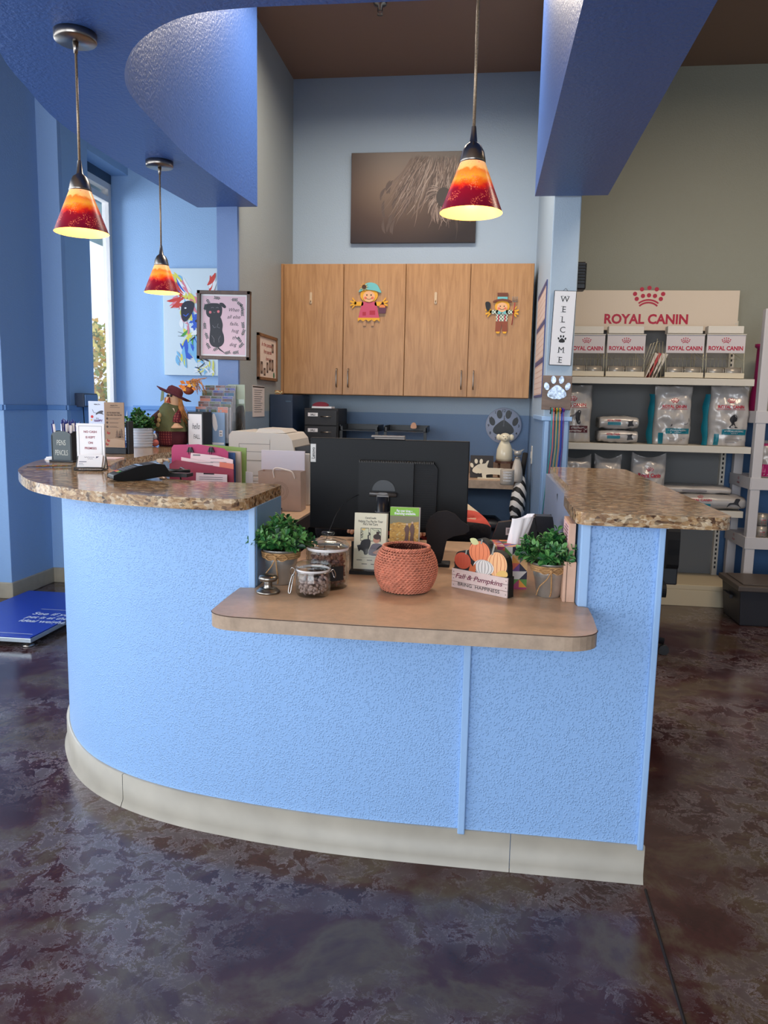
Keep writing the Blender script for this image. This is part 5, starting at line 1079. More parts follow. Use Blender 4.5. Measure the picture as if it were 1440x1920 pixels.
# colourful dog painting
PYW = 6.165
a = at(305, 503, Y=PYW); c_ = at(307, 703, Y=PYW); w = .62; h = a.z-c_.z
t = thing('dog_painting', 'large white canvas with a colourful splashed dog face', 'painting', (a.x+w/2, 6.199, (a.z+c_.z)/2))
MB().bx(-w/2, w/2, -.035, 0, -h/2, h/2).build('canvas', P('canvas_white', (206, 222, 232), .6), t, bevel=.002)
def pp(px, py): p_ = at(px, py, Y=PYW); return p_.x-t.location.x, p_.z-t.location.z
ac = [P('acrylic_%s' % n_, c__, .5) for n_, c__ in (('red', (206, 60, 50)), ('blue', (40, 90, 200)), ('yellow', (220, 216, 90)), ('black', (24, 26, 50)), ('white', (232, 236, 240)), ('sky', (120, 184, 226)), ('green', (70, 160, 70)), ('pink', (222, 130, 150)))]
m = MB(); r = random.Random(12); cnt = 0
def splash(x0, y0, x1, y1, n, cs, L, wd, an=None):
    global cnt
    for _ in range(n):
        px, py = r.uniform(x0, x1), r.uniform(y0, y1); x, z = pp(px, py); a_ = (an if an is not None else r.uniform(0, PI))+r.uniform(-.4, .4); l = L*r.uniform(.5, 1.2)
        m.stroke([(x+l*(q_/5-.5)*math.cos(a_+.3*q_/5), z+l*(q_/5-.5)*math.sin(a_+.3*q_/5)) for q_ in range(6)], wd*r.uniform(.5, 1.3), cs[r.randrange(len(cs))], -.0355-.00002*cnt, True); cnt += 1
splash(322, 519, 340, 532, 12, (2, 2, 5), .1, .03, 2.2); splash(330, 530, 352, 556, 22, (0, 0, 1, 7, 4), .12, .03, -1.0); splash(322, 560, 345, 575, 14, (0, 0, 7), .10, .03, .3)
splash(345, 555, 372, 570, 14, (2, 4, 7, 2), .1, .03); splash(338, 570, 366, 625, 20, (4, 4, 5, 2, 7), .12, .03, -1.3); splash(346, 622, 372, 648, 18, (2, 6, 6, 4), .1, .03, .6); splash(362, 590, 378, 630, 14, (1, 2, 4, 1), .1, .035)
splash(344, 645, 378, 672, 22, (5, 1, 5, 1), .15, .035, -1.3); splash(332, 660, 348, 680, 6, (2, 5), .1, .02, -1.4); splash(366, 670, 404, 700, 26, (2, 3, 5, 4, 2), .07, .012); splash(395, 520, 404, 545, 8, (0, 4), .12, .03, 1.2)
m.flat(spl([pp(340, 592), pp(341, 572), pp(352, 564), pp(364, 568), pp(362, 584), pp(352, 600), pp(345, 603)], 4, True), 3, -.038); x, z = pp(349, 582); m.disc(x, z, .02, .024, 3, -.0382); m.disc(x-.004, z+.018, .009, .006, 4, -.0384); m.stroke([pp(344, 590), pp(349, 593), pp(354, 588)], .008, 1, -.0384)
m.flat(spl([pp(361, 600), pp(366, 594), pp(380, 594), pp(384, 606), pp(376, 616), pp(364, 610)], 4, True), 1, -.038); x, z = pp(370, 602); m.disc(x, z, .018, .012, 3, -.0382)
m.stroke([pp(356, 640), pp(368, 630), pp(378, 618)], .014, 3, -.038, True); m.stroke([pp(334, 622), pp(345, 626)], .003, 3, -.038); m.stroke([pp(334, 630), pp(346, 631)], .003, 3, -.038)
m.build('paint', ac, t)

# ------------------------------------------------------------------ monitor, phone, person behind the desk
MY = 2.85
a = at(582, 820, Y=MY); b = at(881, 826, Y=MY); c_ = at(584, 990, Y=MY); mw = b.x-a.x; mx = (a.x+b.x)/2; zb_ = c_.z; mh = a.z-zb_
t = thing('computer_monitor', 'large black computer monitor seen from the back, a small maker badge at its top left', 'monitor', (mx, MY, LT))
H0 = zb_-LT
MB().bx(-mw/2, mw/2, 0, .022, H0, H0+mh).build('screen_housing', P('monitor_black', (6, 7, 11), .5, spec=.25), t, bevel=.003)
def ml(px, py, Y=MY): p_ = at(px, py, Y=Y); return p_.x-mx, p_.z-LT
x0, z1 = ml(676, 864); x1, _ = ml(778, 864); x2, z2 = ml(820, 868); _, z0 = ml(676, 985)
MB().prism([(x0, z0), (x1, z0), (x1, z1), (x0, z1)], -.04, .0).build('electronics_bulge', P('monitor_bulge', (10, 11, 15), .5, spec=.3), t, bevel=.003)
m = MB(); m.prism([(x1, z0), (x2, z0), (x2+.004, z1-.02), (x2-.01, z1), (x1, z1)], -.025, .0, 0)
for k in range(26): m.bx(x1+.003, x2-.006, -.0262, -.025, z0+.006+k*(z1-z0-.02)/26, z0+.009+k*(z1-z0-.02)/26, 1)
m.build('vent_panel', [P('monitor_vent', (12, 13, 18), .6, spec=.3), P('vent_slot', (8, 9, 14), .7)], t)
m = MB(); [m.bx(x0+.002+k*(x2-x0-.01)/44, x0+.0045+k*(x2-x0-.01)/44, -.042, -.004, z1-.002, z1+.005) for k in range(44)]; m.build('top_vents', P('monitor_vent_grey', (70, 66, 62), .5), t)
cx_, cz_ = ml(722, 918); 
MB().prism(arc(cx_, cz_, .043, .04, 0, 180, 18), -.043, -.04).build('mount_disc', P('mount_black', (30, 32, 38), .4), t)
MB().tube([(cx_-.05, -.058, cz_-.012), (cx_+.05, -.058, cz_-.012)], .0085, 14).build('hinge_bar', P('hinge_grey', (96, 92, 90), .35, .6), t)
MB().prism(rrect(cx_-.022, cx_+.022, cz_-.045, cz_-.004, .012), -.066, -.058).build('hinge_plate', P('hinge_grey', (96, 92, 90), .35, .6), t, bevel=.002)
MB().tube([(cx_, -.06, .012), (cx_, -.058, cz_-.02)], .0225, 20).build('stand_pole', P('pole_black', (26, 30, 38), .3), t)
MB().tube([(cx_+.027*math.cos(a_), -.062+.027*math.sin(a_), cz_-.075) for a_ in [2*PI*i/24 for i in range(24)]], .0014, 5, closed=True).build('cable_clip', GREY, t)
MB().prism(rrect(cx_-.10, cx_+.10, .0, .012, .004), -.13, .08).build('stand_foot', BLACK, t, bevel=.003)
m = MB(); m.text('Lenovo', 0, 0, .0125, 0, 0, bold=.02, rot=PI/2, w=.042); 
bx_, bz_ = ml(587, 849)
bd = MB().bx(bx_-.009, bx_+.011, -.0015, 0, bz_-.034, bz_+.034).build('maker_badge', P('badge_silver', (150, 146, 142), .35, .5), t)
m.build('badge_lettering', INK, bd, (bx_+.001, -.0025, bz_))
x0, zz = ml(697, 814); x1, _ = ml(760, 814)
t2 = thing('webcam', 'slim grey webcam bar clipped on top of the monitor', 'webcam', (mx, MY, LT+H0+mh))
MB().bx(x0, x1, -.012, .012, .007, .014).bx(x0+.012, x1, -.008, .02, 0, .007).build('camera_bar', P('webcam_grey', (110, 104, 100), .35, .3), t2, bevel=.002)
cb_ = spl([tuple(at(672, 928, Y=2.80)), tuple(at(650, 940, Y=2.74)), tuple(at(632, 962, Y=2.70)), tuple(at(622, 985, Y=2.68)), tuple(at(612, 1010, Y=2.66)), tuple(at(606, 1040, Y=2.64))], 6)
tag(MB().tube(cb_, .0013, 5).build('monitor_cable', BLACK), 'thin dark cable curving down from the back of the monitor', 'cable')

# phone
t = thing('desk_phone', 'black desk phone seen from behind, with a barcode label', 'phone', (at(955, 1000, Y=2.72).x, 2.72, LT))
def ph(px, py): p_ = at(px, py, Y=2.72); return p_.x-t.location.x, p_.z-LT
A_, B_, C_, D_ = ph(922, 1012), ph(934, 980), ph(1002, 972), ph(1012, 1020)
MB().prism([(A_[0]-.01, 0), A_, B_, C_, D_, (D_[0]+.01, 0)], 0, .03).build('phone_back', BLACK, t, bevel=.005)
MB().prism([(A_[0], 0), (D_[0], 0), (D_[0]-.01, .05), (A_[0]+.01, .05)], -.03, .10).build('phone_base', BLACK, t, bevel=.008)
x0, z0 = ph(948, 1003); x1, z1 = ph(966, 990); 
m = MB(); m.rect(x0, x1, z0, z1, 0, -.001); [m.rect(x0+.006+k*.004, x0+.008+k*.004, z0+.006, z1-.004, 1, -.0015) for k in range(8)]; m.build('barcode_label', [P('label_pinkish', (190, 176, 176), .5), INK], t)
E_, F_ = ph(1010, 968), ph(1036, 975)
MB().prism([(E_[0]-.012, E_[1]-.0), (F_[0], E_[1]+.0), (F_[0]+.008, F_[1]-.03), (F_[0]-.005, F_[1]-.045), (E_[0]-.002, F_[1]-.045)], .0, .06).prism([(C_[0]-.02, C_[1]-.005), (E_[0], E_[1]-.002), (E_[0], E_[1]-.05), (C_[0]-.02, C_[1]-.04)], .01, .05).build('handset', P('handset_black', (20, 22, 30), .3), t, bevel=.006)
MB().bx(E_[0]+.0, F_[0]-.008, .01, .05, 0, F_[1]-.04).build('handset_rest', BLACK, t, bevel=.004)

# seated person, almost hidden behind the monitor
PXc = at(745, 1000, Y=3.40).x
per = thing('person', 'person sitting behind the monitor in a cream, coral and black fleece, elbows out', 'person', (PXc, 3.42, 0))
def skin(name, verts, edges, rad, mat, parent, sub=2):
    me = bpy.data.meshes.new(name); me.from_pydata(verts, edges, []); o = bpy.data.objects.new(name, me); C.objects.link(o); o.parent = parent; me.materials.append(mat)
    s = o.modifiers.new('k', 'SKIN'); s.use_smooth_shade = True
    for i, r_ in enumerate(rad):
        me.skin_vertices[0].data[i].radius = (r_, r_) if not isinstance(r_, tuple) else r_
    me.skin_vertices[0].data[0].use_root = True
    q = o.modifiers.new('s', 'SUBSURF'); q.levels = sub; q.render_levels = sub
    return o
el = at(597, 1002, Y=3.22)-Vector(per.location); er = at(921, 1003, Y=3.18)-Vector(per.location)
SKN = P('skin_tone', (206, 156, 130), .5)
V = [(0, 0, .44), (0, .01, .58), (0, .0, .74), (0, -.01, .90), (0, -.02, .955), (0, -.035, .985), (0, -.05, 1.015),
     (-.16, -.0, .915), (el.x+.055, el.y+.02, el.z+.02), (-.11, -.28, .85), (-.09, -.31, .85), (.16, 0, .915), (er.x-.05, er.y+.02, er.z+.03), (.11, -.28, .85), (.09, -.31, .85),
     (-.10, -.05, .43), (-.13, -.42, .50), (-.13, -.44, .10), (-.13, -.56, .04), (.10, -.05, .43), (.13, -.42, .50), (.13, -.44, .10), (.13, -.56, .04)]
Ed = [(0, 1), (1, 2), (2, 3), (3, 4), (4, 5), (5, 6), (3, 7), (7, 8), (8, 9), (9, 10), (3, 11), (11, 12), (12, 13), (13, 14), (0, 15), (15, 16), (16, 17), (17, 18), (0, 19), (19, 20), (20, 21), (21, 22)]
Rd = [(.15, .11), (.14, .10), (.15, .105), (.13, .085), .055, .05, .05, .06, .04, .028, .022, .06, .04, .028, .022, .085, .06, .045, .035, .085, .06, .045, .035]
body = skin('body', V, Ed, Rd, SKN, per, 1)
hd = MB(); 
vs = []; fs = []; N1, N2 = 24, 16
for i in range(N2+1):
    p_ = PI*i/N2
    for j in range(N1):
        a_ = 2*PI*j/N1; x, y, z = math.sin(p_)*math.cos(a_)*.072, math.sin(p_)*math.sin(a_)*.088, math.cos(p_)*.108
        if z < -.02: x *= 1+.9*(z+.02)*3; y = y*(1+.3*(z+.02)*3)
        if y < -.05 and abs(z+.01) < .05 and abs(x) < .02: y -= .018*(1-abs(z+.02)/.06)
        vs.append((x, y, z))
for i in range(N2):
    for j in range(N1): fs.append((i*N1+j, (i+1)*N1+j, (i+1)*N1+(j+1) % N1, i*N1+(j+1) % N1))
hd.add(vs, fs, 0, True)
for s_ in (-1, 1): hd.ell((s_*.073, .0, .0), (.010, .018, .03), 0, 12)
hz_ = 1.045
head = hd.build('head', SKN, per, (0, -.04, hz_)); head.rotation_euler = (math.radians(14), 0, 0)
m = MB(); [m.ell((s_*.028, -.075, .005), (.012, .008, .008), 0, 12) for s_ in (-1, 1)]; [m.ell((s_*.028, -.0825, .004), (.005, .003, .005), 1, 10) for s_ in (-1, 1)]; m.build('eyes', [P('eye_white', (226, 226, 226), .3), P('eye_brown', (60, 40, 30), .3)], head)
MB().ell((0, -.079, -.05), (.022, .008, .006), 0, 14).build('mouth', P('lips', (176, 96, 90), .5), head)
m = MB(); m.ell((0, .018, .02), (.082, .088, .1), 0, 24); m.tube([(-.05, .06, 0), (-.04, .085, -.08), (-.03, .08, -.17)], [.04, .035, .015], 10).tube([(.05, .06, 0), (.04, .085, -.08), (.03, .08, -.17)], [.04, .035, .015], 10); m.build('hair', P('hair_brown', (66, 44, 34), .6), head)
def hand(sx):
    V = [(0, .03, 0), (0, -.02, .0), (0, -.06, 0)]; E = [(0, 1), (1, 2)]; Rr = [.02, (.034, .016), (.036, .013)]
    for k, (x, l) in enumerate(((-.027, .06), (-.009, .072), (.009, .068), (.027, .052))):
        b0 = len(V); V += [(x, -.075, .002), (x*1.05, -.075-l*.45, .004), (x*1.08, -.075-l*.8, -.010), (x*1.08, -.075-l, -.024)]; E += [(2, b0), (b0, b0+1), (b0+1, b0+2), (b0+2, b0+3)]; Rr += [.0095, .009, .0085, .0075]
    b0 = len(V); V += [(-sx*.032, -.02, -.004), (-sx*.055, -.05, -.010), (-sx*.058, -.078, -.016)]; E += [(1, b0), (b0, b0+1), (b0+1, b0+2)]; Rr += [.013, .0105, .009]
    return V, E, Rr
for s_ in (-1, 1):
    V_, E_2, R_2 = hand(s_); o = skin('hand', V_, E_2, R_2, SKN, per, 1); o.location = (s_*.085, -.31, .85); o.rotation_euler = (0, 0, s_*.3)
# fleece jacket: cream shoulders, coral band, black sleeves and waist
jm = NT('cream_coral_black_fleece'); g = jm.N('ShaderNodeSeparateXYZ'); jm.L(jm.co(), g.inputs[0])
zz = jm.N('ShaderNodeMapRange'); zz.inputs[1].default_value = .70; zz.inputs[2].default_value = 1.05; jm.L(g.outputs[2], zz.inputs[0])
yy = jm.N('ShaderNodeMapRange'); yy.inputs[1].default_value = -.05; yy.inputs[2].default_value = -.37
ab = jm.N('ShaderNodeMath', operation='ADD'); 
sb = jm.N('ShaderNodeMath', operation='MULTIPLY_ADD'); jm.L(g.outputs[1], sb.inputs[0]); sb.inputs[1].default_value = .6; jm.L(g.outputs[2], sb.inputs[2])
jm.L(jm.ramp(sb.outputs[0], [(0, (26, 24, 30)), (.70, (206, 84, 70)), (.79, (212, 194, 168))], 'CONSTANT'), jm.b.inputs['Base Color']); jm.set(Roughness=.95); jm.bump(jm.noise(14, 3, jm.co()), .6, .03)
Vj = [V[0], V[1], V[2], V[3], (0, -.02, .935), V[7], (el.x+.02, el.y, el.z-.01), (-.20, -.25, .84), (-.12, -.30, .838), V[11], (er.x-.02, er.y, er.z-.005), (.20, -.25, .84), (.12, -.30, .838)]
Ej = [(0, 1), (1, 2), (2, 3), (3, 4), (3, 5), (5, 6), (6, 7), (7, 8), (3, 9), (9, 10), (10, 11), (11, 12)]
Rj = [(.17, .13), (.165, .125), (.17, .125), (.145, .1), .065, .085, .066, .056, .046, .085, .066, .056, .046]
skin('fleece_jacket', Vj, Ej, Rj, jm.m, per, 2)
Vt = [(0, 0, .44), V[15], (-.13, -.42, .52), (-.13, -.44, .12), V[19], (.13, -.42, .52), (.13, -.44, .12)]
skin('trousers', Vt, [(0, 1), (1, 2), (2, 3), (0, 4), (4, 5), (5, 6)], [(.17, .12), .10, .075, .055, .10, .075, .055], P('black_trousers', (24, 24, 30), .9), per, 1)
m = MB()
for s_ in (-1, 1): m.ell((s_*.13, -.50, .035), (.045, .12, .035), 0, 16)
o = MB().ell((-.13, -.50, .036), (.045, .12, .035), 0, 16).build('shoe', BLACK, per); o = MB().ell((.13, -.50, .036), (.045, .12, .035), 0, 16).build('shoe', BLACK, per)
def office_chair(x, y, rz, label, zseat=.40, hb=.6):
    t = thing('office_chair', label, 'chair', (x, y, 0), rz)
    CH = P('chair_black_fabric', (18, 18, 22), .85); CP = P('chair_plastic', (22, 22, 26), .45)
    MB().prism(rrect(-.24, .24, zseat-.05, zseat+.02, .03), -.23, .23).build('seat', CH, t, bevel=.02, seg=3)
    m = MB(); m.prism(spl([(-.19, zseat+.1), (.19, zseat+.1), (.23, zseat+.5*hb), (.20, zseat+.92*hb), (0, zseat+hb), (-.20, zseat+.92*hb), (-.23, zseat+.5*hb)], 4, True), .22, .28); m.build('backrest', CH, t, bevel=.02, seg=3)
    MB().bx(-.03, .03, .2, .31, zseat-.02, zseat+.6*hb).build('back_support', CP, t, bevel=.006)
    for s_ in (-1, 1): MB().tube([(s_*.24, .1, zseat-.02), (s_*.29, .1, zseat+.05), (s_*.29, .05, zseat+.2)], .015, 8).bx(s_*.29-.03, s_*.29+.03, -.12, .14, zseat+.2, zseat+.225).build('armrest', CP, t, bevel=.005)
    MB().cyl((0, 0, .08), (0, 0, zseat-.05), .028, .022, 16).build('gas_column', CP, t)
    for k in range(5):
        a_ = 2*PI*k/5+.3; lg = MB().tube([(0, 0, .11), (.27*math.cos(a_), .27*math.sin(a_), .075)], [.03, .018], 8).build('leg', CP, t)
        c_ = MB().cyl((.27*math.cos(a_)-.018, .27*math.sin(a_), .028), (.27*math.cos(a_)+.018, .27*math.sin(a_), .028), .028, None, 14).build('caster', CP, lg)
    return t
office_chair(PXc, 3.44, 0, 'black office chair the seated person sits on', .34)
office_chair(.76, 4.30, math.radians(-95), 'black office chair half hidden behind the right end of the desk', .42, .36)

# ------------------------------------------------------------------ things on the laminate counter
# call bell shaped like a door knob
q = at(503, 1111, Z=LT)
t = thing('counter_knob', 'brushed nickel round knob on a stepped base at the left of the laminate counter', 'knob', (q.x, q.y, LT)); t.scale = (1, 1, .80)
NB = P('satin_nickel', (150, 144, 136), .3, 1)
MB().lathe([(0, 0), (.0325, 0), (.034, .004), (.032, .009), (.028, .010), (.026, .016), (.014, .018), (.0, .018)], 40).build('base', NB, t)
MB().lathe([(.0145, .016), (.0115, .022), (.011, .036), (.013, .042), (0, .042)], 32).build('stem', NB, t)
MB().lathe([(0, .040), (.013, .040), (.024, .044), (.0275, .052), (.026, .060), (.018, .066), (.006, .068), (0, .0675)], 40).build('knob_head', NB, t)
# plants in galvanised buckets
def bucket_plant(px, py, label, seed, s=1.0, sx=0):
    q = at(px, py, Z=LT); t = thing('potted_plant', label, 'plant', (q.x, q.y, LT), 0)
    MB().lathe([(0, 0), (.032*s, 0), (.033*s, .004), (.0345*s, .006), (.044*s, .060*s), (.0455*s, .062*s), (.045*s, .066*s), (.0465*s, .068*s), (.046*s, .072*s), (.0515*s, .098*s), (.053*s, .10*s), (.05*s, .10*s), (.045*s, .088*s), (0, .088*s)], 40).build('bucket', GALV, t)
    m = MB()
    for k in range(3): m.tube([((.0515+.001*k)*s*math.cos(a_), (.0515+.001*k)*s*math.sin(a_), (.079+.0062*k)*s+.0008*math.sin(a_*30)) for a_ in [2*PI*i/60 for i in range(60)]], .0034, 6, closed=True)
    y = -.054*s
    m.tube(spl([(0, y, .086*s), (-.02, y-.006, .095*s), (-.034, y+.004, .084*s), (-.02, y-.004, .076*s), (0, y-.003, .083*s), (.02, y-.006, .094*s), (.033, y+.004, .082*s), (.018, y-.004, .075*s), (0, y, .083*s)], 4), .0018, 5)
    m.tube(spl([(0, y-.004, .083*s), (-.012, y-.006, .06*s), (-.03, y+.002, .038*s), (-.038, y+.006, .012*s)], 4), .0018, 5).tube(spl([(0, y-.004, .083*s), (.002, y+.002, .05*s), (.003, y+.012, .02*s), (.0, y+.016, .006*s)], 4), .0022, 5)
    m.ell((0, y-.004, .084*s), (.005, .004, .005), 0, 8); m.build('jute_bow', JUTE, t)
    m = MB(); foliage(m, (0, 0, .088*s), .085*s, 120, (0, 0, 3, 1, 1), .024, 1.0, 2, seed)
    r_ = random.Random(seed)
    for k in range(5):   # stray sprigs
        a_ = r_.uniform(-.4, .4)+(0 if sx > 0 else PI); foliage(m, (.028*math.cos(a_), .03*math.sin(a_), .085*s), .05, 3, (0, 1), .015, .6, 2, seed+k)
    m.build('foliage', LEAF, t); return t
bucket_plant(527, 1093, 'green boxwood-like plant in a galvanised bucket, behind the nickel knob', 31, 1.06, -1)
bucket_plant(1028, 1117, 'green boxwood-like plant in a galvanised bucket, right of the tissue box', 57, 1.0, 1)
# jars
TRE = P('treat_brown', (120, 76, 62), .8, var=.3, vs=60); TRE2 = P('treat_dusty', (166, 138, 128), .9, var=.25, vs=80)
def treats(name, par, R, z0, z1, n, ln, r0, mat, seed):
    r = random.Random(seed); m = MB()
    for k in range(n):
        rr = R*math.sqrt(r.random()); a_ = r.uniform(0, 2*PI); z = r.uniform(z0, z1); d = Vector((r.uniform(-1, 1), r.uniform(-1, 1), r.uniform(-.6, .6))).normalized()*ln
        p_ = Vector((rr*math.cos(a_), rr*math.sin(a_), z)); q_ = p_+d
        if math.hypot(q_.x, q_.y) > R: q_ = p_-Vector((d.x, d.y, 0))*.6
        if math.hypot(q_.x, q_.y) > R: q_ = p_*.6+Vector((0, 0, z*.4))
        m.tube([p_, (p_+q_)/2+Vector((0, 0, ln*.1)), q_], [r0*.8, r0, r0*.7], 6)
    o = m.build(name, mat, par); return o
q = at(614, 1099, Z=LT); 
t = thing('glass_jar', 'large glass lidded jar of brown treats with a black label', 'jar', (q.x, q.y, LT))
k1 = at(575, 1090, Y=q.y); k2 = at(654, 1090, Y=q.y); R = (k2.x-k1.x)/2
prof = [(0, 0), (R*.88, 0), (R*.95, .006), (R*.93, .018), (R*.97, .022), (R*.97, .05), (R*.99, .075), (R*1.0, .086), (R*.96, .092), (R*1.0, .098), (R*.98, .112), (R*.95, .117)]
MB().lathe(prof+[(R*.9, .117), (R*.91, .09), (R*.9, .024), (R*.85, .014), (0, .012)], 48).build('jar_body', M_jar, t)
MB().lathe([(R*.86, .110), (R*.90, .118), (R*.99, .121), (R*1.0, .125), (R*.85, .137), (R*.45, .145), (R*.22, .147), (R*.2, .152), (R*.3, .157), (R*.31, .162), (R*.25, .165), (0, .166)], 48).lathe([(R*.8, .120), (R*.7, .13), (R*.3, .14), (0, .141)], 40).build('lid', M_jar, t)
MB().lathe([(R*.955, .112), (R*.97, .116), (R*.955, .120)], 48).build('seal_ring', P('clear_seal', (214, 206, 204), .35), t)
tr_ = tag(treats('treats', t, R*.84, .014, .092, 240, .02, .0045, TRE, 2), None, None, kind='stuff')
vs = []; n = 10
for i in range(n+1):
    a_ = -PI/2+.15+.95*i/n-.1
    for z in (.030, .072): vs.append((R*1.0*math.cos(a_), R*1.0*math.sin(a_), z))
m = MB(); m.add(vs, [(2*i, 2*i+2, 2*i+3, 2*i+1) for i in range(n)], 0, True)
m.build('black_label', BLACKM, t)
q = at(587, 1115, Z=LT); k1 = at(554, 1100, Y=q.y); k2 = at(620, 1100, Y=q.y); R = (k2.x-k1.x)/2
zk = 1.22
t = thing('clamp_jar', 'small glass clip-top jar of pale treats standing in front of the large jar', 'jar', (q.x, q.y, LT)); t.scale = (1, 1, zk)
MB().lathe([(0, 0), (R*.86, 0), (R*.96, .008), (R*.98, .02), (R*.98, .048), (R*.93, .054), (R*.93, .060), (R*.88, .06), (R*.88, .05), (R*.92, .045), (R*.91, .014), (0, .008)], 44).build('jar_body', M_jar, t)
MB().lathe([(R*.90, .062), (R*.99, .063), (R*1.0, .070), (R*.95, .075), (R*.8, .078), (0, .079)], 44).build('lid', M_jar, t)
MB().lathe([(R*.92, .058), (R*.95, .0605), (R*.92, .063)], 44).build('seal_ring', P('clear_seal', (214, 206, 204), .35), t)
tag(treats('treats', t, R*.84, .010, .036, 190, .013, .0038, TRE2, 3), None, None, kind='stuff')
m = MB()
for s_ in (-1, 1):
    m.tube(spl([(s_*R*.95, -.008, .056), (s_*(R+.008), -.01, .064), (s_*(R+.014), -.004, .052), (s_*(R+.010), .004, .042), (s_*(R+.002), .004, .056), (s_*R*.97, 0, .066)], 4), .0011, 5)
m.tube([(R*.96*math.cos(a_), R*.96*math.sin(a_), .057) for a_ in [2*PI*i/40 for i in range(40)]], .0009, 5, closed=True)
m.tube(spl([(-R-.006, -.008, .05), (-R-.012, -.016, .03), (-R-.016, -.02, .008), (-R-.010, -.021, .006), (-R-.006, -.014, .03), (-R-.002, -.006, .048)], 4), .0012, 5)
m.build('wire_clamp', P('clamp_wire', (190, 188, 186), .2, 1), t)

# brochure holder
q = at(700, 1080, Z=LT); BYY = q.y+.02
bx0 = at(655, 1080, Y=BYY).x; bx1 = at(793, 1050, Y=BYY).x
t = thing('brochure_holder', 'clear two-pocket brochure holder on a black base behind the orange basket', 'holder', (bx0, BYY, LT))
W_ = bx1-bx0
MB().bx(0, W_*.52, -.01, .08, 0, .012).build('base', BLACKM, t, bevel=.001)
MB().bx(0, W_*.52, -.012, -.010, .012, .085).bx(0, .002, -.012, .02, .012, .085).bx(W_*.52, W_*.52+.002, -.012, .02, .012, .085).build('front_pocket', M_acr, t)
MB().bx(W_*.52, W_, -.002, -.0, .0, .10).bx(W_-.002, W_, 0, .03, 0, .10).build('rear_pocket', M_acr, t)
MB().bx(W_*.0, W_*.5, .03, .032, .0, .10).build('back_panel', BLACKM, t)
def brochure(label, pts, Y, lean, draw, mats, base):
    P3 = [at(px, py, Y=Y) for px, py in pts]; x0 = P3[0].x; z0 = P3[0].z; w = P3[1].x-x0; h = P3[2].z-z0
    o = thing('brochure', label, 'brochure', (x0, Y, max(z0, LT+.013)), 0, rot=(math.radians(lean), 0, 0)); h = P3[2].z-o.location.z
    for k in range(3): MB().bx(.0015*k, w+.0015*k, .004+.004*k, .0065+.004*k, 0, h).build('sheet', base, o)
    MB().bx(0, w, 0, .003, 0, h).build('cover', base, o)
    m = MB(); draw(m, w, h); m.build('print', mats, o); return o
def dr1(m, w, h):
    m.text('CareCredit', w*.5, h*.915, .0055, 0, -.0006, w=w*.34, bold=.02); m.text('Helping You Pay for Your', w*.5, h*.855, .0075, 0, -.0006, w=w*.76, bold=.015); m.text("Pet's Vet Care", w*.5, h*.805, .0075, 0, -.0006, w=w*.46, bold=.015)
    m.rect(w*.2, w*.46, h*.5, h*.735, 6, -.0004); m.rect(w*.5, w*.84, h*.5, h*.735, 6, -.0004); m.rect(w*.215, w*.45, h*.51, h*.725, 1, -.0006); m.rect(w*.51, w*.83, h*.51, h*.725, 1, -.0006); m.flat([(w*.23, h*.72), (w*.36, h*.725), (w*.33, h*.69), (w*.25, h*.69)], 7, -.0008)
    r = random.Random(4)
    for k in range(44): x, z = r.choice((r.uniform(.22, .3), r.uniform(.7, .82)))*w, r.uniform(.56, .7)*h; m.disc(x, z, .0014, None, 0, -.0009, 6)
    m.stroke([(w*.56, h*.72), (w*.64, h*.69), (w*.74, h*.7), (w*.8, h*.66)], .0012, 0, -.0009)
    m.flat(spl([(w*.2, h*.36), (w*.22, h*.48), (w*.32, h*.53), (w*.5, h*.53), (w*.52, h*.44), (w*.46, h*.34), (w*.44, h*.27), (w*.34, h*.26), (w*.3, h*.32)], 3, True), 2, -.001)
    m.stroke([(w*.45, h*.52), (w*.44, h*.60), (w*.5, h*.62), (w*.46, h*.655)], .004, 2, -.001)
    m.flat([(w*.1, h*.42), (w*.24, h*.44), (w*.27, h*.37), (w*.16, h*.31), (w*.13, h*.36)], 2, -.001)
    m.disc(w*.70, h*.53, w*.105, h*.06, 3, -.0012); m.disc(w*.72, h*.585, w*.12, h*.05, 4, -.0014); m.disc(w*.74, h*.65, w*.05, h*.028, 4, -.0014); m.disc(w*.75, h*.55, w*.09, h*.05, 4, -.0011)
    m.flat(spl([(w*.48, h*.26), (w*.52, h*.40), (w*.62, h*.46), (w*.82, h*.46), (w*.93, h*.40), (w*.9, h*.26)], 3, True), 5, -.0013); m.flat(spl([(w*.6, h*.30), (w*.76, h*.36), (w*.88, h*.42), (w*.92, h*.38), (w*.76, h*.28)], 3, True), 3, -.0016); m.flat(spl([(w*.7, h*.34), (w*.8, h*.42), (w*.94, h*.44), (w*.9, h*.36)], 3, True), 2, -.0015)
    m.rect(w*.22, w*.8, h*.205, h*.209, 0, -.0006)
    for x, z in ((.1, .155), (.42, .155), (.68, .155), (.26, .085), (.55, .085)): m.rect(w*x, w*(x+.17), h*z, h*(z+.012), 0, -.0006)
brochure("cream pet-care payment brochure with a woman and black dog, left pocket", [(662, 1066), (722, 1066), (690, 963)], BYY+.0, -6, dr1, [P('print_grey_ink', (70, 70, 66), .6), P('sky_print_pale', (206, 206, 176), .6), P('print_black_dog', (28, 26, 30), .6), P('print_skin', (196, 140, 116), .6), P('print_hair', (54, 36, 32), .6), P('print_jumper', (110, 104, 116), .6), P('print_line', (50, 50, 40), .6), P('print_sun', (226, 190, 110), .6)], P('cream_leaflet', (214, 206, 178), .45))
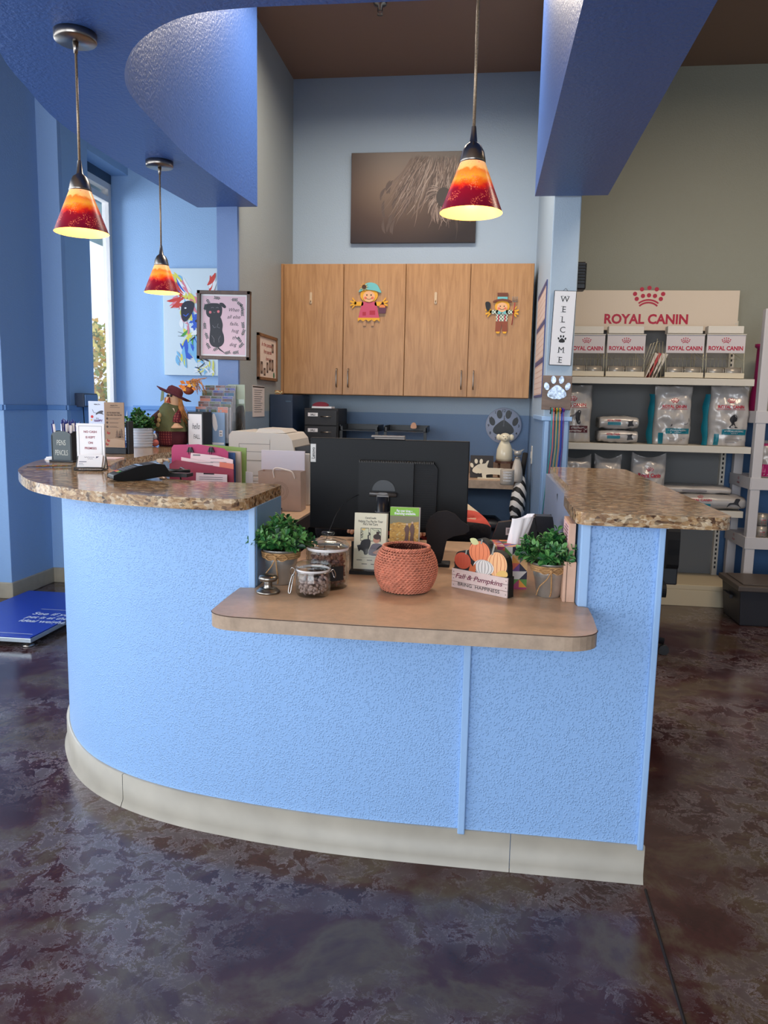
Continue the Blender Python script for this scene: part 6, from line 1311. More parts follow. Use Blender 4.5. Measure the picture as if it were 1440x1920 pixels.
def dr2(m, w, h):
    m.rect(0, w, h*.84, h, 0, -.0004); m.text('Pay over time—', w*.5, h*.935, .0078, 1, -.0008, w=w*.56, bold=.03, shear=.1); m.text('financing available.', w*.52, h*.885, .0078, 1, -.0008, w=w*.74, bold=.03, shear=.1)
    m.rect(0, w, h*.28, h*.84, 2, -.0004)
    m.flat([(0, h*.68), (w*.3, h*.72), (w*.6, h*.7), (w, h*.74), (w, h*.84), (0, h*.84)], 3, -.0006)
    r = random.Random(14)
    for k in range(150): x, z = w*r.random(), h*r.uniform(.29, .70); m.stroke([(max(0, x-.002), z), (min(w, x+.004), z+.001*r.uniform(-1, 3))], .0016, r.choice((4, 5, 5, 6)), -.0007-.00001*k)
    for x, s_ in ((.60, 1), (.78, 1.05)): m.flat(spl([(w*(x-.08), h*.34), (w*(x-.05), h*.5), (w*(x-.09), h*.6), (w*x, h*.68*s_), (w*(x+.08), h*.6), (w*(x+.05), h*.46), (w*(x+.06), h*.34)], 3, True), 7, -.0023); m.disc(w*x, h*.685*s_, w*.035, h*.022, 8, -.0026)
    m.rect(0, w, 0, h*.28, 1, -.0004); [m.rect(w*.12, w*(.85-.06*i), h*(.22-.035*i), h*(.228-.035*i), 7, -.0006) for i in range(3)]
brochure('green-topped brochure about paying over time, right pocket', [(729, 1050), (783, 1050), (735, 951)], BYY+.012, -4, dr2, [P('lime_print', (122, 178, 30), .5), PAPER, P('meadow_gold', (186, 140, 60), .6), P('hill_grey_green', (124, 118, 92), .6), P('grass_yellow', (214, 176, 80), .6), P('grass_brown', (150, 108, 50), .6), P('grass_cream', (206, 186, 130), .6), P('print_brown_people', (96, 66, 56), .6), P('print_head', (190, 160, 140), .6)], P('brochure_white', (220, 214, 206), .45))
# dark dog-shaped board seen from behind
DYY = 2.56
pts = [(800, 1080), (800, 1010), (798, 985), (806, 970), (820, 960), (838, 958), (853, 964), (864, 976), (879, 986), (880, 996), (870, 1002), (850, 1006), (838, 1012), (834, 1028), (830, 1048), (824, 1070), (822, 1082)]
P3 = [at(px, py, Y=DYY) for px, py in pts]; x0 = min(p_.x for p_ in P3)
t = thing('dog_silhouette_stand', 'dark grey dog-head-shaped board seen from behind, right of the brochures', 'board', (x0, DYY, LT))
MB().prism([(p_.x-x0, max(p_.z-LT, .0)) for p_ in P3], 0, .012).build('board', P('charcoal_board', (40, 37, 38), .9, spec=.2), t, bevel=.002)
MB().bx(.0, .085, -.02, .05, 0, .010).build('foot', BLACKM, t, bevel=.002)
# woven pumpkin basket
q = at(760, 1106, Z=LT); k1 = at(701, 1065, Y=q.y); k2 = at(820, 1065, Y=q.y); R = (k2.x-k1.x)/2-.003; HB = at(760, 1024, Y=q.y).z-LT
t = thing('woven_basket', 'round orange woven pumpkin-shaped basket in the middle of the counter', 'basket', (q.x, q.y, LT))
BK = P('orange_paper_rope', (204, 126, 100), .75, var=.22, vs=70, bump=.5, bs=240)
m = MB(); rows = 19
def rad(u): return R*(.60+.40*math.sin(PI*(.10+.80*u))**.8) if u < .9 else R*(.60+.40*math.sin(PI*.82)**.8)-(u-.9)*R*1.3
for k in range(rows):
    u = (k+.5)/rows; z = .004+u*(HB-.006)
    for s_ in (0, 1):
        pts = []
        for i in range(144):
            a_ = 2*PI*i/144; lob = 1+.018*abs(math.cos(5*a_)); ph = 22*a_+PI*k*.5+s_*PI
            rr = rad(u)*lob-.002+.0026*math.cos(ph); pts.append((rr*math.cos(a_), rr*math.sin(a_), z+.0022*math.sin(ph)))
        m.tube(pts, .0022, 5, closed=True)
m.build('weave', BK, t)
MB().lathe([(0, .004)]+[((rad(u)-.006), .004+u*(HB-.006)) for u in [i/12 for i in range(13)]], 40).build('lining', P('dark_rust', (90, 40, 32), .9), t)
m = MB(); ru = rad(1)
for s_ in (0, 1): m.tube([((ru+.003+.002*math.cos(30*a_+s_*PI))*math.cos(a_), (ru+.003+.002*math.cos(30*a_+s_*PI))*math.sin(a_), HB+.002*math.sin(30*a_+s_*PI)) for a_ in [2*PI*i/120 for i in range(120)]], .0024, 5, closed=True)
m.build('braided_rim', BK, t)
# pumpkin sign
qa = at(848, 1100, Z=LT); qb = at(953, 1122, Z=LT); dv = qb-qa; w = dv.length; hh = at(848, 1064, Y=qa.y).z-LT
t = thing('block_sign', 'wooden sign with painted pumpkins reading Fall & Pumpkins BRING HAPPINESS', 'sign', (qa.x, qa.y, LT), math.atan2(dv.y, dv.x))
hp = hh*1.0
MB().prism([(0, 0), (w, 0), (w, hp*1.02), (w*.975, hp*1.02)]+[(w*.975-w*.0, hp*1.03)]+spl([(w*.97, hp*1.5), (w*.93, hp*1.95), (w*.8, hp*2.2), (w*.68, hp*2.22), (w*.6, hp*2.55), (w*.47, hp*2.7), (w*.33, hp*2.45), (w*.28, hp*2.05), (w*.2, hp*1.95), (w*.08, hp*1.85), (w*.03, hp*1.5), (w*.03, hp*1.05)], 4)+[(0, hp)], .0, .026).build('block', P('sign_edge_black', (20, 18, 18), .6), t)
m = MB()
def pumpkin(cx, cz, rx, rz, mi, mr, n=5, y=-.0008):
    m.disc(cx, cz, rx, rz, mi, y, 28)
    for k in range(n): f = -1+2*(k+.5)/n; m.stroke([(cx+rx*f*math.sin(PI*(.06+.88*j/10)), cz+rz*math.cos(PI*(.06+.88*j/10))) for j in range(11)], .0016, mr, y-.0003, True)
pumpkin(w*.475, hp*2.02, w*.185, hp*.55, 0, 1); pumpkin(w*.18, hp*1.45, w*.15, hp*.42, 2, 1, y=-.0014); pumpkin(w*.79, hp*1.55, w*.17, hp*.62, 3, 1, y=-.0012); pumpkin(w*.56, hp*1.3, w*.18, hp*.38, 4, 5, 6, y=-.002)
m.flat([(w*.30, hp*1.0), (w*.33, hp*1.4), (w*.37, hp*1.25), (w*.42, hp*1.45), (w*.43, hp*1.1), (w*.40, hp*.85), (w*.37, hp*1.0)], 6, -.0026)
m.flat(spl([(w*.36, hp*2.35), (w*.30, hp*2.62), (w*.40, hp*2.68), (w*.46, hp*2.45)], 3, True), 7, -.0018); m.stroke([(w*.5, hp*2.45), (w*.52, hp*2.68)], .005, 8, -.0018); m.stroke([(w*.7, hp*2.0), (w*.735, hp*2.5)], .006, 8, -.0018); m.stroke([(w*.235, hp*1.8), (w*.25, hp*2.05)], .005, 8, -.0018)
m.flat(spl([(w*.78, hp*1.04), (w*.86, hp*1.3), (w*.965, hp*1.28), (w*.965, hp*1.04)], 3, True), 9, -.0026)
m.build('painted_pumpkins', [P('pumpkin_orange', (222, 128, 86), .6), P('pumpkin_line', (176, 84, 50), .6), P('pumpkin_red', (176, 70, 48), .6), P('pumpkin_peach', (232, 178, 128), .6), P('pumpkin_white', (214, 208, 202), .6), P('pumpkin_grey_line', (96, 92, 92), .6), P('maple_rust', (184, 92, 50), .6), P('pale_leaf', (196, 196, 140), .6), P('stem_grey', (140, 140, 130), .6), P('leaf_tan', (216, 176, 100), .6)], t)
PLK = P('whitewash_plank', (212, 190, 184), .6, var=.08, vs=30)
m = MB(); [m.bx(0, w*.99, -.004, .0, hp*k/3+.0006, hp*(k+1)/3-.0006) for k in range(3)]; pl_ = m.build('planks', PLK, t)
m = MB(); m.text('Fall & Pumpkins', w*.49, hp*.66, .0145, 0, -.0047, w=w*.84, shear=.3, bold=.01); m.text('BRING  HAPPINESS', w*.49, hp*.24, .0095, 1, -.0047, w=w*.74, bold=.005)
for x in (.035, .965):
    for z in (.16, .5, .84): m.disc(w*x, hp*z, .0014, None, 1, -.0047, 10)
m.build('lettering', [P('plum_letter', (110, 40, 66), .6), INK], pl_)
# tissue box
q = at(965, 1106, Z=LT)
def tissue_mat():
    m = NT('geometric_triangle_print'); co = m.co((38, 38, 38)); v = m.N('ShaderNodeTexVoronoi', distance='MANHATTAN'); v.inputs['Scale'].default_value = 1.0; v.inputs['Randomness'].default_value = .75; m.L(co, v.inputs['Vector'])
    sx = m.N('ShaderNodeSeparateColor'); m.L(v.outputs['Color'], sx.inputs[0])
    m.L(m.ramp(sx.outputs[0], [(0, (150, 46, 96)), (.14, (84, 130, 60)), (.28, (214, 170, 110)), (.42, (30, 26, 50)), (.55, (206, 80, 60)), (.68, (70, 80, 160)), (.8, (206, 196, 190)), (.9, (110, 60, 130))], 'CONSTANT'), m.b.inputs['Base Color']); m.set(Roughness=.45); return m.m
a = at(935, 1018, Y=2.36); z_ = a.z-LT
t = thing('tissue_box', 'tissue box with a colourful triangle pattern and a tissue pulled up', 'tissue box', (.078, 2.33, LT), math.radians(8)); s = .115
m = MB(); m.bx(-s/2, s/2, -s/2, s/2, 0, .128, 0); 
TC = [P('tri_%d' % i, c__, .45) for i, c__ in enumerate(((168, 56, 104), (92, 140, 62), (220, 172, 116), (34, 28, 52), (214, 92, 66), (74, 84, 170), (214, 204, 198), (112, 62, 132), (224, 150, 50)))]
r = random.Random(19)
for face in range(2):
    m.M = Matrix.Rotation(0 if face == 0 else -PI/2, 4, 'Z'); N_ = 5; c = s/N_
    for i in range(N_):
        for j in range(5):
            x0, z0 = -s/2+i*c, .006+j*.0244; k1, k2 = r.randrange(9), r.randrange(9)
            if (i+j) % 2: m.flat([(x0, z0), (x0+c, z0), (x0+c, z0+.0244)], k1, -s/2-.0005); m.flat([(x0, z0), (x0+c, z0+.0244), (x0, z0+.0244)], k2, -s/2-.0005)
            else: m.flat([(x0, z0), (x0+c, z0), (x0, z0+.0244)], k1, -s/2-.0005); m.flat([(x0+c, z0), (x0+c, z0+.0244), (x0, z0+.0244)], k2, -s/2-.0005)
m.M = None; m.flat
for i in range(5):
    for j in range(5):
        x0, y0 = -s/2+i*s/5, -s/2+j*s/5; m.add([(x0, y0, .1285), (x0+s/5, y0, .1285), (x0+s/5, y0+s/5, .1285)], [(0, 1, 2)], r.randrange(9)); m.add([(x0, y0, .1285), (x0+s/5, y0+s/5, .1285), (x0, y0+s/5, .1285)], [(0, 1, 2)], r.randrange(9))
m.build('box', TC, t)
vs = []; nz, na = 10, 28
for i in range(nz):
    f = i/(nz-1)
    for j in range(na):
        a_ = 2*PI*j/na; ra = (.016+.008*f)*(1+.22*math.sin(3*a_+2*f)+.16*math.sin(7*a_)); vs.append((ra*1.3*math.cos(a_)+.030+.016*f, ra*.6*math.sin(a_), .127+.082*f+.004*f*math.sin(2*a_+.6)+.008*f*math.cos(a_)))
MB().add(vs, [(i*na+j, i*na+(j+1) % na, (i+1)*na+(j+1) % na, (i+1)*na+j) for i in range(nz-1) for j in range(na)], 0, True).build('tissue', P('tissue_white', (236, 230, 230), .9), t)
# wooden boards at the right jamb
WD = P('raw_pine', (206, 164, 138), .6, var=.08, vs=20)
a = at(1070, 1130, Z=LT)
t = thing('wooden_box', 'tan wooden box standing against the right jamb', 'box', (.235, 2.15, LT))
MB().bx(0, .034, 0, .17, 0, .115).build('box_body', WD, t, bevel=.0015)
MB().bx(-.001, .0, .01, .16, .112, .113).bx(.008, .0095, -.001, 0, .0, .115).build('joint_lines', M_seam, t)
t = thing('wooden_planner', 'wooden board with a pink printed list standing on the tan box', 'board', (.235, 2.17, LT+.1155))
MB().bx(.012, .03, 0, .15, 0, .105).build('board', WD, t, bevel=.0015)
m = MB(); m.bx(.0105, .012, .012, .138, .008, .098, 0)
for k in range(9): m.bx(.0100, .0105, .02, .13-.02*(k % 3), .018+k*.009, .0205+k*.009, 1)
m.build('printed_list', [P('pink_list', (222, 184, 184), .6), P('wine_ink', (120, 60, 80), .6)], t)
tag(MB().prism([(0, 0), (.10, 0), (.11, .02), (.02, .03)], 0, .05).build('dark_pouch', P('pouch_black', (24, 24, 30), .6), None, (-.085, 2.62, LT+.0)), 'crumpled black case lying right of the dog-head board', 'case')
tag(MB().bx(0, .05, 0, .04, 0, .10).build('tape_dispenser', BLACK, None, (.035, 2.45, LT)), 'black case standing behind the pumpkin sign', 'case')

# ------------------------------------------------------------------ shelving with pet food
from mathutils import noise as mno
GX0, GX1, GF = .50, 1.755, 5.40
t = thing('gondola_shelving', 'cream metal shelving unit full of pet food against the olive wall', 'shelving', (GX0, BY, 0)); W_ = GX1-GX0; gy = GF-BY
MG = P('gondola_grey_panel', (122, 122, 122), .6)
MB().bx(.0, W_-.04, -.03, -.012, .12, 1.95).build('back_panel', MG, t)
for x in (.0, W_-.065):
    m = MB(); m.bx(x, x+.035, -.07, -.03, 0, 1.95, 0); [m.bx(x+.012, x+.023, -.0712, -.07, .2+k*.033, .218+k*.033, 1) for k in range(52)]; m.build('slotted_upright', [OFFW, P('slot_dark', (30, 30, 32), .7)], t)
m = MB(); m.bx(0, W_-.02, gy, -.03, .115, .15).bx(0, W_-.02, gy, gy+.02, 0, .115); m.build('base_deck', P('cream_deck', (206, 190, 160), .5), t, bevel=.003)
for z, y0, x1 in ((.665, gy+.06, 1.27), (1.105, gy, 1.265), (1.55, gy, 1.25)):
    m = MB(); m.bx(0, x1, y0+.002, -.03, z-.02, z-.001).bx(0, x1, y0-.006, y0+.004, z-.045, z); m.build('shelf', OFFW, t, bevel=.002)
# header sign
a = at(1066, 544, Y=5.70); b = at(1388, 545, Y=5.70); c_ = at(1080, 613, Y=5.70); w = b.x-a.x; h = a.z-c_.z+.02
t = thing('header_sign', 'wide cream header sign with a red crown and ROYAL CANIN lettering', 'sign', (a.x, 5.70, c_.z-.02))
MB().bx(0, w, 0, .012, 0, h).build('board', P('header_cream', (226, 208, 188), .5), t, bevel=.002)
def hx2(px, py): p_ = at(px, py, Y=5.70); return p_.x-a.x, p_.z-t.location.z
m = MB(); x, z = hx2(1216, 566); crown(m, x, z-.005, .225, 0, -.001); x, z = hx2(1211, 598); x0, _ = hx2(1133, 598); x1, _ = hx2(1290, 598); m.text('ROYAL CANIN', x, z, .063, 0, -.001, bold=.035, w=x1-x0); m.build('lettering', P('header_red', (186, 22, 60), .45), t)
for px in (1380,): x, z = hx2(px, 607); MB().bx(x, x+.02, .012, .03, z-.03, z+.02).disc(x, z, .006, None, 0, -.002).build('bracket', OFFW, t)
# displays with cans
CAN = P('can_silver', (188, 180, 170), .3, .6); CANB = P('can_paper_label', (168, 160, 150), .35, .4)
zsh = 1.551
def wire_display(px0, px1, label):
    Y = 5.44; a = at(px0, 628, Y=Y); b = at(px1, 628, Y=Y); w = b.x-a.x-.004
    zt = at(px0+30, 628, Y=Y).z; zm = at(px0+30, 662, Y=Y).z; z0 = zsh
    t = thing('can_display', label, 'display', (a.x, Y, z0), 0, 'wire can displays on the top shelf'); H = zt-z0; M_ = zm-z0
    MB().bx(.002, w-.002, 0, .006, M_, H).build('sign_panel', P('display_white', (214, 204, 204), .5), t, bevel=.001)
    MB().bx(0, w, -.006, .008, H, H+.006).build('panel_rail', OFFW, t)
    m = MB(); crown(m, w/2, M_+(H-M_)*.60, .062, 0, -.001); m.text('ROYAL CANIN', w/2, M_+(H-M_)*.27, .026, 0, -.001, bold=.035, w=w*.88); m.build('lettering', P('header_red', (186, 22, 60), .45), t)
    MB().bx(.01, w-.012, .02, .10, H+.012, H+.06).build('top_box', P('display_top_white', (224, 216, 204), .5), t, bevel=.002)
    m = MB()
    for x in (.004, w-.004):
        m.tube([(x, 0, M_), (x, .0, M_-.03), (x+.0, -.012, .07), (x, -.012, .02)], .0022, 6).tube([(x, .30, H), (x, .30, 0), (x, -.01, .005)], .002, 5).tube([(x, .0, .12), (x, .30, .20)], .0016, 5)
    for k in range(9): x = .02+k*(w-.04)/8; m.tube([(x, .14, .03), (x, .14, M_-.012)], .0013, 4)
    for z in (M_-.03, M_*.45): m.tube([(.004, .14, z), (w-.004, .14, z)], .0015, 4)
    m.build('wire_frame', P('wire_cream', (206, 198, 170), .35, .4), t)
    MB().bx(0, w, -.016, .2, .006, .012).bx(0, w, -.020, -.014, .004, .038).build('tray_lip', P('tray_cream', (222, 208, 182), .4), t, bevel=.0015)
    return a.x, Y, w
cp = None; ci = 0
for (p0, p1, lb) in ((1066, 1137, 'wire can display farthest left, next to the WELCOME sign'), (1139, 1213, 'second wire can display from the left on the top shelf'), (1250, 1324, 'third wire can display, just right of the leaning folders'), (1326, 1401, 'wire can display farthest right on the top shelf')):
    x, y, w = wire_display(p0, p1, lb)
    for j in range(2):
        loc = (x+w*(.27+.46*j), y+.018, zsh+.045)
        if cp is None:
            cp = thing('food_can', 'silver-lidded food can lying on its side in a wire can display', 'can', loc, 0, 'cans lying in the wire displays')
            MB().cyl((-.05, 0, 0), (.05, 0, 0), .031, None, 24).build('can_label', CANB, cp)
            MB().cyl((-.054, 0, 0), (-.05, 0, 0), .032, None, 24).build('rim', CAN, cp); MB().cyl((.05, 0, 0), (.054, 0, 0), .032, None, 24).build('rim', CAN, cp)
        else: dup(cp, loc)
# wire rack with leaning folders
a = at(1208, 708, Y=5.44); b = at(1246, 640, Y=5.44)
t = thing('wire_literature_rack', 'small wire rack between the can displays', 'rack', (a.x+.0, 5.44, zsh)); w = b.x-a.x-.01
m = MB()
for y in (0, .10, .2): m.tube([(.0, y, 0), (w*.65, y, .24), (w, y, .24), (w, y, 0)], .0022, 5)
for k in range(3): m.tube([(w*(.3+.25*k), 0, .0), (w*(.3+.25*k), .0, .09+.07*k), (w*(.3+.25*k), .2, .09+.07*k)], .0018, 4)
m.build('wires', P('wire_cream', (206, 198, 170), .35, .4), t)
for k, (c__, nm) in enumerate((((214, 200, 186), 'leftmost'), ((190, 60, 60), 'second'), ((222, 210, 196), 'third'), ((216, 204, 190), 'rightmost'))):
    x0 = a.x+.006+.022*k
    m = MB(); m.prism([(0, 0), (.004, 0), (.075, .155), (.055, .165)], -.004, .10, 0); 
    tag(m.build('leaflet', [P('rack_leaflet_%d' % k, c__, .5)], None, (x0, 5.445+.002*k, zsh+.003)), '%s of the leaflets leaning in the small wire rack' % nm, 'leaflet', 'leaflets leaning in the wire rack')
# bags
FOIL = P('bag_silver_white', (190, 184, 180), .28, .15, bump=.25, bs=35); 
def bag(label, x0, x1, z0, z1, Y, side, draw, seed, d=.13, mats=(), notch=.0, lean=0, grp=None, rz=0):
    w, h = x1-x0, z1-z0; t = thing('food_bag', label, 'bag', ((x0+x1)/2, Y, z0), rz, grp)
    def yf(x, z):
        u, v = x/w+.5, z/h
        prof = (math.sin(PI*min(max(u, 0), 1))**.35)*(.35+.65*math.sin(PI*min(1, max(0, v*.78+.16)))) if 0 <= u <= 1 else 0
        n_ = mno.noise(Vector((x*14+seed, z*14, seed*3.1)))*.020+mno.noise(Vector((x*38+seed, z*30, 1.7)))*.008
        if v > .88: prof *= max(.04, (1-v)/.12)
        return -d*.5*prof-n_*(1 if .02 < u < .98 else .3)
    def xw(x, z): v = z/h; return x*(1+.025*math.sin(v*9+seed)+.02*mno.noise(Vector((z*12, seed, 0))))+lean*z
    NX, NZ = 28, 36
    vs = []; 
    for sgn in (1, -1):
        for j in range(NZ+1):
            for i in range(NX+1):
                x = -w/2+w*i/NX; z = h*j/NZ; zz = z-(notch*(1-(2*i/NX-1)**2) if j == NZ else notch*(1-(2*i/NX-1)**2)*(j/NZ)**6)
                y = yf(x, z)
                vs.append((xw(x, z), y if sgn > 0 else -y*.8+.004, max(0, zz)))
    fs = []; o = (NX+1)*(NZ+1)
    for j in range(NZ):
        for i in range(NX):
            q_ = j*(NX+1)+i; fs.append((q_, q_+1, q_+NX+2, q_+NX+1)); fs.append((o+q_+1, o+q_, o+q_+NX+1, o+q_+NX+2))
    for j in range(NZ):
        q_ = j*(NX+1); fs.append((o+q_, q_, q_+NX+1, o+q_+NX+1)); q_ += NX; fs.append((q_, o+q_, o+q_+NX+1, q_+NX+1))
    for i in range(NX): fs.append((i+1, i, o+i, o+i+1)); q_ = NZ*(NX+1)+i; fs.append((q_, q_+1, o+q_+1, o+q_))
    MB().add(vs, fs, 0, True).build('bag_body', FOIL, t)
    if side:   # coloured gusset on the left
        m = MB(); n = 16; v2 = []
        for j in range(n+1):
            z = h*.86*j/n; v2 += [(xw(-w/2, z)-.002, yf(-w/2, z), z), (xw(-w/2, z)-.035-.006*math.sin(z*40+seed), d*.15, z), (xw(-w/2, z)-.02, d*.42, z)]
        m.add(v2, [(3*j+k+1, 3*j+k, 3*j+k+3, 3*j+k+4) for j in range(n) for k in (0, 1)], 0, True); m.build('side_gusset', side, t)
    if draw:
        m = MB(); draw(m, w, h)
        m.v = [(xw(x, z), yf(x, z)-.0022+y, z) for x, y, z in m.v]
        m.build('bag_print', list(mats), t)
    return t
def grid(m, x0, x1, z0, z1, mi, y=0, nx=10, nz=3):
    for i in range(nx):
        for j in range(nz): m.rect(x0+(x1-x0)*i/nx, x0+(x1-x0)*(i+1)/nx, z0+(z1-z0)*j/nz, z0+(z1-z0)*(j+1)/nz, mi, y)
BM = [RED, TEAL, P('dog_ink', (40, 40, 46), .5), P('maroon_band', (90, 40, 50), .5), PAPER, P('fine_print', (120, 116, 120), .5)]
def bigprint(kind):
    def f(m, w, h):
        crown(m, .0, h*.73, w*.22, 0, 0); m.text('ROYAL CANIN', 0, h*.655, h*.05, 0, 0, bold=.03, w=w*.66); grid(m, -w*.36, w*.36, h*.606, h*.612, 0)
        if kind == 0:
            m.flat([(w*.22, h*.37), (w*.3, h*.42), (w*.42, h*.46), (w*.42, h*.41), (w*.36, h*.36), (w*.3, h*.35)], 2, 0); m.flat([(-w*.08, h*.31), (-w*.05, h*.36), (-w*.03, h*.33)], 2, 0)
        if kind == 1:
            m.flat(spl([(w*.0, h*.48), (w*.08, h*.53), (w*.16, h*.48), (w*.17, h*.42), (w*.1, h*.40), (w*.14, h*.33), (w*.2, h*.31), (-w*.04, h*.31), (w*.02, h*.37), (-w*.02, h*.43)], 3, True), 2, 0); m.disc(w*.08, h*.46, w*.04, h*.02, 4, -.001)
        if kind == 2:
            m.stroke([(-w*.2, h*.35), (-w*.12, h*.45), (w*.05, h*.47), (w*.14, h*.55)], .014, 5, 0, True); m.flat(spl([(w*.08, h*.48), (w*.14, h*.56), (w*.22, h*.54), (w*.2, h*.42), (w*.22, h*.33), (w*.14, h*.33)], 3, True), 2, 0); [m.stroke([(x, h*.32), (x+w*.03, h*.44)], .006, 5, 0) for x in (-w*.22, -w*.12, -w*.02)]
            grid(m, -w*.42, w*.42, h*.17, h*.29, 3); m.text('GASTROINTESTINAL', 0, h*.255, .012, 4, -.001, w=w*.7, bold=.02); m.text('GASTRO-INTESTINALE', 0, h*.20, .010, 4, -.001, w=w*.7, bold=.02)
        else:
            grid(m, -w*.2, w*.44, h*.19, h*.28, 1); m.text('HYPOALLERGENIC', w*.12, h*.25, .010, 4, -.001, w=w*.5, bold=.01); m.text('ADULT', w*.12, h*.215, .007, 4, -.001, w=w*.2)
            grid(m, -w*.38, -w*.26, .004, h*.2, 1); [m.rect(-w*.1, w*.34-.02*i, h*(.11-.025*i), h*(.118-.025*i), 5, 0) for i in range(3)]
    return f
Z2 = 1.106
Yb = 5.50
def bx_of(pa, pb, py, Y=Yb): return at(pa, py, Y=Y).x, at(pb, py, Y=Y).x
x0, x1 = bx_of(1034, 1108, 780); bag('tall silver bag with a maroon band, partly behind the WELCOME sign', x0, x1, Z2, at(1090, 722, Y=Yb).z, Yb, None, bigprint(2), 2.0, mats=BM, grp='large food bags on the middle shelf')
x0, x1 = bx_of(1226, 1295, 780); bag('tall silver bag with teal panel and cat head, left of the two large bags', x0, x1, Z2, at(1255, 724, Y=Yb).z, Yb, TEAL, bigprint(0), 5.2, mats=BM, grp='large food bags on the middle shelf')
x0, x1 = bx_of(1329, 1402, 780); bag('tall silver bag with a puppy on the front, farthest right on the middle shelf', x0, x1, Z2, at(1365, 724, Y=Yb).z, Yb, TEAL, bigprint(1), 9.7, mats=BM, grp='large food bags on the middle shelf')
def flatbag(label, x0, x1, z0, z1, Y, dp, seed, draw, grp, name='food_bag'):
    w, h = x1-x0, z1-z0; t = thing(name, label, 'bag', ((x0+x1)/2, Y, z0), 0, grp)
    NX, NZ = 24, 12; vs = []; ring = NZ*2
    for i in range(NX+1):
        u = i/NX; hw_ = h/2*(.55+.45*math.sin(PI*min(1, max(0, .08+.84*u)))**.5)
        for k in range(ring):
            a_ = 2*PI*k/ring; cy, cz = math.cos(a_), math.sin(a_)
            yy = dp/2+dp/2*math.copysign(abs(cy)**.45, cy); zz_ = h/2+hw_*math.copysign(abs(cz)**.7, cz)
            n_ = mno.noise(Vector((u*9+seed, zz_*30, yy*8)))*.006
            vs.append((-w/2+w*u, yy+n_*(1 if cy < 0 else 0), max(.0, zz_+n_)))
    fs = [(i*ring+k, i*ring+(k+1) % ring, (i+1)*ring+(k+1) % ring, (i+1)*ring+k) for i in range(NX) for k in range(ring)]
    fs += [tuple(range(ring))[::-1], tuple(NX*ring+k for k in range(ring))]
    MB().add(vs, fs, 0, True).build('bag_body', FOIL, t)
    m = MB(); draw(m, w, h); m.v = [(x, y-.004+mno.noise(Vector(((x/w+.5)*9+seed, z*30, 0)))*.004, z) for x, y, z in m.v]; m.build('bag_print', BM, t); return t
def smallprint(m, w, h):
    m.text('ROYAL CANIN', -w*.14, h*.68, h*.14, 0, 0, w=w*.34, bold=.03); m.rect(-w*.3, w*.04, h*.34, h*.55, 1, 0)
    m.flat(spl([(w*.22, h*.25), (w*.24, h*.55), (w*.2, h*.62), (w*.3, h*.66), (w*.36, h*.72), (w*.34, h*.5), (w*.38, h*.3), (w*.3, h*.28)], 3, True), 2, 0)
x0, x1 = bx_of(1124, 1196, 800, 5.46); z1 = at(1160, 780, Y=5.46).z; hh_ = (z1-Z2)/2
flatbag('small silver bag, lower of two lying stacked on the middle shelf', x0, x1, Z2, Z2+hh_, 5.44, .22, 1.3, smallprint, 'small silver bags stacked flat')
flatbag('small silver bag, upper of two lying stacked on the middle shelf', x0, x1, Z2+hh_, Z2+2*hh_, 5.44, .22, 4.3, smallprint, 'small silver bags stacked flat')
# lower shelf
Z3 = .666
def lowp(k):
    def f(m, w, h):
        crown(m, 0, h*.68, w*.2, 0, 0); m.text('Royal Canin' if k else 'ROYAL CANIN', 0, h*.60, h*.06, 0, 0, bold=.03, w=w*.66); grid(m, -w*.32, w*.32, h*.555, h*.562, 0)
        m.flat(spl([(w*.1, h*.4), (w*.16, h*.48), (w*.24, h*.45), (w*.2, h*.34), (w*.26, h*.2), (w*.1, h*.2)], 3, True), 2, 0)
    return f
for i, (pa, pb, pt, lb) in enumerate(((1050, 1108, 852, 'silver bag with a crown, farthest left on the lower shelf behind the granite'), (1114, 1165, 852, 'silver bag with a dipped top, second on the lower shelf behind the granite'), (1184, 1248, 850, 'silver bag with a sitting dog, third on the lower shelf right behind the granite'))):
    x0, x1 = bx_of(pa, pb, 870); bag(lb, x0, x1, Z3, at((pa+pb)/2, pt-2, Y=Yb).z, Yb, None, lowp(i == 2), 3.1*i+1, mats=BM, notch=.035, d=.16, grp='upright bags on the lower shelf')
a = at(1290, 940, Y=5.42); b = at(1402, 940, Y=5.42)
def fp(m, w, h):
    m.text('ROYAL CANIN', -w*.1, h*.66, h*.13, 0, 0, w=w*.3, bold=.03); crown(m, -w*.1, h*.8, w*.08, 0, 0); m.rect(-w*.26, w*.04, h*.2, h*.42, 1, 0); m.flat(spl([(w*.25, h*.2), (w*.28, h*.5), (w*.34, h*.56), (w*.36, h*.8), (w*.42, h*.78), (w*.40, h*.5), (w*.44, h*.2), (w*.38, h*.4), (w*.3, h*.4)], 3, True), 2, 0)
flatbag('long silver bag lying flat on the lower shelf, with a standing dog on its end', b.x-.50, b.x, Z3, Z3+.105, 5.45, .34, 7.7, fp, 'long bags lying flat')
flatbag('long silver bag lying on top of the other flat bag, farther back', b.x-.62, b.x-.08, Z3+.10, Z3+.155, 5.52, .27, 8.8, lambda m, w, h: m.rect(-w*.1, w*.2, h*.3, h*.5, 5, 0), 'long bags lying flat')

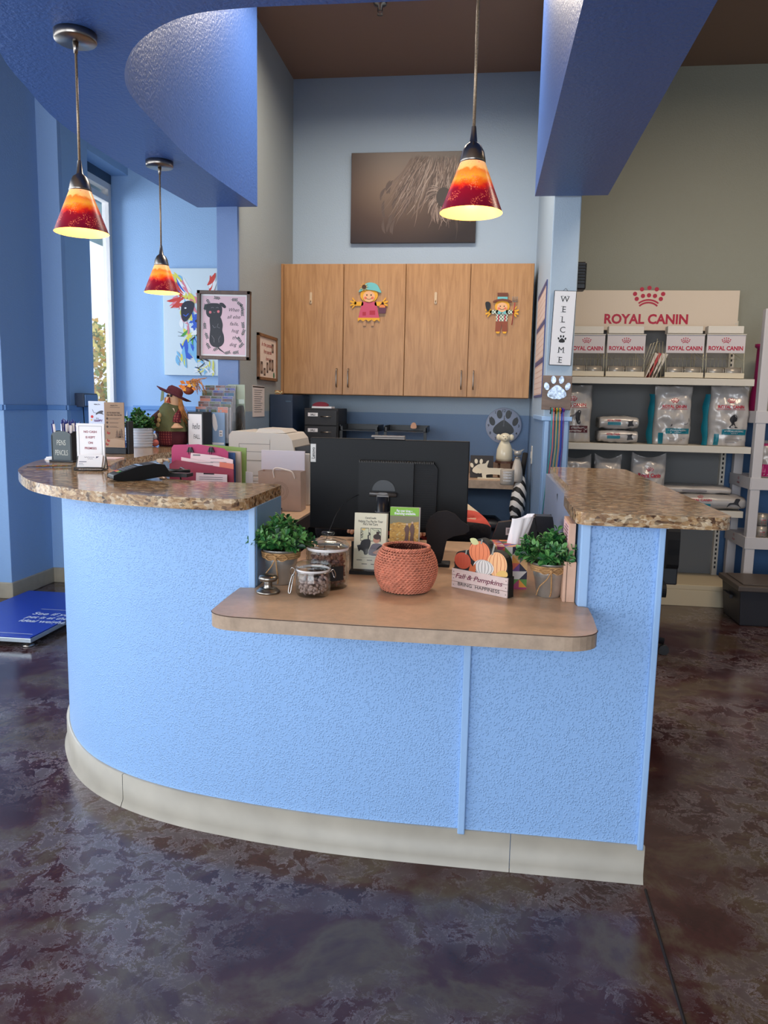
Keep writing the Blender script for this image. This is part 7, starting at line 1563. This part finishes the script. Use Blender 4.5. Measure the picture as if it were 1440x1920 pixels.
# white plastic rack at the right edge
RX = at(1408, 1060, Y=5.33).x-.035; RYF, RYB = 5.36, 5.80
RP = P('resin_white', (206, 200, 200), .5)
t = thing('plastic_rack', 'white plastic four-tier rack at the right edge of the photo', 'rack', (RX, RYF, 0))
tops = [.50, .90, 1.34]
for x in (0, .86):
    for y in (0, RYB-RYF-.06): MB().bx(x, x+.062, y, y+.06, 0, 2.0 if y == 0 else 1.34).build('post', RP, t, bevel=.006)
for z in tops[:]:
    m = MB(); m.bx(.01, .912, .01, RYB-RYF-.01, z-.012, z).bx(.0, .922, -.004, .012, z-.075, z+.004).bx(-.006, .006, .0, RYB-RYF, z-.075, z+.004).bx(.916, .928, 0, RYB-RYF, z-.075, z+.004).bx(0, .922, RYB-RYF-.012, RYB-RYF, z-.075, z+.004)
    sh = m.build('shelf', RP, t, bevel=.002)
m = MB()
for z in tops[:2]:
    v0 = len(m.v); m.M = Matrix.Translation((-.0065, .24, z-.035)) @ Matrix.Rotation(-PI/2, 4, 'Z'); crown(m, 0, .012, .035, 0, 0); m.text('ROYAL CANIN', 0, -.012, .012, 0, 0, bold=.03, w=.05)
m.build('shelf_sticker', P('header_red', (186, 22, 60), .45), t)
for i, (px, z, lb) in enumerate(((.075, tops[0], 'lower of two cans stacked on the plastic rack'), (.075, tops[0]+.082, 'upper of two cans stacked on the plastic rack'), (.155, tops[0], 'can standing right of the stacked cans on the plastic rack'))):
    c_ = thing('tin_can', lb, 'can', (RX+px+.03, RYF+.05, z), 0, 'cans standing on the plastic rack')
    MB().cyl((0, 0, .003), (0, 0, .077), .037, None, 28).build('can_label', CANB, c_); MB().lathe([(0, .077), (.0375, .077), (.0385, .080), (.035, .080), (.034, .078), (0, .078)], 28).build('rim', CAN, c_)
    m = MB(); m.text('ROYAL CANIN', 0, .04, .008, 0, -.0385, w=.03, bold=.03); m.rect(-.012, .01, .018, .026, 0, -.0385); m.v = [(x, -math.sqrt(max(0, .0376**2-x*x)), z_) for x, y, z_ in m.v]; m.build('can_print', RED, c_)
x0, x1 = at(1383, 700, Y=5.62).x, RX+.16
x0 = GX1+.012
bag('small gold and magenta pouch standing on the plastic rack by the shelf end', RX+.07, RX+.21, tops[1]+.004, tops[1]+.25, RYF+.12, None, lambda m, w, h: (grid(m, -w*.45, w*.45, h*.02, h*.35, 0), grid(m, -w*.4, w*.4, h*.85, h*.92, 0)), 6.5, d=.07, mats=[P('magenta_print', (170, 20, 100), .4)])
t2 = thing('jar_lid_ball', 'small red ball resting on the plastic rack behind the post', 'ball', (RX+.03+.07, RYF+.2, tops[1]+.024)) if 0 else None
a = at(1392, 672, Y=5.45)
zt = at(1392, 640, Y=5.45).z
tag(MB().lathe([(0, 0), (.05, 0), (.055, .02), (.05, .12), (.035, .2), (.03, zt-tops[2]-.03), (.045, zt-tops[2]-.02), (.045, zt-tops[2]), (0, zt-tops[2])], 18, 0).build('pouch', P('magenta_pouch', (160, 30, 96), .4), None, (RX+.10, RYF+.32, tops[2]+.001)), 'magenta-topped pouch on the third tier of the plastic rack', 'pouch')
# tote
a = at(1382, 1172, Z=0)
t = thing('storage_tote', 'black plastic storage tote with a brown lid on the floor below the rack', 'tote', (1.625, 4.94, 0)); TB = P('tote_black', (44, 44, 50), .5)
vs = [(.02, .02, 0), (.56, .02, 0), (.56, .36, 0), (.02, .36, 0), (0, 0, .235), (.58, 0, .235), (.58, .38, .235), (0, .38, .235)]
MB().add(vs, [(0, 1, 5, 4), (1, 2, 6, 5), (2, 3, 7, 6), (3, 0, 4, 7), (3, 2, 1, 0), (4, 5, 6, 7)]).build('body', TB, t, bevel=.008)
MB().bx(-.018, .60, -.018, .40, .228, .262).build('lid', P('tote_lid_brown', (88, 78, 72), .5), t, bevel=.006)
MB().bx(.02, .56, .02, .36, .262, .270).build('lid_panel', P('tote_lid_brown', (88, 78, 72), .5), t, bevel=.004)
MB().bx(-.024, -.002, .12, .26, .15, .175).build('handle', TB, t, bevel=.003)

# ------------------------------------------------------------------ walk-on scale at the left
p0 = at(57, 1196, Z=.06); p1 = at(112, 1162, Z=.06)
ang = math.atan2(p1.y-p0.y, p1.x-p0.x)
t = thing('floor_scale', 'low silver walk-on scale with a blue printed mat at the left wall', 'scale', (p0.x, p0.y, 0), 0)
Lx, Ly = .60, .95
MB().bx(-Lx, 0, 0, Ly, .03, .055).build('platform', P('scale_aluminium', (196, 206, 214), .3, .7), t, bevel=.003)
for x in (-Lx+.04, -.04):
    for y in (.04, Ly-.04): MB().lathe([(0, 0), (.03, 0), (.032, .008), (.016, .012), (.014, .03), (0, .03)], 20).build('foot', NICK, t, (x, y, 0))
mt = MB().bx(-Lx+.005, .0, .0, Ly-.01, .056, .062).build('printed_mat', P('mat_blue', (20, 52, 158), .35), t, bevel=.001)
m = MB(); m.M = Matrix.Translation((0, 0, .0628)) @ Matrix.Rotation(-PI/2, 4, 'X')
m.M = Matrix.Translation((-.28, .22, .0628)) @ Matrix.Rotation(math.radians(0), 4, 'Z') @ Matrix.Rotation(-PI/2, 4, 'X')
for i, (s_, hh_) in enumerate((('See if your', .05), ('pet is at their', .05), ('ideal weight.', .05))): m.text(s_, .18, .24-.075*i-.02, hh_, 0, 0, al='C', bold=.02, w=.30-.01*i, shear=.1)
m.rect(.0, .26, -.17, -.165, 0, 0); m.rect(.02, .22, .31, .315, 0, 0)
m.rect(.2, .26, .5, .55, 0, 0); m.rect(.215, .245, .51, .54, 1, -.0005); m.rect(.20, .27, .40, .47, 2, 0)
m.build('mat_print', [P('mat_print_pale', (196, 206, 226), .5), P('mat_print_green', (70, 130, 90), .5), P('mat_print_lime', (120, 160, 120), .5)], mt)

# ------------------------------------------------------------------ outside the window
t = thing('autumn_tree', 'tree with yellow-green autumn leaves outside the window', 'tree', (-9.9, 18.2, 0)); r = random.Random(77)
MB().cyl((0, 0, 0), (0, 0, 2.0), .16, .1, 10).build('trunk', FR, t)
m = MB()
for k in range(2600):
    d = Vector((r.gauss(0, 1), r.gauss(0, 1), r.gauss(0, 1))).normalized()*r.uniform(.3, 1)**.5; c_ = Vector((d.x*1.9, d.y*1.9, 2.0+d.z*1.25)); u = Vector((r.uniform(-1, 1), r.uniform(-1, 1), r.uniform(-1, 1))).normalized()*.09; v_ = u.orthogonal().normalized()*.06
    m.add([c_-u, c_+v_, c_+u, c_-v_], [(0, 1, 2, 3)], r.randrange(3))
m.build('foliage', [P('yellow_leaf', (226, 206, 110), .6), P('green_leaf', (150, 160, 80), .6), P('gold_leaf', (214, 170, 70), .6)], t)
t = thing('parked_car', 'pale blue parked car outside the window', 'car', (-6.6, 10.2, 0), math.radians(118)); CB = P('pale_blue_car_paint', (150, 200, 220), .25, coat=.5)
MB().prism(spl([(-2.1, .35), (-2.1, .75), (-1.4, .95), (-.7, 1.42), (.6, 1.45), (1.4, 1.0), (2.1, .85), (2.15, .35)], 5)+[(2.15, .3), (-2.1, .3)], -.85, .85).build('car_body', CB, t, bevel=.08)
for x in (-1.3, 1.3):
    for y in (-.82, .62): MB().cyl((x, y, .32), (x, y+.2, .32), .32, None, 24).build('wheel', BLACK, t)
MB().prism([(-1.25, .98), (-.68, 1.36), (.55, 1.38), (1.2, 1.0)], -.86, .86).build('windows', P('car_glass', (60, 80, 90), .1), t)
tag(MB().bx(-30, -3.8, -30, 40, -.06, -.01).build('pavement', P('outdoor_paving', (180, 178, 172), .8)), None, None, kind='structure')
tag(MB().bx(-4.05, -3.2, 5.3, 14, 2.92, 3.1).build('awning', P('awning_grey_green', (126, 148, 150), .7)), 'grey-green canopy slab outside above the window', 'canopy')
